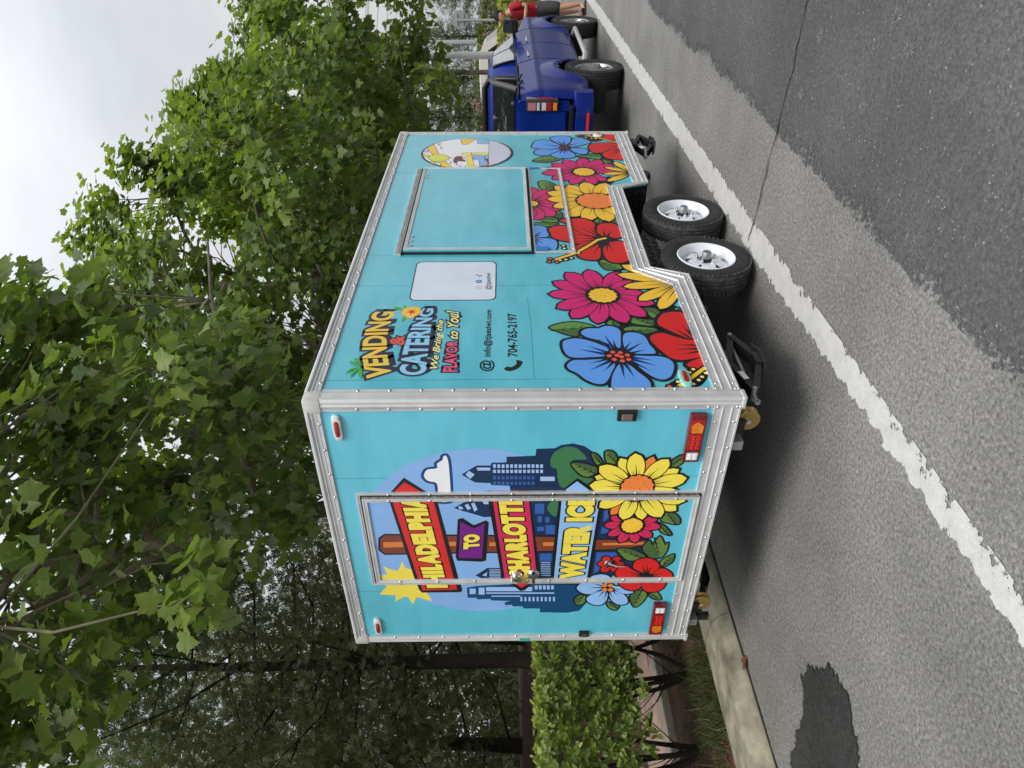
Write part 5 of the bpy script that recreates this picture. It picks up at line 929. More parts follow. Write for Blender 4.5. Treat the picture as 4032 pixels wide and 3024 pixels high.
p = quad_mid('VENDING', 'VMID', 'lettering', 'VENDING', [('ink', 0.11, 0.012, -0.012), ('ink', 0.09, 0, 0), ('textyellow', 0, 0, 0)], 0.035); p.build('lettering_print', 'yellow outlined lettering reading VENDING')
p = quad_mid('CATERING', 'CMID', 'lettering', 'CATERING', [('ink', 0.12, 0.012, -0.010), ('ink', 0.10, 0, 0), ('textblue', 0, 0, 0)], 0.035); p.build('lettering_print', 'pale blue outlined lettering reading CATERING')
p = Print('s'); lettering(p, '&', TS['AMP'], [('ink', 0.07, 0.004, -0.004), ('ink', 0.06, 0, 0), ('coral', 0, 0, 0)], base=0.03); p.build('lettering_print')
p = Print('s'); lettering(p, 'FLAVOR', TS['FLAVOR'], [('ink', 0.13, 0, 0), ('textpink', 0, 0, 0)], base=0.03); p.build('lettering_print')
p = Print('s'); lettering(p, 'to You!', TS['TOYOU'], [('ink', 0.10, 0, 0), ('cream', 0, 0, 0)], shear=0.35, base=0.02); p.build('lettering_print')
p = Print('s'); lettering(p, 'We Bring the', TS['WE'], [('ink', 0.10, 0, 0), ('cream', 0, 0, 0)], shear=0.35, base=0.02); p.build('lettering_print')
p = Print('s')
for q in TS['HIBLEAF']: p.poly('palm', q, 4)
c = TS['HIB'][0]
for q in TS['HIB'][1:]: p.poly('orange', petal(c, q, 0.36, 0.0), 0, 0.004)
for q in TS['HIB'][1:]: p.poly('textyellow', petal(c, q, 0.36, 0.0))
for q in TS['HIB'][1:]: p.poly('red', spike(c, Vector(c).lerp(Vector(q), 0.6), 0.008, 0.0))
p.build('small_hibiscus_print')
p = Print('s', 0.0); lettering(p, 'info@tjaesiwi.com', TS['INFO'], [('black', 0, 0, 0)], base=0.028, sp=0.05); p.build('lettering_print', 'black lettering reading info@tjaesiwi.com')
p = Print('s'); lettering(p, '@', TS['AT'], [('black', 0, 0, 0)], base=0.02); p.build('at_sign_print')
p = Print('s', 0.0); lettering(p, '704-765-2197', TS['TEL'], [('black', 0, 0, 0)], base=0.026, sp=0.04); p.build('lettering_print', 'black lettering reading 704-765-2197')
p = Print('s'); p.poly('black', TS['PHONE'], 4); p.build('handset_print')
# white card (its square code left blank) with the three small marks and the handle
def rrect(x0, x1, z0, z1, r_):
    out = []
    for cx_, cz_, a0 in ((x1-r_, z0+r_, -90), (x1-r_, z1-r_, 0), (x0+r_, z1-r_, 90), (x0+r_, z0+r_, 180)):
        for k in range(7): a = math.radians(a0+15*k); out.append((cx_+r_*math.cos(a), cz_+r_*math.sin(a)))
    return out
p = Print('s', 0.0); p.poly('black', rrect(0.958, 1.456, 1.683, 2.198, 0.045)); p.poly('card', rrect(0.966, 1.448, 1.690, 2.191, 0.040))
i0, i1, i2 = TS['ICON'][0]; rI = (TS['ICON'][1][0][1]-TS['ICON'][1][1][1])/2*0.85
p.poly('iconpink', rrect(i0[0]-rI, i0[0]+rI, i0[1]-rI, i0[1]+rI, rI*0.4)); p.poly('card', rrect(i0[0]-rI*.8, i0[0]+rI*.8, i0[1]-rI*.8, i0[1]+rI*.8, rI*0.3)); p.poly('iconpink', circle(i0, rI*0.45)); p.poly('card', circle(i0, rI*0.28))
p.poly('iconblue', circle(i1, rI)); lettering(p, 'f', [(i1[0]-rI*.25, i1[1]-rI), (i1[0]+rI*.4, i1[1]-rI), (i1[0]-rI*.25, i1[1]+rI*.6), (i1[0]+rI*.4, i1[1]+rI*.6)], [('card', 0, 0, 0)], base=0.03)
p.poly('black', circle((i2[0]-rI*.2, i2[1]-rI*.4), rI*.5)); p.poly('card', circle((i2[0]-rI*.2, i2[1]-rI*.4), rI*.26)); p.poly('black', [(i2[0]+rI*.1, i2[1]-rI*.4), (i2[0]+rI*.3, i2[1]-rI*.4), (i2[0]+rI*.3, i2[1]+rI*.5), (i2[0]+rI*.8, i2[1]+rI*.4), (i2[0]+rI*.7, i2[1]+rI*.7), (i2[0]+rI*.3, i2[1]+rI), (i2[0]+rI*.1, i2[1]+rI)])
lettering(p, '@tjaesiwi', TS['CARD'], [('black', 0, 0, 0)], base=0.014); p.build('card_print', 'white rounded card with a black border and small icons')
# oval emblem: sun and rays over pale bricks and a grey floor
A_ = OVAL_ART; oc = (3.520, 1.955)
p = Print('s', 0.0); p.poly('black', circle((3.525, 1.955), 0.398, 0.405, 72)); p.poly('white', circle((3.535, 1.958), 0.382, 0.385, 72))
for q in A_['bricks']: p.poly('brick', q)
for q in A_['rays']: p.poly('black', q, 0, 0.006); p.poly('rayyellow', q)
p.poly('black', A_['sun'], 4, 0.006); p.poly('sunlime', A_['sun'], 4)
p.poly('black', A_['floor'], 0, 0.004); p.poly('floor', A_['floor'])
for q in A_['maroon']: p.poly('maroon', q, 3)
for q in A_['blue']: p.poly('black', q, 0, 0.004); p.poly('skyblue', q)
for q in A_['yellow']: p.poly('black', q, 0, 0.004); p.poly('lemon', q)
p.build('oval_emblem_print', 'oval emblem with a yellow sun, rays and pale bricks')

# --- rear: signpost, skyline and flowers
p = Print('r'); p.poly('skyblue', circle((SKY_DISC[0], SKY_DISC[1]), SKY_DISC[2]*1.02, SKY_DISC[2]*1.0, 90)); p.build('sky_disc_print')
p = Print('r'); p.poly('lemon', STAR, 2); p.build('sun_print')
p = Print('r'); p.poly('cloudline', CLOUD, 4, 0.016); p.poly('white', CLOUD, 4); p.build('cloud_print')
for k_, q in enumerate(NAVY+NAVY_LEFT):
    p = Print('r'); p.poly('navyleft' if k_ == len(NAVY) else 'navy', q)
    xs_ = [t_[0] for t_ in q]; zs_ = [t_[1] for t_ in q]; x0_, x1_, z0_, z1_ = min(xs_)-.01, max(xs_)+.01, min(zs_)-.01, max(zs_)+.01
    inside = lambda w_: x0_ < sum(t_[0] for t_ in w_)/len(w_) < x1_ and z0_ < sum(t_[1] for t_ in w_)/len(w_) < z1_
    if k_ in (0, 3): p.poly('bush', BUSH[0 if k_ == 0 else 1], 3)
    for w_ in WIN_MID:
        if inside(w_): p.poly('winmid', w_)
    for w_ in WIN_LIGHT+WIN_LEFT:
        if inside(w_): p.poly('winlight', w_)
    p.build('skyline_print')
p = Print('r')
for q in POLE: p.poly('black', q, 0, 0.012)
for q in POLE: p.poly('brown', q)
for q in POLE_LIGHT: p.poly('tan', q)
p.build('signpost_print')
def sign(kk, fill, ink, body, tk, base=0.085):
    p = Print('r'); p.poly('black', SIGNS[kk]); p.poly(ink, SIGNS[fill])
    inner = SIGNS[fill]; c = Vector((sum(q[0] for q in inner)/len(inner), sum(q[1] for q in inner)/len(inner)))
    lettering(p, body, TXT_REAR[tk], [('black', 0.06, 0, 0), ('lemon', 0, 0, 0)], base=base, sp=0.12)
    p.build('sign_print', 'painted sign board reading '+body)
sign('ph_k', 'ph', 'signred', 'PHILADELPHIA', 'PH'); sign('to_k', 'to', 'purple', 'TO', 'TO'); sign('ch_k', 'ch', 'signpink', 'CHARLOTTE', 'CH'); sign('wi_k', 'wi', 'pale', 'WATER ICE', 'WI')
leaves('r', 'leaf_print', LEAVES_REAR, 0.010, 'leafolive')
daisy('r', 'daisy_print', PINK_REAR, 'signpink', 'yellow', 0.058, w=0.17, ol=0.010, dots=False)
hibiscus('r', 'blue_flower_print', BLUE_REAR, 'pale', ol=0.010, cr=0.03, dotink='orange', dotr=0.016, sw=0.006)
daisy('r', 'small_red_flower_print', SMALLRED_REAR, 'red', 'black', 0.02, w=0.26, ol=0.009, dots=False)
hibiscus('r', 'red_hibiscus_print', RED_REAR, 'red', ol=0.010, cr=0.03, sw=0.007)
daisy('r', 'sunflower_print', SUN_REAR, 'lemon', 'orange', 0.088, w=0.165, ol=0.013, crz=0.086, rim=1.12)
# ------------------------------------------------------------------ blue pickup coupled in front of the trailer
TRK = Vector((-1.215, 6.50, 0.0))
BLUEP = mat('blue_metallic_paint', (0.004, 0.018, 0.18), 0.28, 0.0, var=0.06, vscale=3, coat=0.32, spec=0.15)
GLASS = mat('dark_car_glass', (0.015, 0.018, 0.020), 0.03, 0.0, spec=0.9, coat=0.6)
SIDE_GLASS = mat('bright_side_glass', (0.70, 0.72, 0.74), 0.05, 0.9)
GREYBAR = mat('grey_bar_coating', (0.07, 0.07, 0.072), 0.55, 0, bump=0.1)
ALLOY = mat('alloy_wheel', (0.40, 0.41, 0.42), 0.3, 0.85)
SILVER = mat('silver_step', (0.60, 0.60, 0.61), 0.3, 0.6)
truck = thing('pickup_truck', 'dark blue metallic pickup truck coupled in front of the turquoise trailer', 'pickup truck', TRK)
T = lambda x, y, z: (TRK.x+x, TRK.y+y, z)
RW, FW_, ARC = 1.20, 4.55, 0.50
def half_w(y, z):
    """half width of the body side at length y and height z"""
    w = 0.865+0.085*math.sin(max(0, min(1, (z-0.42)/1.12))*math.pi)**0.8
    if z > 1.18: w += 0.012-(z-1.18)*0.10
    if z < 0.62: w -= (0.62-z)*0.25
    for c in (RW, FW_):
        d = math.hypot(y-c, (z-0.40))
        w += 0.055*max(0, 1-abs(d-ARC-0.04)/0.20)**1.2
    w -= 0.10*max(0, (y-4.9)/0.6)**2
    w -= 0.085*max(0, (0.26-y)/0.26)**2.2
    return w
def top_z(y): return 1.45 if y < 3.95 else 1.45-0.26*min(1, (y-3.95)/0.35)**0.8*0.35-max(0, y-4.2)*0.09
def body_side(s, y0, y1, name, mt, zlo=0.52):
    ny = int((y1-y0)/0.045)+2; nz = 26; b = MB(); keep = []
    ys = np.linspace(y0, y1, ny)
    for y in ys:
        for k in range(nz):
            z = zlo+(top_z(y)-zlo)*k/(nz-1); yy = y
            for c in (RW, FW_):
                d = math.hypot(yy-c, z-0.40)
                if ARC-0.045 < d < ARC+0.02: f_ = ARC/d; yy = c+(yy-c)*f_; z = 0.40+(z-0.40)*f_
            b.v.append(T(s*half_w(yy, z), yy, z))
    for j in range(ny-1):
        for k in range(nz-1):
            cy_ = (ys[j]+ys[j+1])/2; q = [b.v[i] for i in (j*nz+k, j*nz+k+1, (j+1)*nz+k+1, (j+1)*nz+k)]
            cz_ = sum(p[2] for p in q)/4; cyy = sum(p[1] for p in q)/4-TRK.y
            if any(math.hypot(cyy-c, cz_-0.40) < ARC-0.012 for c in (RW, FW_)): continue
            b.f.append((j*nz+k, j*nz+k+1, (j+1)*nz+k+1, (j+1)*nz+k)); b.m.append(0)
    o = b.build(name, mt, truck, smooth=True)
    md = o.modifiers.new('thick', 'SOLIDIFY'); md.thickness = 0.03; md.offset = -1 if s > 0 else -1
    return o
for s_ in (1, -1):
    body_side(s_, 0.02, 1.775, 'bed_side', BLUEP); body_side(s_, 1.785, 2.865, 'door', BLUEP); body_side(s_, 2.873, 3.99, 'door', BLUEP); body_side(s_, 3.998, 5.38, 'front_wing', BLUEP)
# tail: gate, corner posts, lights, bumper
b = MB(); prof = [(0.82, 0.03), (0.86, 0.0), (1.05, 0.012), (1.15, 0.022), (1.30, 0.008), (1.42, 0.0), (1.462, 0.02), (1.465, 0.09), (0.82, 0.09)]
xs = np.linspace(-0.715, 0.715, 12)
for x in xs:
    for z, d in prof: b.v.append(T(x, d-0.015*(1-(x/0.72)**2), z))
n_ = len(prof)
for j in range(len(xs)-1):
    for k in range(n_): b.f.append((j*n_+k, j*n_+(k+1) % n_, (j+1)*n_+(k+1) % n_, (j+1)*n_+k)); b.m.append(0)
b.f += [tuple(range(n_)), tuple((len(xs)-1)*n_+k for k in range(n_))]; b.m += [0, 0]
gate = b.build('tailgate', BLUEP, truck, smooth=True)
b = MB()
for i, st in enumerate([((0, 0), (0, 1)), ((1.2, 0), (1.8, 0)), ((3, 0), (3, 1)), ((3.4, 1), (4, 0)), ((4, 0), (4.6, 1)), ((5.6, 0), (5.0, 1)), ((5.6, 0), (6.4, 0)), ((1.2, 0), (1.2, 1)), ((1.8, 0), (1.8, 1)), ((1.2, 1), (1.8, 1))]):
    (a0, a1), (c0, c1) = st; b.bar(T(0.45+a0*0.022, 0.008, 1.005+a1*0.028), T(0.45+c0*0.022, 0.008, 1.005+c1*0.028), 0.006, 0.007)
b.build('badge', CHROME, gate)
for s_ in (1, -1):
    poly = [(0.722, 0.82), (0.835, 0.82), (0.85, 0.95), (0.85, 1.40), (0.82, 1.445), (0.722, 1.455)]
    MB().prism([(TRK.x+s_*p[0], p[1]) for p in poly], 0.10, 'xz', TRK.y+0.005).build('corner_post', BLUEP, truck, bevel=0.006)
    b = MB().box(T(s_*0.800, 0.05, 1.155), (0.155, 0.17, 0.40)); tl = b.build('tail_lamp', mat('smoked_lens', (0.05, 0.03, 0.03), 0.1, coat=1.0), truck, smooth=True, bevel=0.02)
    for (z_, h_, mt_) in ((1.285, 0.10, mat('pink_lens', (0.50, 0.18, 0.20), 0.15, coat=0.8)), (1.205, 0.035, LENS_CLEAR), (1.135, 0.055, LENS_CLEAR), (1.07, 0.06, LENS_RED), (0.995, 0.05, LENS_AMBER)):
        MB().box(T(s_*0.785, -0.030, z_), (0.095, 0.016, h_)).build('lamp_cell', mt_, tl, bevel=0.005)
    MB().box(T(s_*0.868, 0.03, 1.12), (0.03, 0.10, 0.20)).build('lamp_cell', LENS_RED, tl, bevel=0.008)
bu = MB()
xs = np.linspace(-0.93, 0.93, 18)
prof = [(0.76, 0.06), (0.755, -0.07), (0.735, -0.10), (0.55, -0.115), (0.515, -0.09), (0.51, 0.06)]
for x in xs:
    for z, d in prof: bu.v.append(T(x, d+0.16*max(0, (abs(x)-0.62)/0.31)**2.2, z))
n_ = len(prof)
for j in range(len(xs)-1):
    for k in range(n_): bu.f.append((j*n_+k, j*n_+(k+1) % n_, (j+1)*n_+(k+1) % n_, (j+1)*n_+k)); bu.m.append(0)
bu.f += [tuple(range(n_)), tuple((len(xs)-1)*n_+k for k in range(n_))]; bu.m += [0, 0]
bump = bu.build('rear_bumper', BLUEP, truck, smooth=True)
for s_ in (1, -1): MB().box(T(s_*0.60, -0.117, 0.585), (0.26, 0.012, 0.034)).build('reflector', LENS_BRIGHT, bump, bevel=0.004)
MB().box(T(0, -0.02, 0.79), (1.6, 0.16, 0.05)).build('step_pad', BLACK, bump, bevel=0.01)
b = MB().box(T(0.225, -0.06, 0.45), (0.06, 0.30, 0.06)); b.lathe([(0.0, 0.09), (0.018, 0.085), (0.025, 0.065), (0.018, 0.045), (0.014, 0.0), (0.03, 0.0)], T(0.225, -0.19, 0.40+0.03), 'z', 14); b.build('tow_ball', BLACK_STEEL, bump)
# load bed, underbody
b = MB(); 
for s_ in (1, -1): b.box(T(s_*0.84, 0.92, 1.17), (0.03, 1.66, 0.52)); b.box(T(s_*0.87, 0.92, 1.452), (0.075, 1.70, 0.014))
b.box(T(0, 0.92, 0.90), (1.7, 1.66, 0.03)); b.box(T(0, 1.72, 1.17), (1.7, 0.03, 0.52)); b.build('load_bed', BLACK, truck)
b = MB(); b.box(T(0, 2.7, 0.60), (1.5, 5.0, 0.16)); b.box(T(0, 4.55, 0.80), (1.2, 1.2, 0.5)); b.box(T(0, 1.2, 0.80), (1.05, 1.1, 0.3)); b.build('underbody', BLACK, truck)
for s_ in (1, -1):
    for c in (RW, FW_):
        b = MB(); K = 20
        for k in range(K+1):
            a = math.pi*(-0.08+1.16*k/K); p = (c+math.cos(a)*(ARC+0.012), 0.40+math.sin(a)*(ARC+0.012)); b.v += [T(s_*0.90, p[0], p[1]), T(s_*0.50, p[0], p[1])]
        b.f = [(2*k, 2*k+1, 2*k+3, 2*k+2) for k in range(K)]; b.m = [0]*K; b.build('wheel_arch_liner', BLACK, truck)
    for y_ in (0.55, 0.85):
        MB().tube([T(s_*0.90, y_-0.04, 1.45), T(s_*0.92, y_-0.03, 1.42), T(s_*0.955, y_, 1.395), T(s_*0.92, y_+0.03, 1.42), T(s_*0.90, y_+0.05, 1.45)], 0.012, 8).build('rope_hook', BLACK, truck)
# cab
def ring(z, hw, y0, y1, n=36, p=5.0):
    out = []
    for k in range(n):
        a = math.tau*k/n; ca, sa = math.cos(a), math.sin(a)
        out.append(T(hw*math.copysign(abs(ca)**(2/p), ca), (y0+y1)/2+(y1-y0)/2*math.copysign(abs(sa)**(2/p), sa), z))
    return out
RG = [(1.40, 0.895, 1.77, 4.02), (1.48, 0.885, 1.79, 3.94), (1.66, 0.815, 1.90, 3.58), (1.80, 0.745, 2.02, 3.28), (1.855, 0.69, 2.10, 3.14), (1.885, 0.56, 2.24, 2.98), (1.895, 0.25, 2.45, 2.75)]
def cab_pt(side, u, z, off=0.0):
    """point on the cab's side (or rear) skin: u along length 0..1"""
    for i in range(len(RG)-1):
        if RG[i][0] <= z <= RG[i+1][0]:
            f_ = (z-RG[i][0])/(RG[i+1][0]-RG[i][0]); hw, y0, y1 = [RG[i][j]+(RG[i+1][j]-RG[i][j])*f_ for j in (1, 2, 3)]; break
    if side in (1, -1): return T(side*(hw*0.995+off), u, z)
    if side == 'rear': return T(u*hw, y0-off+0.002, z)
    return T(u*hw, y1+off, z)
b = MB(); n_ = 60
for q in RG: b.v += ring(*q, n=n_)
for i in range(len(RG)-1):
    for k in range(n_): b.f.append((i*n_+k, i*n_+(k+1) % n_, (i+1)*n_+(k+1) % n_, (i+1)*n_+k)); b.m.append(0)
b.f.append(tuple((len(RG)-1)*n_+k for k in range(n_))); b.m.append(0)
cab = b.build('cab', BLUEP, truck, smooth=True)
def pane(name, pts, side, off=0.006, mt=GLASS, k=6):
    """quad-ish pane: lower edge pts[0]->pts[1], upper edge pts[3]->pts[2]; follows the skin"""
    b = MB(); (a, c, d, e) = pts
    for j in range(k+1):
        for i in range(k+1):
            s_, t_ = i/k, j/k
            u = (a[0]+(c[0]-a[0])*s_)*(1-t_)+(e[0]+(d[0]-e[0])*s_)*t_; z = (a[1]+(c[1]-a[1])*s_)*(1-t_)+(e[1]+(d[1]-e[1])*s_)*t_
            b.v.append(cab_pt(side, u, z, off))
    b.f = [(j*(k+1)+i, j*(k+1)+i+1, (j+1)*(k+1)+i+1, (j+1)*(k+1)+i) for j in range(k) for i in range(k)]; b.m = [0]*len(b.f)
    return b.build(name, mt, cab, smooth=True)
for s_ in (1, -1):
    pane('window_seal', [(1.98, 1.465), (3.80, 1.465), (3.19, 1.815), (2.22, 1.815)], s_, 0.006, BLACK)
    pane('side_window', [(2.03, 1.485), (2.84, 1.485), (2.84, 1.795), (2.26, 1.795)], s_, 0.012, SIDE_GLASS); pane('side_window', [(2.90, 1.485), (3.70, 1.485), (3.16, 1.795), (2.90, 1.795)], s_, 0.012, SIDE_GLASS)
pane('rear_window', [(-0.80, 1.48), (0.80, 1.48), (0.84, 1.80), (-0.84, 1.80)], 'rear', 0.012); pane('windscreen', [(-0.88, 1.47), (0.88, 1.47), (0.86, 1.82), (-0.86, 1.82)], 'front', 0.012)
# bonnet and front
b = MB(); ys_ = np.linspace(3.9, 5.40, 10); xs = np.linspace(-1, 1, 13)
for y in ys_:
    for x in xs: b.v.append(T(x*half_w(y, top_z(y))*0.99, y, top_z(y)+0.05*(1-x**4)-0.25*max(0, (y-5.2)/0.2)**2*0.2))
nx_ = len(xs); b.f = [(j*nx_+i, j*nx_+i+1, (j+1)*nx_+i+1, (j+1)*nx_+i) for j in range(len(ys_)-1) for i in range(nx_-1)]; b.m = [0]*len(b.f); b.build('bonnet', BLUEP, truck, smooth=True)
b = MB().box(T(0, 5.36, 0.86), (1.70, 0.16, 0.80)); fr = b.build('front_end', BLUEP, truck, bevel=0.05); MB().box(T(0, 5.45, 1.0), (1.1, 0.03, 0.32)).build('grille', BLACK, fr)
for s_ in (1, -1): MB().box(T(s_*0.68, 5.43, 1.05), (0.28, 0.05, 0.16)).build('headlight', LENS_CLEAR, fr, bevel=0.02)
b = MB().tube([T(-0.55, 5.50, 0.55), T(-0.55, 5.58, 1.0), T(-0.50, 5.56, 1.28), T(-0.40, 5.55, 1.33), T(0.40, 5.55, 1.33), T(0.50, 5.56, 1.28), T(0.55, 5.58, 1.0), T(0.55, 5.50, 0.55)], 0.038, 10); b.build('bull_bar', GREYBAR, truck, smooth=True)
# sports bar, side steps, mirrors, handles, wheels
b = MB().tube([T(-0.80, 1.25, 1.45), T(-0.79, 1.32, 1.70), T(-0.74, 1.40, 1.85), T(-0.64, 1.42, 1.905), T(0.64, 1.42, 1.905), T(0.74, 1.40, 1.85), T(0.79, 1.32, 1.70), T(0.80, 1.25, 1.45)], 0.043, 12); bar_ = b.build('sports_bar', BLACK, truck, smooth=True)
for s_ in (1, -1):
    MB().tube([T(s_*0.80, 0.72, 1.45), T(s_*0.79, 1.00, 1.66), T(s_*0.76, 1.22, 1.78), T(s_*0.75, 1.37, 1.80)], 0.038, 10).build('bar_leg', GREYBAR, bar_, smooth=True)
    b = MB().tube([T(s_*0.86, 1.86, 0.47), T(s_*0.98, 1.98, 0.445), T(s_*0.98, 3.82, 0.445), T(s_*0.86, 3.94, 0.47)], 0.036, 10); b.build('side_step', SILVER, truck, smooth=True)
    b = MB().box(T(s_*1.06, 3.58, 1.52), (0.20, 0.11, 0.25)); mr = b.build('mirror', BLACK, truck, smooth=True, bevel=0.035); MB().bar(T(s_*0.88, 3.62, 1.45), T(s_*1.0, 3.60, 1.47), 0.05, 0.05).build('mirror_arm', BLACK, mr)
    MB().box(T(s_*1.06, 3.519, 1.52), (0.15, 0.008, 0.19)).build('mirror_glass', mat('mirror_glass', (0.03, 0.035, 0.035), 0.05, 0.6), mr, bevel=0.01)
    for y_ in (2.02, 3.05): MB().tube([T(s_*0.935, y_, 1.27), T(s_*0.972, y_+0.03, 1.275), T(s_*0.972, y_+0.15, 1.275), T(s_*0.935, y_+0.18, 1.27)], 0.013, 8).build('door_handle', CHROME, truck, smooth=True)
    MB().box(T(s_*0.90, 3.99, 0.60), (0.03, 0.40, 0.05)).build('sill_trim', BLACK, truck)
def truck_wheel():
    R_, r_, w = 0.398, 0.252, 0.128
    prof = [(r_, -w*0.6), (r_+0.012, -w*0.85), (r_+0.06, -w), (R_-0.05, -w*0.98), (R_-0.012, -w*0.84)]
    for g in (-0.5, -0.17, 0.17, 0.5): prof += [(R_, w*(g-0.10)), (R_-0.010, w*(g-0.06)), (R_-0.010, w*(g+0.06)), (R_, w*(g+0.10))]
    prof += [(R_-0.012, w*0.84), (R_-0.05, w*0.98), (r_+0.06, w), (r_+0.012, w*0.85), (r_, w*0.6)]
    b = MB().lathe(prof, (0, 0, 0), 'x', 64)
    for k in range(48):
        for s_ in (-1, 1): M = Matrix.Rotation(math.tau*k/48, 3, 'X'); b.box(M @ Vector((s_*w*0.82, 0, R_-0.012)), (0.035, 0.028, 0.020), 0, M)
    t = b.build('tyre', RUBBER, smooth=True, recalc=False); ty = t.data; bpy.data.objects.remove(t)
    b = MB().lathe([(0.256, 0.092), (0.262, 0.10), (0.250, 0.102), (0.236, 0.085), (0.228, 0.0), (0.225, -0.09)], (0, 0, 0), 'x', 48)
    b.lathe([(0.0, 0.075), (0.045, 0.072), (0.07, 0.06), (0.075, 0.02)], (0, 0, 0), 'x', 24)
    for k in range(6):
        for d_ in (-0.13, 0.13):
            a = math.tau*k/6+d_; a2 = math.tau*k/6+d_*0.35
            b.bar((0.055, 0.05*math.cos(a2), 0.05*math.sin(a2)), (0.080, 0.235*math.cos(a), 0.235*math.sin(a)), 0.028, 0.03, up=(1, 0, 0))
    t = b.build('rim', ALLOY, smooth=True); rm = t.data; bpy.data.objects.remove(t)
    b = MB().lathe([(0.0, 0.0), (0.20, 0.0), (0.225, -0.03)], (0, 0, 0), 'x', 32); t = b.build('brake_disc', BLACK, recalc=False); bd = t.data; bpy.data.objects.remove(t)
    return ty, rm, bd
ty, rm, bd = truck_wheel()
for s_ in (1, -1):
    for c in (RW, FW_):
        w = instance('wheel', rm, T(s_*0.865, c, 0.398), truck, rot=(rng.random()*6, 0, 0 if s_ > 0 else math.pi))
        instance('tyre', ty, T(s_*0.865, c, 0.398), w, rot=(0, 0, 0 if s_ > 0 else math.pi)); instance('brake_disc', bd, T(s_*0.865, c, 0.398), w, rot=(0, 0, 0 if s_ > 0 else math.pi))
# ------------------------------------------------------------------ person in red T-shirt beyond the pickup
PX = Vector((-0.40, 13.20, 0.0))
SKIN = mat('skin', (0.52, 0.28, 0.19), 0.55, var=0.06); SHIRT = mat('red_cotton', (0.36, 0.010, 0.022), 0.85, var=0.15, vscale=8, bump=0.3, bscale=25); SHORTS = mat('grey_shorts', (0.045, 0.046, 0.05), 0.85, var=0.2, bump=0.3, bscale=25)
CAPM = mat('black_cap', (0.010, 0.010, 0.012), 0.8); SHOE = mat('dark_sandal', (0.015, 0.015, 0.015), 0.7)
person = thing('person', 'person in red T-shirt, grey shorts and black cap standing beyond the pickup, looking down', 'person', PX)
# local frame: person faces the pickup (towards -Y, a little to the left)
FACE = Vector((-0.75, -0.66, 0)).normalized(); RGT = Vector((FACE.y*-1, FACE.x, 0)) * -1
def Q(r_, f_, z): v = PX+RGT*r_+FACE*f_; return (v.x, v.y, z)
def skin_mesh(name, nodes, edges, mt, parent, root=0, sub=2):
    me = bpy.data.meshes.new(name); me.from_pydata([n[0] for n in nodes], edges, []); me.materials.append(mt)
    o = link(name, me, parent); sk = o.modifiers.new('skin', 'SKIN')
    bm = bmesh.new(); bm.from_mesh(me); lay = bm.verts.layers.skin.verify()
    for v, n in zip(bm.verts, nodes):
        v[lay].radius = n[1] if isinstance(n[1], tuple) else (n[1], n[1]); v[lay].use_root = (v.index == root)
    bm.to_mesh(me); bm.free(); sk.use_smooth_shade = True
    sb = o.modifiers.new('sub', 'SUBSURF'); sb.levels = sub; sb.render_levels = sub
    return o
N = [(Q(0, 0, 0.98), 0.09), (Q(0, 0.01, 1.12), 0.09), (Q(0, 0.03, 1.32), 0.10), (Q(0, 0.05, 1.46), (0.10, 0.075)), (Q(0, 0.085, 1.545), 0.052), (Q(0, 0.115, 1.60), 0.055),
     (Q(0.19, 0.04, 1.43), 0.058), (Q(0.25, 0.02, 1.17), 0.042), (Q(0.22, 0.22, 1.05), 0.034), (Q(0.20, 0.29, 1.04), 0.026),
     (Q(-0.19, 0.04, 1.43), 0.058), (Q(-0.25, 0.06, 1.18), 0.042), (Q(-0.13, 0.24, 1.20), 0.034), (Q(-0.08, 0.29, 1.22), 0.026),
     (Q(0.10, 0.0, 0.88), 0.07), (Q(0.13, 0.02, 0.52), 0.062), (Q(0.14, -0.04, 0.28), 0.055), (Q(0.14, -0.06, 0.09), 0.040), (Q(0.15, 0.08, 0.035), 0.036),
     (Q(-0.10, 0.0, 0.88), 0.07), (Q(-0.15, 0.06, 0.52), 0.062), (Q(-0.17, 0.03, 0.28), 0.055), (Q(-0.18, 0.0, 0.09), 0.040), (Q(-0.20, 0.14, 0.035), 0.036)]
E_ = [(0, 1), (1, 2), (2, 3), (3, 4), (4, 5), (3, 6), (6, 7), (7, 8), (8, 9), (3, 10), (10, 11), (11, 12), (12, 13), (0, 14), (14, 15), (15, 16), (16, 17), (17, 18), (0, 19), (19, 20), (20, 21), (21, 22), (22, 23)]
# hands: palm plus five fingers each
def hand(w, d, up, s_, base):
    w = Vector(w); d = Vector(d).normalized(); up = Vector(up).normalized(); lat = d.cross(up).normalized()*s_
    k = len(N); N.append((tuple(w+d*0.05), (0.030, 0.016))); E_.append((base, k))
    for i, (o_, ln_) in enumerate(((-0.028, 0.060), (-0.010, 0.075), (0.010, 0.072), (0.028, 0.056))):
        p0 = w+d*0.085+lat*o_; p1 = p0+d*ln_*0.55-up*0.008; p2 = p1+d*ln_*0.45-up*0.022
        a = len(N); N.extend([(tuple(p0), 0.0095), (tuple(p1), 0.0085), (tuple(p2), 0.0075)]); E_.extend([(k, a), (a, a+1), (a+1, a+2)])
    a = len(N); t0 = w+d*0.03-lat*0.034; N.extend([(tuple(t0), 0.010), (tuple(t0+d*0.035-lat*0.02), 0.009)]); E_.extend([(k, a), (a, a+1)])
hand(N[9][0], Vector(N[9][0])-Vector(N[8][0]), (0, 0, 1), 1, 9); hand(N[13][0], Vector(N[13][0])-Vector(N[12][0]), (0, 0, 1), -1, 13)
body = skin_mesh('body', N, E_, SKIN, person, 0, 2)
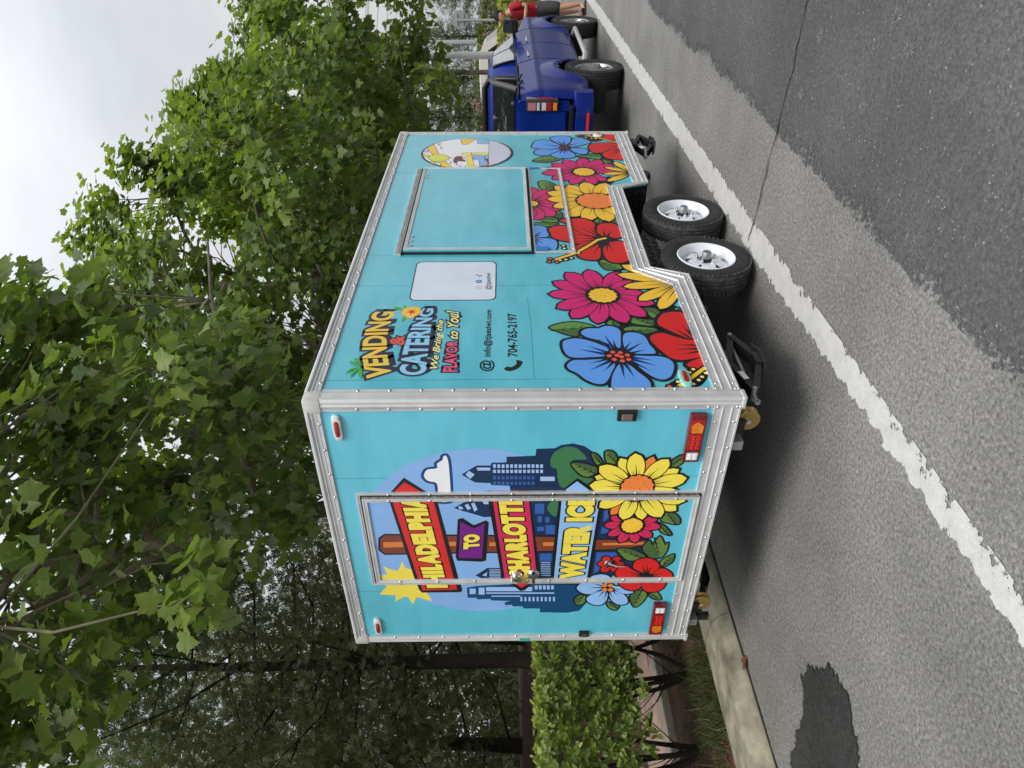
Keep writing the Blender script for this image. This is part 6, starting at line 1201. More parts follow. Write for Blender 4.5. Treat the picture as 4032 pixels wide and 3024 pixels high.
# head with face
bm = bmesh.new(); bmesh.ops.create_uvsphere(bm, u_segments=32, v_segments=24, radius=1.0)
HC = Vector(Q(0, 0.15, 1.70)); tilt = Matrix.Rotation(math.radians(20), 3, Vector((-FACE.y, FACE.x, 0)).normalized()*-1)
def head_pt(r_, f_, u_): v = tilt @ (RGT*r_+FACE*f_+Vector((0, 0, u_))); return HC+v
for v in bm.verts:
    x, y, z = v.co; r_ = x*0.078; f_ = y*0.098; u_ = z*0.120
    if z < -0.1: r_ *= 1-0.35*min(1, -z); f_ = f_*(1-0.18*min(1, -z))+0.012*min(1, -z)
    if y > 0.75: f_ = min(f_, 0.088)
    g = lambda cx_, cz_, s: math.exp(-(((x-cx_)**2+(z-cz_)**2)/s**2)) if y > 0 else 0
    f_ += 0.030*g(0, -0.14, 0.14)+0.012*g(0, 0.06, 0.10)-0.013*g(0.38, 0.05, 0.17)-0.013*g(-0.38, 0.05, 0.17)+0.008*g(0, -0.44, 0.20)+0.008*g(0, -0.80, 0.2)+0.006*g(0, 0.22, 0.5)
    v.co = head_pt(r_, f_, u_)
me = bpy.data.meshes.new('head'); bm.to_mesh(me); bm.free(); me.materials.append(SKIN); smooth_mesh(me, 80); head = link('head', me, person)
b = MB()
for s_ in (1, -1): b.add([head_pt(s_*0.079, -0.012+0.022*math.cos(a), -0.005+0.034*math.sin(a)) for a in np.linspace(0, math.tau, 10)[:-1]]+[head_pt(s_*0.094, -0.02, 0.0)], [(i, (i+1) % 9, 9) for i in range(9)])
b.build('ear', SKIN, head, smooth=True)
b = MB()
for s_ in (1, -1):
    for k in range(8):
        pass
    c = head_pt(s_*0.030, 0.083, 0.008); b.lathe([(0.0, 0.008), (0.008, 0.005), (0.011, 0.0)], c, 'y', 10)
b.build('eye', mat('eye', (0.05, 0.03, 0.02), 0.2), head)
MB().add([head_pt(x_, 0.094-abs(x_)*0.2, -0.056) for x_ in (-0.024, 0, 0.024)]+[head_pt(x_, 0.094-abs(x_)*0.2, -0.064) for x_ in (-0.018, 0, 0.018)], [(0, 1, 4, 3), (1, 2, 5, 4)]).build('mouth', mat('lips', (0.35, 0.12, 0.10), 0.5), head)
b = MB(); rings_ = [(0.0, 1.04), (0.35, 1.03), (0.65, 0.90), (0.9, 0.62), (1.02, 0.25), (1.05, 0.02)]
for h_, s_ in rings_:
    for k in range(24): a = math.tau*k/24; b.v.append(head_pt(0.086*s_*math.cos(a), 0.104*s_*math.sin(a)-0.004, 0.035+0.105*h_))
for i in range(len(rings_)-1):
    for k in range(24): b.f.append((i*24+k, i*24+(k+1) % 24, (i+1)*24+(k+1) % 24, (i+1)*24+k)); b.m.append(0)
cap_ = b.build('cap', CAPM, head, smooth=True)
b = MB(); K = 10
for r_ in (0.0, 1.0):
    for k in range(K+1): a = math.pi*(0.12+0.76*k/K); b.v.append(head_pt(0.086*math.cos(a)*(1+0.02*r_), (0.10+0.075*r_*math.sin(a))*math.sin(a), 0.045-0.02*r_))
b.f = [(k, k+1, K+2+k, K+1+k) for k in range(K)]; b.m = [0]*K; pk = b.build('peak', CAPM, cap_); pk.modifiers.new('t', 'SOLIDIFY').thickness = 0.004
b = MB()
for rz, sc in ((-0.03, 0.98), (0.04, 1.02)):
    for k in range(13): a = math.pi*(1.05+0.9*k/12); b.v.append(head_pt(0.080*sc*math.cos(a), 0.100*sc*math.sin(a), rz))
b.f = [(k, k+1, 13+k+1, 13+k) for k in range(12)]; b.m = [0]*12; b.build('hair', mat('dark_hair', (0.015, 0.012, 0.010), 0.6), head)
# clothes follow the body
S = [(Q(0, 0, 0.86), 0.155), (Q(0, 0.01, 1.12), 0.140), (Q(0, 0.03, 1.32), 0.150), (Q(0, 0.05, 1.47), (0.110, 0.085)), (Q(0.19, 0.04, 1.44), 0.078), (Q(0.235, 0.03, 1.24), 0.066), (Q(-0.19, 0.04, 1.44), 0.078), (Q(-0.235, 0.05, 1.24), 0.066)]
skin_mesh('t_shirt', S, [(0, 1), (1, 2), (2, 3), (3, 4), (4, 5), (3, 6), (6, 7)], SHIRT, person, 0, 2)
S = [(Q(0, 0, 1.04), 0.125), (Q(0, 0, 0.92), 0.13), (Q(0.115, 0.0, 0.82), 0.115), (Q(0.13, 0.02, 0.48), 0.105), (Q(-0.115, 0.01, 0.82), 0.115), (Q(-0.15, 0.05, 0.48), 0.105)]
skin_mesh('shorts', S, [(0, 1), (1, 2), (2, 3), (1, 4), (4, 5)], SHORTS, person, 0, 2)
for (rx_, fy_) in ((0.15, 0.02), (-0.19, 0.07)):
    b = MB().box((0, 0, 0), (0.10, 0.28, 0.028)); b.box((0, 0.05, 0.05), (0.105, 0.035, 0.05)); ro = Matrix((RGT, FACE, Vector((0, 0, 1)))).transposed()
    b.v = [tuple(ro @ Vector(v)+Vector(Q(rx_, fy_+0.02, 0.016))) for v in b.v]; b.build('sandal', SHOE, person, bevel=0.012)
# ------------------------------------------------------------------ foliage
def leaf_mat(name, c1, c2, back, trans=0.35, rough=0.42, veins=False, spec=0.4, tcol=None):
    m = bpy.data.materials.new(name); m.use_nodes = True; n = m.node_tree.nodes; l = m.node_tree.links.new
    b = n['Principled BSDF']; out = n['Material Output']; b.inputs['Roughness'].default_value = rough; b.inputs['Specular IOR Level'].default_value = spec
    at = n.new('ShaderNodeAttribute'); at.attribute_name = 'tint'
    r = n.new('ShaderNodeValToRGB'); r.color_ramp.elements[0].color = (*c1, 1); r.color_ramp.elements[1].color = (*c2, 1); l(at.outputs['Fac'], r.inputs['Fac'])
    last = r.outputs['Color']
    if veins:
        uv = n.new('ShaderNodeUVMap'); sp = n.new('ShaderNodeSeparateXYZ'); l(uv.outputs['UV'], sp.inputs[0])
        an = n.new('ShaderNodeMath'); an.operation = 'ARCTAN2'; l(sp.outputs[0], an.inputs[0]); l(sp.outputs[1], an.inputs[1])
        m4 = n.new('ShaderNodeMath'); m4.operation = 'MULTIPLY'; m4.inputs[1].default_value = 3.9; l(an.outputs[0], m4.inputs[0])
        si = n.new('ShaderNodeMath'); si.operation = 'SINE'; l(m4.outputs[0], si.inputs[0]); ab = n.new('ShaderNodeMath'); ab.operation = 'ABSOLUTE'; l(si.outputs[0], ab.inputs[0])
        mr = n.new('ShaderNodeMapRange'); mr.inputs['From Min'].default_value = 0.04; mr.inputs['From Max'].default_value = 0.16; mr.inputs['To Min'].default_value = 0.45; mr.inputs['To Max'].default_value = 0.0; l(ab.outputs[0], mr.inputs['Value'])
        vm = n.new('ShaderNodeMix'); vm.data_type = 'RGBA'; vm.inputs[7].default_value = (0.22, 0.30, 0.08, 1); l(mr.outputs[0], vm.inputs['Factor']); l(last, vm.inputs[6]); last = vm.outputs[2]
    ge = n.new('ShaderNodeNewGeometry'); mb = n.new('ShaderNodeMix'); mb.data_type = 'RGBA'; mb.inputs[7].default_value = (*back, 1); l(ge.outputs['Backfacing'], mb.inputs['Factor']); l(last, mb.inputs[6])
    l(mb.outputs[2], b.inputs['Base Color'])
    tr = n.new('ShaderNodeBsdfTranslucent'); tm = n.new('ShaderNodeMix'); tm.data_type = 'RGBA'; tm.blend_type = 'MULTIPLY'; tm.inputs['Factor'].default_value = 1.0
    tcc = tcol or (1.25, 1.35, 0.35); tm.inputs[7].default_value = (*tcc, 1); l(last, tm.inputs[6]); l(tm.outputs[2], tr.inputs['Color'])
    ms = n.new('ShaderNodeMixShader'); ms.inputs[0].default_value = trans; l(b.outputs[0], ms.inputs[1]); l(tr.outputs[0], ms.inputs[2]); l(ms.outputs[0], out.inputs['Surface'])
    return m
BARK = mat('plane_bark', (0.10, 0.085, 0.060), 0.9, 0, col2=(0.26, 0.23, 0.16), vscale=6, bump=0.6, bscale=20, stretch=(1, 1, 0.4))
DARKBARK = mat('dark_bark', (0.020, 0.015, 0.012), 0.95, 0, col2=(0.05, 0.04, 0.03), vscale=10, bump=0.8, bscale=25, stretch=(1, 1, 0.25))
LEAF_PLANE = leaf_mat('plane_leaf', (0.062, 0.118, 0.028), (0.25, 0.335, 0.066), (0.21, 0.255, 0.14), 0.50, veins=True, tcol=(1.25, 1.3, 0.5))

def template(pts, tris, uvs=None): return np.array(pts, float), np.array(tris, int), np.array(uvs if uvs is not None else [(p[0], p[1]) for p in pts], float)
def maple_template():
    half = [(0.06, -0.03), (0.26, -0.12), (0.37, -0.01), (0.54, 0.08), (0.44, 0.20), (0.46, 0.33), (0.68, 0.50), (0.47, 0.54), (0.38, 0.62), (0.28, 0.62), (0.20, 0.80), (0.0, 1.05)]
    z = lambda x, y: 0.20*abs(x)-0.16*y*y-0.10*abs(x)**2
    ctr = [(0, 0.0), (0, 0.33), (0, 0.62)]
    pts = [(x, y, z(x, y)) for x, y in ctr]+[(x, y, z(x, y)) for x, y in half]+[(-x, y, z(x, y)) for x, y in half[:-1]]
    R_ = list(range(3, 3+len(half))); Lf = list(range(3+len(half), 3+2*len(half)-1))+[R_[-1]]
    tris = []
    for S_, fl in ((R_, False), (Lf, True)):
        own = [0, 0, 0, 1, 1, 1, 1, 1, 2, 2, 2]
        seq = [(0, S_[0], S_[1]), (0, S_[1], S_[2]), (0, S_[2], 1), (1, S_[2], S_[3]), (1, S_[3], S_[4]), (1, S_[4], S_[5]), (1, S_[5], S_[6]), (1, S_[6], S_[7]), (1, S_[7], S_[8]), (1, S_[8], 2), (2, S_[8], S_[9]), (2, S_[9], S_[10]), (2, S_[10], S_[11])]
        tris += [(a, c, b_) if fl else (a, b_, c) for a, b_, c in seq]
    P_ = np.array(pts)-np.array([0, 0.02, 0]); return P_, np.array(tris), np.array([(p[0], p[1]+0.02) for p in pts])
def plane_template():
    """lobed and toothed plane leaf"""
    h = [(0.05, -0.02), (0.22, -0.12), (0.38, -0.08), (0.43, 0.03), (0.56, 0.08), (0.45, 0.21), (0.53, 0.32), (0.57, 0.43), (0.71, 0.50), (0.55, 0.55), (0.48, 0.61), (0.30, 0.61), (0.31, 0.72), (0.20, 0.79), (0.0, 1.06)]
    z = lambda x, y: 0.24*abs(x)-0.17*y*y-0.16*abs(x)**2+0.03*math.sin(9*y)*abs(x)
    ctr = [(0, 0.0), (0, 0.33), (0, 0.64)]
    pts = [(x, y, z(x, y)) for x, y in ctr+h]+[(-x, y, z(x, y)) for x, y in h[:-1]]
    n = len(h); R_ = list(range(3, 3+n)); Lf = list(range(3+n, 3+2*n-1))+[R_[-1]]; tris = []
    for S_, fl in ((R_, False), (Lf, True)):
        seq = []; cur = 0
        for i in range(n-1):
            if i in (5, 11): seq.append((cur, S_[i], cur+1)); cur += 1
            seq.append((cur, S_[i], S_[i+1]))
        tris += [(a, c, b_) if fl else (a, b_, c) for a, b_, c in seq]
    return np.array(pts), np.array(tris), np.array([(p[0], p[1]+0.02) for p in pts])
MAPLE = maple_template(); PLANE_LEAF = plane_template()
OVAL = template([(0, 0, 0), (0.17, 0.20, 0.05), (0.26, 0.50, 0.06), (0.19, 0.80, 0.02), (0, 1.0, -0.07), (-0.19, 0.80, 0.02), (-0.26, 0.50, 0.06), (-0.17, 0.20, 0.05), (0, 0.50, -0.02)], [(0, 1, 8), (1, 2, 8), (2, 3, 8), (3, 4, 8), (4, 5, 8), (5, 6, 8), (6, 7, 8), (7, 0, 8)])
BLADE = template([(-0.08, 0, 0), (0.08, 0, 0), (0.06, 0.55, 0.05), (-0.06, 0.55, 0.05), (0, 1, 0.0)], [(0, 1, 2), (0, 2, 3), (3, 2, 4)])
def feather(k=5):
    pts = []; tr = []
    for i in range(k):
        a = -1.0+2.0*i/(k-1); L_ = 1.0-0.35*abs(a); d = np.array([math.sin(a), math.cos(a), 0.12*math.sin(3*a)]); q = np.array([math.cos(a), -math.sin(a), 0.0])*0.085
        o_ = np.array([0, 0.12*i/k, 0]); j = len(pts); pts += [tuple(o_+q*0.5), tuple(o_+d*L_*0.6+q), tuple(o_+d*L_), tuple(o_+d*L_*0.6-q)]; tr += [(j, j+1, j+2), (j, j+2, j+3)]
    return template(pts, tr)
FEATHER = feather(); FEATHER3 = feather(3)
def scatter(name, tmpl, P, nrm, tip, size, tint, m, parent=None, uv=False):
    """one mesh of many leaves: position, face normal, tip direction, size and tint per leaf"""
    T_, tri, tuv = tmpl; n = len(P); k = len(T_)
    nrm = nrm/np.maximum(np.linalg.norm(nrm, axis=1, keepdims=True), 1e-6)
    tip = tip-nrm*(tip*nrm).sum(1, keepdims=True); tip /= np.maximum(np.linalg.norm(tip, axis=1, keepdims=True), 1e-6)
    sd = np.cross(tip, nrm)
    V = P[:, None, :]+size[:, None, None]*(T_[None, :, 0:1]*sd[:, None, :]+T_[None, :, 1:2]*tip[:, None, :]+T_[None, :, 2:3]*nrm[:, None, :])
    F = (tri[None, :, :]+(np.arange(n)*k)[:, None, None]).reshape(-1, 3)
    me = bpy.data.meshes.new(name); me.vertices.add(n*k); me.vertices.foreach_set('co', V.reshape(-1).astype(np.float32))
    nf = len(F); me.loops.add(nf*3); me.loops.foreach_set('vertex_index', F.reshape(-1).astype(np.int32)); me.polygons.add(nf); me.polygons.foreach_set('loop_start', np.arange(0, nf*3, 3, dtype=np.int32)); me.polygons.foreach_set('loop_total', np.full(nf, 3, dtype=np.int32))
    at = me.attributes.new('tint', 'FLOAT', 'POINT'); at.data.foreach_set('value', np.repeat(tint, k).astype(np.float32))
    if uv:
        ul = me.uv_layers.new(name='UVMap'); U = np.tile(tuv, (n, 1))[F.reshape(-1)]; ul.data.foreach_set('uv', U.reshape(-1).astype(np.float32))
    me.materials.append(m); me.update(); me.validate()
    return link(name, me, parent)
def unit(rg, n): v = rg.normal(size=(n, 3)); return v/np.linalg.norm(v, axis=1, keepdims=True)

def plane_tree(x, y, label, seed, top, zlow, rad, nclu, per, trunk_r, lean=(0, 0), size=(0.09, 0.175), lowcut=None, fork=None, clr=(0.26, 0.44), gapf=0.85, gap0=-0.18):
    rg = np.random.default_rng(seed); rnd = random.Random(seed); z0 = land_z(x, y)
    root = thing('plane_tree', label, 'tree', (x, y, z0), 'plane trees along the verge')
    fork = fork or zlow+0.35; cz = (top+zlow)/2; rz = (top-zlow)/2; C = np.array([x+lean[0], y+lean[1], cz])
    b = MB(); path = [(x, y, z0-0.05), (x+0.03, y, z0+0.8), (x+0.02+lean[0]*0.1, y+0.05, (fork+z0)/2+0.3), (x+lean[0]*0.25, y+lean[1]*0.25, fork), (x+lean[0]*0.6, y+lean[1]*0.6, fork+(top-fork)*0.45), (C[0]+0.1, C[1], top-0.6)]
    b.tube(path, [trunk_r*1.25, trunk_r, trunk_r*0.92, trunk_r*0.85, trunk_r*0.5, 0.02], 12); b.build('trunk', BARK, root, smooth=True)
    b = MB(); nodes = []
    for i in range(16):
        f_ = 0.05+0.75*i/16; s0 = np.array(path[3])*(1-f_)+np.array(path[5])*f_; a = i*2.4+rnd.random(); el = 0.35+0.5*f_; ln_ = rad*(0.95-0.45*f_)*rnd.uniform(0.8, 1.05)
        pts_ = []
        for k in range(6):
            t_ = k/5; q = s0+np.array([math.cos(a), math.sin(a), 0])*ln_*t_*math.cos(el*0.6)+np.array([0, 0, 1])*ln_*(math.sin(el)*t_*0.75-0.15*t_*t_)+rg.normal(size=3)*0.06*t_
            pts_.append(tuple(q)); nodes.append(q)
        if lowcut and (lowcut(np.array(pts_[2:])) > np.array(pts_)[2:, 2]+0.1).any(): del nodes[-6:]; continue
        b.tube(pts_, [trunk_r*0.36*(1-0.85*k/5)+0.005 for k in range(6)], 7)
    nodes = np.array(nodes)
    # leaf clusters through the crown, most of them near its skin
    d = unit(rg, nclu); rr_ = rg.uniform(0.30, 1.0, nclu)**0.45
    lump = 1+0.16*np.array([noise.noise(Vector(tuple(v*1.9+seed))) for v in d])+0.10*np.array([noise.noise(Vector(tuple(v*4.5+seed))) for v in d])
    cl = C+d*rr_[:, None]*lump[:, None]*np.array([rad, rad, rz])
    taper = np.clip((top-cl[:, 2])/(top-zlow), 0, 1); sc_ = 0.55+0.45*np.clip(taper*1.9, 0, 1); cl[:, 0] = C[0]+(cl[:, 0]-C[0])*sc_; cl[:, 1] = C[1]+(cl[:, 1]-C[1])*sc_
    # thin the crown where the wind has opened it, keep it clear of the camera and of the low side towards the wood
    gap = np.array([noise.noise(Vector(tuple(c*gapf+seed*3.1))) for c in cl]); low_ = lowcut(cl) if lowcut else np.full(len(cl), -9.0)
    cl = cl[(gap > gap0+0.32*np.clip((0.8-cl[:, 1])/2.5, 0, 1)) & (np.linalg.norm(cl-np.array(CAM_POS), axis=1) > 4.3) & (cl[:, 2] > low_)]
    Ps, Ns, Ts, Ss, Ti = [], [], [], [], []
    for c in cl:
        j = np.argmin(((nodes-c)**2).sum(1)); q = nodes[j]; mid = (q+c)/2+rg.normal(size=3)*0.08; mid[2] += 0.06
        b.tube([tuple(q), tuple(mid), tuple(c)], [0.011, 0.008, 0.004], 4, cap=False)
        outw = c-C; outw = outw/max(np.linalg.norm(outw), 0.1); nl = int(per*rg.uniform(0.6, 1.3)); cr_ = rg.uniform(*clr)
        p = c+np.clip(rg.normal(size=(nl, 3)), -1.5, 1.5)*cr_*np.array([0.62, 0.62, 0.50])
        Ps.append(p); Ns.append(np.array([0, 0, 0.75])+outw*0.55+rg.normal(size=(nl, 3))*0.42); Ts.append(outw*0.8+np.array([0, 0, -0.55])+rg.normal(size=(nl, 3))*0.55)
        Ss.append(rg.uniform(size[0], size[1], nl)*(0.85 if rg.random() < 0.4 else 1.0)); Ti.append(np.clip(rg.normal(rg.uniform(0.2, 0.75), 0.17, nl), 0, 1))
    br = b.build('branches', BARK, root, smooth=False, recalc=False)
    o = scatter('crown', PLANE_LEAF if seed == 11 else MAPLE, np.concatenate(Ps), np.concatenate(Ns), np.concatenate(Ts), np.concatenate(Ss), np.concatenate(Ti), LEAF_PLANE, root, uv=True)
    return root
plane_tree(-3.3, 2.7, 'broad-leaved plane tree arching over the turquoise trailer', 11, 8.4, 2.6, 3.25, 960, 42, 0.10, (-0.1, -1.5), (0.075, 0.150), lowcut=lambda c: np.maximum(2.7, 2.15-0.585*c[:, 1]-0.882*c[:, 0]), fork=3.9, clr=(0.20, 0.36), gapf=1.05, gap0=-0.12)
plane_tree(-3.3, 7.2, 'leafy plane tree on the verge beside the gap between trailer and pickup', 12, 8.5, 2.7, 2.9, 580, 42, 0.11, (-0.1, 0.1), (0.085, 0.155), clr=(0.22, 0.38), gapf=1.0, gap0=-0.16)
plane_tree(-3.2, 13.3, 'leafy plane tree on the verge beside the pickup bonnet', 13, 9.4, 2.9, 2.9, 400, 38, 0.10, (0.0, 0.0), (0.11, 0.20))
plane_tree(-2.95, 18.9, 'slim-trunked plane tree seen over the pickup roof', 14, 10.2, 3.1, 3.2, 360, 36, 0.075, (0.1, 0.2), (0.13, 0.23))
# trees across the street, mirrored in the trailer's glossy side
for i, (yy, tp, lb) in enumerate(((-6.0, 6.0, 'street tree across the road, behind the camera'), (2.0, 7.5, 'street tree across the road, opposite the trailer'), (10.0, 6.5, 'street tree across the road, opposite the pickup'), (19.0, 7.5, 'street tree across the road, farthest up'))):
    plane_tree(13.5+0.4*(i % 2), yy, lb, 20+i, tp, 2.2, 2.7, 130, 26, 0.11, (0, 0), (0.26, 0.42))['group'] = 'street trees across the road'

# dark conifers on the earth bank
CON = leaf_mat('juniper_spray', (0.042, 0.062, 0.030), (0.21, 0.235, 0.11), (0.15, 0.17, 0.09), 0.30, 0.6, tcol=(1.1, 1.2, 0.5))
CON2 = leaf_mat('cypress_spray', (0.030, 0.055, 0.016), (0.12, 0.165, 0.04), (0.08, 0.11, 0.05), 0.22, 0.6, tcol=(1.1, 1.2, 0.5))
def conifer(x, y, label, seed, top, zlow, rad, n, trunk_r, m, group, cone=0.0, size=(0.06, 0.13), nbr=26, open_=0.35):
    rg = np.random.default_rng(seed); rnd = random.Random(seed); z0 = land_z(x, y)
    root = thing('conifer_tree', label, 'tree', (x, y, z0), group)
    b = MB(); b.tube([(x, y, z0-0.1), (x+0.04, y+0.03, z0+1.2), (x-0.02, y, (zlow+top)/2), (x, y, top)], [trunk_r*1.35, trunk_r, trunk_r*0.6, 0.015], 10); b.build('trunk', DARKBARK, root, smooth=True)
    b = MB(); Ps, Ds = [], []
    for i in range(nbr):
        t_ = (i+rnd.random())/nbr; zz = zlow+(top-zlow)*t_; a = i*2.399+rnd.random()*0.6
        R_ = rad*((1-t_)**0.8 if cone else math.sin(math.pi*(0.16+0.80*t_))**0.6)*rnd.uniform(0.65, 1.1); up = rnd.uniform(-0.05, 0.45)
        end = np.array([x+math.cos(a)*R_, y+math.sin(a)*R_, zz+R_*up]); st_ = np.array([x, y, zz-0.1]); mid = (st_+end)/2+np.array([0, 0, -0.10*R_])
        b.tube([tuple(st_), tuple(mid), tuple(end)], [trunk_r*0.22*(1-t_*0.6)+0.004, trunk_r*0.10+0.003, 0.003], 5, cap=False)
        k = max(8, int(n/nbr*(0.35+R_/rad))); s_ = rg.uniform(open_, 1.05, k); p = st_*(1-s_)[:, None]**1.0+end*s_[:, None]; p[:, 2] += -0.10*R_*4*s_*(1-s_)*0.5
        sp_ = (0.10+0.22*s_*(1.15-s_)*2)*rad*0.55
        p += rg.normal(size=(k, 3))*sp_[:, None]*np.array([1, 1, 0.6]); Ps.append(p); dd = (end-st_)/max(np.linalg.norm(end-st_), .01); Ds.append(np.tile(dd, (k, 1)))
    b.build('branches', DARKBARK, root, recalc=False)
    P_ = np.concatenate(Ps); D_ = np.concatenate(Ds); k = len(P_)
    clump = np.array([noise.noise(Vector((p[0]*2.2, p[1]*2.2, p[2]*2.2))) for p in P_])
    scatter('crown', FEATHER3 if cone else FEATHER, P_, unit(rg, k)*0.9+np.array([0, 0, 0.5]), D_*0.7+np.array([0, 0, 0.35])+rg.normal(size=(k, 3))*0.6, rg.uniform(size[0], size[1], k), np.clip(0.45+clump*0.6+rg.normal(0, 0.16, k), 0, 1), m, root)
    return root
G_ = 'dark conifers on the earth bank'
conifer(-6.7, 2.75, 'dark conifer with a thick straight trunk on the bank, beside the trailer', 31, 7.5, 2.9, 2.6, 15000, 0.11, CON, G_, nbr=44)
conifer(-7.6, 0.2, 'dark conifer with low shaggy branches behind the clipped hedge', 32, 7.0, 2.1, 2.4, 15000, 0.10, CON, G_, nbr=34)
conifer(-9.2, 4.8, 'dark conifer half hidden behind the thick-trunked one', 33, 7.8, 2.4, 2.6, 10000, 0.11, CON, G_, nbr=30)
conifer(-9.8, 1.6, 'dark conifer deep in the wood behind the hedge, second row', 34, 8.0, 2.2, 2.7, 10000, 0.12, CON, G_, nbr=30)
conifer(-8.6, -1.9, 'dark conifer at the open end of the wood, behind the hedge', 35, 7.2, 1.9, 2.6, 13000, 0.10, CON, G_, nbr=32)
conifer(-11.5, 4.0, 'dark conifer at the back of the wood', 36, 8.5, 1.6, 3.0, 6500, 0.12, CON, G_, nbr=28, size=(0.10, 0.20))
conifer(-12.0, 0.2, 'tall dark conifer at the back of the wood', 37, 9.0, 1.6, 3.0, 6500, 0.12, CON, G_, nbr=28, size=(0.10, 0.20))
conifer(-11.0, -3.2, 'wide dark conifer at the back of the wood', 38, 8.0, 1.5, 3.0, 6500, 0.12, CON, G_, nbr=28, size=(0.10, 0.20))
conifer(-6.6, 8.5, 'dark conifer on the bank behind the trailer front', 39, 6.5, 1.8, 2.2, 5000, 0.10, CON, G_, nbr=28)
# conifers further up the street, behind the path
G2 = 'cypresses beyond the path'
for i, (cx_, cy_, tp, rd, lb) in enumerate([(-7.0, 20.5, 5.2, 2.0, 'green cypress rising behind the pink oleander'), (-7.6, 25.0, 5.8, 2.1, 'green cypress left of the white van, behind its bonnet'), (-8.4, 33.5, 6.2, 2.2, 'green cypress behind the tall white lamp post'), (-8.6, 42.0, 7.0, 2.4, 'tall spiky cypress behind the octagonal sign'), (-8.0, 51.0, 7.6, 2.6, 'tall spiky cypress far up the street, past the sign'), (-7.2, 63.0, 8.2, 3.0, 'farthest spiky cypress up the street'), (-12, 28.0, 6.0, 2.6, 'green cypress behind the white van')]):
    conifer(cx_, cy_, lb, 60+i, tp, 0.7, rd, 5200, 0.10, CON2, G2, cone=1.0, size=(0.16, 0.34), nbr=40, open_=0.1)

# ------------------------------------------------------------------ clipped hedge by the kerb, on bare stems
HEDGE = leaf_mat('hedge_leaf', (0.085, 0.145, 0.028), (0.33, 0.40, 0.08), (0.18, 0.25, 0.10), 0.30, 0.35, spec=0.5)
def hedge(label, x0, x1, y0, y1, z0, z1, n, seed, m, size=(0.045, 0.085), group='clipped hedges', stems=True, tbias=0.0):
    rg = np.random.default_rng(seed); rnd = random.Random(seed); xc = (x0+x1)/2
    root = thing('hedge', label, 'hedge', (xc, (y0+y1)/2, land_z(xc, (y0+y1)/2)), group)
    # sprigs on the faces of the box and through its inside
    ns = n//6; f_ = rg.random(ns); P_ = np.empty((ns, 3)); P_[:, 1] = rg.uniform(y0, y1, ns)
    bumps = lambda a, c: np.array([0.05*noise.noise(Vector((q*3.1, w*3.1, seed))) for q, w in zip(a, c)])
    front = f_ < 0.42; topm = (f_ >= 0.42) & (f_ < 0.66); back = (f_ >= 0.66) & (f_ < 0.76); ins = f_ >= 0.76
    P_[:, 0] = rg.uniform(x0, x1, ns); P_[:, 2] = rg.uniform(z0, z1, ns)
    P_[front, 0] = x1-np.abs(rg.normal(0, 0.045, front.sum())); P_[topm, 2] = z1-np.abs(rg.normal(0, 0.035, topm.sum())); P_[back, 0] = x0+np.abs(rg.normal(0, 0.05, back.sum()))
    P_[:, 0] += bumps(P_[:, 1], P_[:, 2]); P_[:, 2] += bumps(P_[:, 1]+9, P_[:, 0])
    low = P_[:, 2] < z0+0.12; P_[low, 2] += rg.uniform(-0.05, 0.12, low.sum())
    outd = np.zeros((ns, 3)); outd[front] = (1, 0, 0.45); outd[topm] = (0.15, 0, 1); outd[back] = (-1, 0, 0.4); outd[ins] = (0.3, 0, 0.8); outd += rg.normal(size=(ns, 3))*0.35
    L_P, L_N, L_T, L_S, L_I = [], [], [], [], []
    for k in range(6):
        a = 2.4*k+rg.uniform(0, 6.28, ns); o_ = outd/np.linalg.norm(outd, axis=1, keepdims=True)
        e1 = np.cross(o_, np.array([0.0, 1.0, 0.05])); e1 /= np.linalg.norm(e1, axis=1, keepdims=True); e2 = np.cross(o_, e1)
        lat = e1*np.cos(a)[:, None]+e2*np.sin(a)[:, None]; spread = 0.95 if k > 1 else 0.45
        L_P.append(P_+o_*0.012*k); L_T.append(lat*spread+o_*0.5); L_N.append(o_+lat*-0.4+rg.normal(size=(ns, 3))*0.15); L_S.append(rg.uniform(size[0], size[1], ns)*(1.0-0.07*k))
        ti = np.clip(rg.normal(0.38+tbias, 0.16, ns)+0.5*topm, 0, 1); L_I.append(ti)  # top sprigs get a paler tint: light from above put into leaf colour
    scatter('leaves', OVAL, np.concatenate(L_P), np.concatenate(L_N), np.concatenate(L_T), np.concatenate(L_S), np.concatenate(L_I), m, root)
    if stems:
        b = MB()
        yy = y0+0.2
        while yy < y1:
            gx = xc+rnd.uniform(-0.12, 0.12); gz = land_z(gx, yy)-0.03; nst = rnd.choice((3, 4, 5))
            for s_ in range(nst):
                a = rnd.uniform(0, 6.28); r_ = rnd.uniform(0.15, 0.42); hz = rnd.uniform(0.55, 0.85)*(z1-z0)+z0
                b.tube([(gx+0.03*math.cos(a), yy+0.03*math.sin(a), gz), (gx+0.10*math.cos(a), yy+0.25*r_*math.sin(a)*2, gz+0.22), (gx+r_*0.6*math.cos(a), yy+r_*math.sin(a), (z0+hz)/2), (gx+r_*0.8*math.cos(a), yy+r_*1.25*math.sin(a), hz)], [rnd.uniform(0.018, 0.034), 0.020, 0.012, 0.005], 7, cap=False)
            for s_ in range(5):
                a = rnd.uniform(0, 6.28); r_ = rnd.uniform(0.25, 0.6); zz = rnd.uniform(z0-0.2, z0+0.15)
                b.tube([(gx, yy, gz+0.15), (gx+r_*0.5*math.cos(a), yy+r_*0.6*math.sin(a), zz-0.06), (gx+r_*0.8*math.cos(a), yy+r_*math.sin(a), zz+0.10)], [0.006, 0.004, 0.002], 5, cap=False)
            yy += rnd.uniform(0.45, 0.62)
        b.build('stems', DARKBARK, root, recalc=False)
    return root
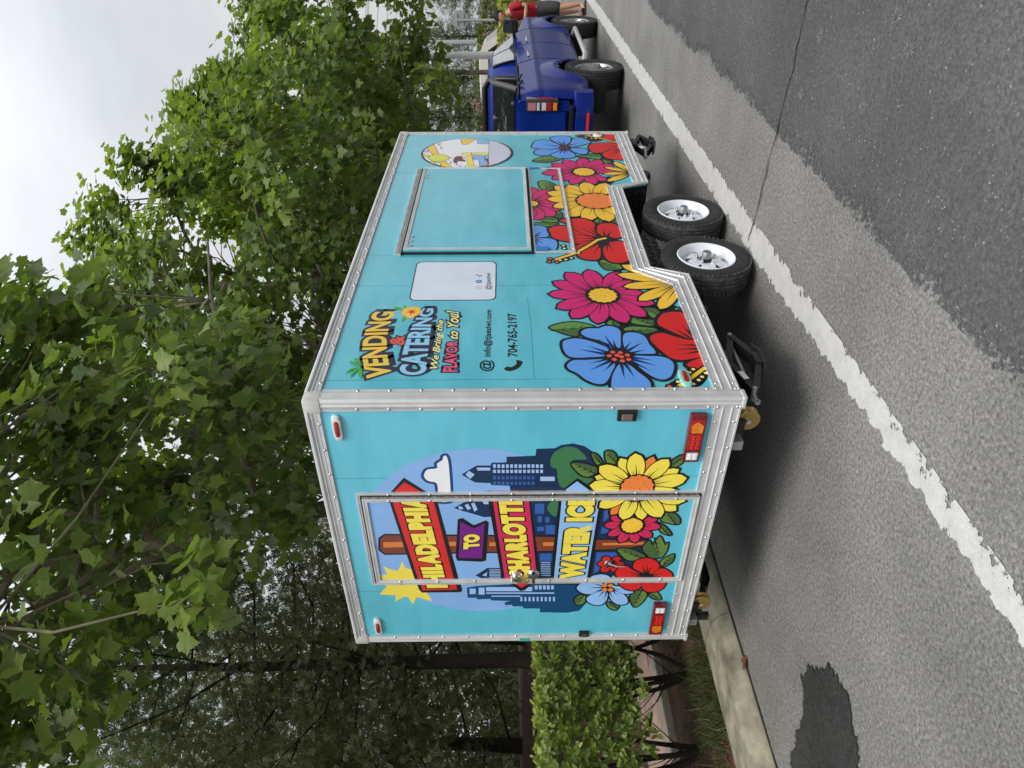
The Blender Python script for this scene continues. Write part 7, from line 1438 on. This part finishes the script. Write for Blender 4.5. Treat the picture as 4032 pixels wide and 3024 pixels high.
hedge('clipped glossy-leaved hedge on bare dark stems behind the kerb', -4.05, -3.28, -2.2, 4.6, 0.50, 1.35, 20000, 41, HEDGE, (0.055, 0.095))
YEL = leaf_mat('yellow_hedge_leaf', (0.10, 0.13, 0.015), (0.30, 0.32, 0.04), (0.16, 0.18, 0.05), 0.3)
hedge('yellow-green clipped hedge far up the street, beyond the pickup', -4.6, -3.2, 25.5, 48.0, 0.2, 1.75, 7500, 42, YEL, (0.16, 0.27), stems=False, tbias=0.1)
OLV = leaf_mat('olive_hedge_leaf', (0.05, 0.07, 0.012), (0.14, 0.16, 0.03), (0.09, 0.10, 0.04), 0.3)
hedge('taller olive-green hedge behind the yellow-green one', -7.2, -5.8, 34.0, 60.0, 0.2, 2.9, 7500, 43, OLV, (0.19, 0.33), stems=False)

# oleander with pink flowers, pale shrub in the wood
OLE = leaf_mat('oleander_leaf', (0.025, 0.055, 0.014), (0.08, 0.12, 0.03), (0.07, 0.09, 0.05), 0.25)
PINKF = leaf_mat('pink_blossom', (0.45, 0.14, 0.16), (0.72, 0.32, 0.34), (0.55, 0.25, 0.26), 0.3, tcol=(1, 0.8, 0.8))
def shrub(name, label, cat, x, y, top, rad, n, seed, m, flowers=0, size=(0.09, 0.16), zlow=0.15, group=None):
    rg = np.random.default_rng(seed); rnd = random.Random(seed); z0 = land_z(x, y); root = thing(name, label, cat, (x, y, z0), group)
    b = MB(); Ps, Ds = [], []; K = 26
    for i in range(K):
        a = rnd.uniform(0, 6.28); r_ = rad*math.sqrt(rnd.random()); zt = z0+(top-z0)*rnd.uniform(0.6, 1.0)*(1-0.25*(r_/rad)**2); e = np.array([x+math.cos(a)*r_, y+math.sin(a)*r_, zt]); s0 = np.array([x+math.cos(a)*r_*0.2, y+math.sin(a)*r_*0.2, z0])
        mid = (s0+e)/2+np.array([math.cos(a), math.sin(a), 0])*0.1*rad; b.tube([tuple(s0), tuple(mid), tuple(e)], [0.016, 0.010, 0.004], 5, cap=False)
        k = n//K; t_ = rg.uniform(zlow, 1.03, k); p = s0*((1-t_)**2)[:, None]+mid*(2*t_*(1-t_))[:, None]+e*(t_**2)[:, None]+rg.normal(size=(k, 3))*0.10*rad*np.array([1, 1, 0.7]); Ps.append(p); Ds.append(np.tile((e-s0)/np.linalg.norm(e-s0), (k, 1)))
    b.build('stems', DARKBARK, root, recalc=False); P_ = np.concatenate(Ps); D_ = np.concatenate(Ds); k = len(P_)
    scatter('leaves', BLADE if flowers or cat == 'shrub' else OVAL, P_, unit(rg, k)*0.7+np.array([0, 0, 0.8]), D_*0.6+rg.normal(size=(k, 3))*0.7, rg.uniform(size[0], size[1], k), np.clip(rg.normal(0.5, 0.22, k), 0, 1), m, root)
    if flowers:
        idx = rg.choice(k, flowers//8, False); hi_ = P_[idx]; hi_ = hi_[hi_[:, 2] > z0+(top-z0)*0.45]
        F = np.repeat(hi_, 8, 0)+rg.normal(size=(len(hi_)*8, 3))*0.07; kk = len(F)
        scatter('blossom', OVAL, F, unit(rg, kk)+np.array([0, 0, 0.4]), unit(rg, kk), rg.uniform(0.08, 0.14, kk), rg.random(kk), PINKF, root)
    return root
for i, (ox, oy, tp, rd, lb) in enumerate([(-5.6, 22.0, 2.7, 0.9, 'pink-flowering oleander seen over the tailgate of the pickup'), (-5.8, 24.6, 2.95, 1.0, 'pink-flowering oleander seen over the sports bar of the pickup'), (-5.9, 27.4, 2.95, 1.0, 'pink-flowering oleander just before the cream-white van'), (-6.0, 37.0, 3.3, 1.2, 'pink-flowering oleander between lamp post and octagonal sign')]):
    shrub('oleander', lb, 'oleander', ox, oy, tp, rd, 2600, 80+i, OLE, flowers=1500, size=(0.12, 0.2), group='oleanders beyond the path')
PALE = leaf_mat('grey_green_leaf', (0.04, 0.065, 0.030), (0.14, 0.18, 0.075), (0.11, 0.14, 0.08), 0.25, 0.5)
shrub('shrub', 'grey-green leafy shrub rising behind the clipped hedge', 'shrub', -6.0, -0.35, 3.7, 0.95, 5200, 91, PALE, size=(0.06, 0.12), zlow=0.35)
shrub('shrub', 'yellowish leafy shrub at the end of the hedge, under the conifers', 'shrub', -6.5, -1.5, 3.4, 0.8, 3600, 92, PALE, size=(0.06, 0.12), zlow=0.3)

# the wood behind, read as one mass
rg = np.random.default_rng(77); k = 36000
wx = rg.uniform(-24, -14, k); wy = rg.uniform(-14, 18, k); wz = 0.9+rg.random(k)**1.7*8.0
P_ = np.stack([wx, wy, wz], 1); keep = np.array([noise.noise(Vector((p[0]*0.35, p[1]*0.35, p[2]*0.4))) > -0.12-0.5*max(0, (4.5-p[2])/4.5) for p in P_]); P_ = P_[keep]; k = len(P_)
wood = scatter('far_wood', FEATHER3, P_, unit(rg, k)+np.array([0, 0, 0.5]), rg.normal(size=(k, 3))+np.array([0, 0, .5]), rg.uniform(0.30, 0.64, k), np.clip(rg.normal(0.35, 0.2, k), 0, 1), CON); tag(wood, 'dark tangled wood behind the conifers', 'wood', kind='stuff')

# ------------------------------------------------------------------ verge: grass, litter, leaves in the gutter
GRASS = leaf_mat('verge_grass', (0.022, 0.040, 0.010), (0.12, 0.15, 0.045), (0.08, 0.10, 0.04), 0.25)
k = 6000; gx = -2.76-np.abs(rg.normal(0, 0.35, k)); gy = rg.uniform(-2.5, 6.0, k)
pat = np.array([noise.noise(Vector((a*2.0, c*1.6, 1.0))) for a, c in zip(gx, gy)]); keep = (pat+0.35*rg.random(k) > 0.02) & (gx > -4.2); gx, gy = gx[keep], gy[keep]; k = len(gx)
gz = np.array([land_z(a, c)-0.02 for a, c in zip(gx, gy)])
grass = scatter('grass', template([(-0.035, 0, 0), (0.035, 0, 0), (0.028, 0.5, 0.10), (-0.028, 0.5, 0.10), (0, 1, 0.38)], [(0, 1, 2), (0, 2, 3), (3, 2, 4)]), np.stack([gx, gy, gz], 1), np.stack([rg.normal(size=k), rg.normal(size=k), np.full(k, 0.3)], 1), np.stack([rg.normal(0.0, .8, k), rg.normal(0, .8, k), np.ones(k)], 1), rg.uniform(0.06, 0.19, k), np.clip(rg.normal(.45, .25, k), 0, 1), GRASS)
tag(grass, 'tufty dark grass on the verge between kerb and path', 'grass', kind='stuff')
LITTER = leaf_mat('dry_leaf', (0.07, 0.025, 0.014), (0.20, 0.08, 0.04), (0.2, 0.1, 0.05), 0.1, 0.8)
k = 1500; lx = rg.uniform(-4.2, -2.78, k); ly = rg.uniform(-2.5, 6, k)
lit = scatter('leaf_litter', OVAL, np.stack([lx, ly, np.array([land_z(a, c)+0.008 for a, c in zip(lx, ly)])], 1), np.stack([rg.normal(0, .35, k), rg.normal(0, .35, k), np.ones(k)], 1), unit(rg, k), rg.uniform(0.02, 0.06, k), rg.random(k), LITTER); tag(lit, 'dry brown leaf litter on the verge soil', 'leaf litter', kind='stuff')
for (lx_, ly_, s_, a_, lb) in ((-2.31, 0.03, 0.065, 0.4, 'curled rust-brown leaf in the gutter at the kerb foot'), (-2.29, -0.01, 0.05, 2.2, 'small orange-brown leaf lying against the curled leaf in the gutter')):
    o = scatter('fallen_leaf', MAPLE, np.array([[lx_, ly_, 0.03]]), np.array([[0.3, 0.2, 1.0]]), np.array([[math.cos(a_), math.sin(a_), 0.2]]), np.array([s_]), np.array([0.6]), LITTER); tag(o, lb, 'leaf')
# ------------------------------------------------------------------ street furniture and buildings beyond
WPOLE = mat('white_pole_paint', (0.62, 0.63, 0.65), 0.5, var=0.08); GPOLE = mat('grey_sign_post', (0.42, 0.45, 0.45), 0.5, 0.4)
def on_bearing(xd, yd, X): pass
lp = thing('lamp_post', 'tall thick white lamp post beyond the pickup', 'lamp post', (-3.35, 23.1, 0.12))
MB().tube([(-3.35, 23.1, 0.10), (-3.35, 23.1, 4.0), (-3.35, 23.1, 8.6)], [0.125, 0.115, 0.085], 20).build('pole', WPOLE, lp, smooth=True)
MB().lathe([(0.22, 0.0), (0.22, 0.03), (0.14, 0.05)], (-3.35, 23.1, 0.12), 'z', 20).build('base_plate', WPOLE, lp)
b = MB().tube([(-3.35, 23.1, 8.5), (-3.0, 23.1, 9.0), (-1.8, 23.1, 9.15)], [0.06, 0.05, 0.04], 10); arm = b.build('arm', WPOLE, lp, smooth=True); MB().box((-1.5, 23.1, 9.13), (0.7, 0.22, 0.10)).build('lamp_head', GPOLE, arm, bevel=0.03)
sg = thing('road_sign', 'octagonal road sign seen from behind on a grey post', 'sign', (-2.75, 25.9, 0.12))
MB().tube([(-2.75, 25.9, 0.1), (-2.75, 25.9, 3.35)], 0.045, 12).build('post', GPOLE, sg, smooth=True)
oct_ = [(-2.75+0.33*math.cos(math.radians(22.5+45*k)), 3.22+0.33*math.sin(math.radians(22.5+45*k))) for k in range(8)]
pl = MB().prism(oct_, 0.012, 'xz', 25.96).build('plate', mat('bare_sign_back', (0.45, 0.46, 0.46), 0.5, 0.5), sg); 
for z_ in (3.34, 3.10): MB().box((-2.75, 25.945, z_), (0.40, 0.03, 0.035)).build('bracket', GPOLE, pl)
up = thing('utility_pole', 'thin grey utility pole with wires behind the lamp post', 'utility pole', (-7.4, 46.0, 0.1))
MB().tube([(-7.4, 46.0, 0.1), (-7.4, 46.0, 10.8)], [0.14, 0.10], 10).build('pole', GPOLE, up, smooth=True)
b = MB().box((-7.4, 46, 10.2), (1.8, 0.10, 0.10)); b.box((-7.4, 46, 9.5), (1.4, 0.10, 0.10)); b.bar((-7.4, 46, 8.9), (-6.7, 46, 9.5), 0.05, 0.05); b.bar((-7.4, 46, 8.9), (-8.1, 46, 9.5), 0.05, 0.05); b.build('cross_arm', BLACK_STEEL, up)
WIREM = mat('black_wire', (0.10, 0.10, 0.12), 0.6)
for i, (dx_, dz_, ex, ez, lb) in enumerate(((-0.8, 10.27, 14.0, 11.4, 'uppermost sagging overhead wire from the utility pole'), (0.0, 10.27, 15.0, 11.0, 'second sagging overhead wire from the utility pole'), (0.8, 10.27, 16.0, 10.6, 'third sagging overhead wire from the utility pole'), (0.6, 9.57, 16.5, 9.2, 'lowest sagging overhead wire from the utility pole'))):
    b = MB(); pts = []
    for k in range(15):
        t_ = k/14; pts.append((-7.4+dx_+(ex+7.4-dx_)*t_, 46+14*t_, dz_+(ez-dz_)*t_-1.2*4*t_*(1-t_)*0.5))
    b.tube(pts, 0.016, 5); tag(b.build('overhead_wire', WIREM), lb, 'wire', 'overhead wires')
# white van parked beyond the path
VANP = mat('cream_white_paint', (0.66, 0.65, 0.60), 0.35, coat=0.6); VX, VY = -6.1, 33.0
van = thing('van', 'cream-white van parked behind the hedge, only roof and windows showing', 'van', (VX, VY, 0.12))
prof = [(-2.2, 0.45), (-2.25, 1.2), (-2.05, 2.45), (-1.9, 2.62), (1.0, 2.68), (1.5, 2.55), (2.25, 1.65), (2.6, 1.45), (2.65, 0.45)]
b = MB()
for s_, w_ in ((-1, 1), (1, 1)):
    for p in prof: b.v.append((VX+p[0]*0.8, VY+s_*0.92*(1-0.06*max(0, p[1]-1.3)), p[1]))
n_ = len(prof); b.f = [tuple(range(n_)), tuple(range(n_, 2*n_))]+[(i, (i+1) % n_, n_+(i+1) % n_, n_+i) for i in range(n_)]; b.m = [0]*len(b.f); vb = b.build('body', VANP, van, bevel=0.08, smooth=True)
for s_ in (-1, 1):
    for (a0, a1, t0, t1) in ((-1.85, -0.95, -1.75, -0.95), (-0.85, 0.10, -0.85, 0.10), (0.20, 1.85, 0.20, 1.30)):
        k_ = 0.92*(1-0.06*0.35)+0.004; k2_ = 0.92*(1-0.06*1.1)+0.004
        MB().add([(VX+a0*.8, VY+s_*k_, 1.72), (VX+a1*.8, VY+s_*k_, 1.72), (VX+t1*.8, VY+s_*k2_, 2.36), (VX+t0*.8, VY+s_*k2_, 2.36)], [(0, 1, 2, 3)]).build('window', GLASS, van)
    MB().tube([(VX-1.4, VY+s_*0.72, 2.72), (VX+0.7, VY+s_*0.72, 2.75)], 0.03, 8).build('roof_rail', VANP, van)
MB().add([(VX+1.30, VY-0.78, 2.46), (VX+1.30, VY+0.78, 2.46), (VX+1.82, VY+0.84, 1.70), (VX+1.82, VY-0.84, 1.70)], [(0, 1, 2, 3)]).build('windscreen', GLASS, van)
for wx_ in (-1.1, 1.4):
    for s_ in (-1, 1):
        w = instance('wheel', rm, (VX+wx_, VY+s_*0.80, 0.45), van, rot=(0, 0, math.pi/2*s_), scale=(0.85, 0.85, 0.85)); instance('tyre', ty, (VX+wx_, VY+s_*0.80, 0.45), w, rot=(0, 0, math.pi/2*s_), scale=(0.85, 0.85, 0.85))
# pale building glimpsed between the leaves
BX, BY = -21.0, 29.0; WALLB = mat('white_render', (0.72, 0.72, 0.72), 0.8, var=0.05); ROOFG = mat('grey_roof', (0.30, 0.31, 0.33), 0.7, var=0.1, vscale=2)
bl = thing('house', 'white rendered house with grey roof and balcony rail behind the plane trees', 'house', (BX, BY, 0.2))
MB().box((BX, BY, 4.6), (10, 9, 9.0)).build('wall', WALLB, bl)
b = MB(); b.add([(BX-5.4, BY-4.9, 10.0), (BX+5.4, BY-4.9, 10.0), (BX+5.4, BY+4.9, 10.0), (BX-5.4, BY+4.9, 10.0), (BX-2, BY, 12.6), (BX+2, BY, 12.6)], [(0, 1, 5, 4), (1, 2, 5), (2, 3, 4, 5), (3, 0, 4), (3, 2, 1, 0)]); b.build('roof', ROOFG, bl)
MB().box((BX+0.2, BY-0.2, 9.3), (10.9, 9.9, 0.35)).build('cornice', WALLB, bl)
for i in range(4):
    for j in range(3):
        for face in ('y', 'x'):
            p_ = (BX-3.6+i*2.4, BY-4.52, 1.9+j*2.7) if face == 'y' else (BX+5.02, BY-3.4+i*2.2, 1.9+j*2.7)
            w = MB().box(p_, (1.1, 0.08, 1.4) if face == 'y' else (0.08, 1.1, 1.4)).build('window', WALLB, bl); d_ = (0, -0.03, 0) if face == 'y' else (0.03, 0, 0)
            MB().box(tuple(np.array(p_)+d_), (0.95, 0.06, 1.25) if face == 'y' else (0.06, 0.95, 1.25)).build('pane', GLASS, w)
b = MB(); b.box((BX, BY-5.2, 6.15), (9, 1.2, 0.15)); bal = b.build('balcony', WALLB, bl)
b = MB(); b.box((BX, BY-5.75, 7.15), (9, 0.06, 0.06)); b.box((BX, BY-5.75, 6.7), (9, 0.04, 0.04))
for i in range(19): b.box((BX-4.5+i*0.5, BY-5.75, 6.68), (0.05, 0.05, 0.95))
b.build('railing', WPOLE, bal)
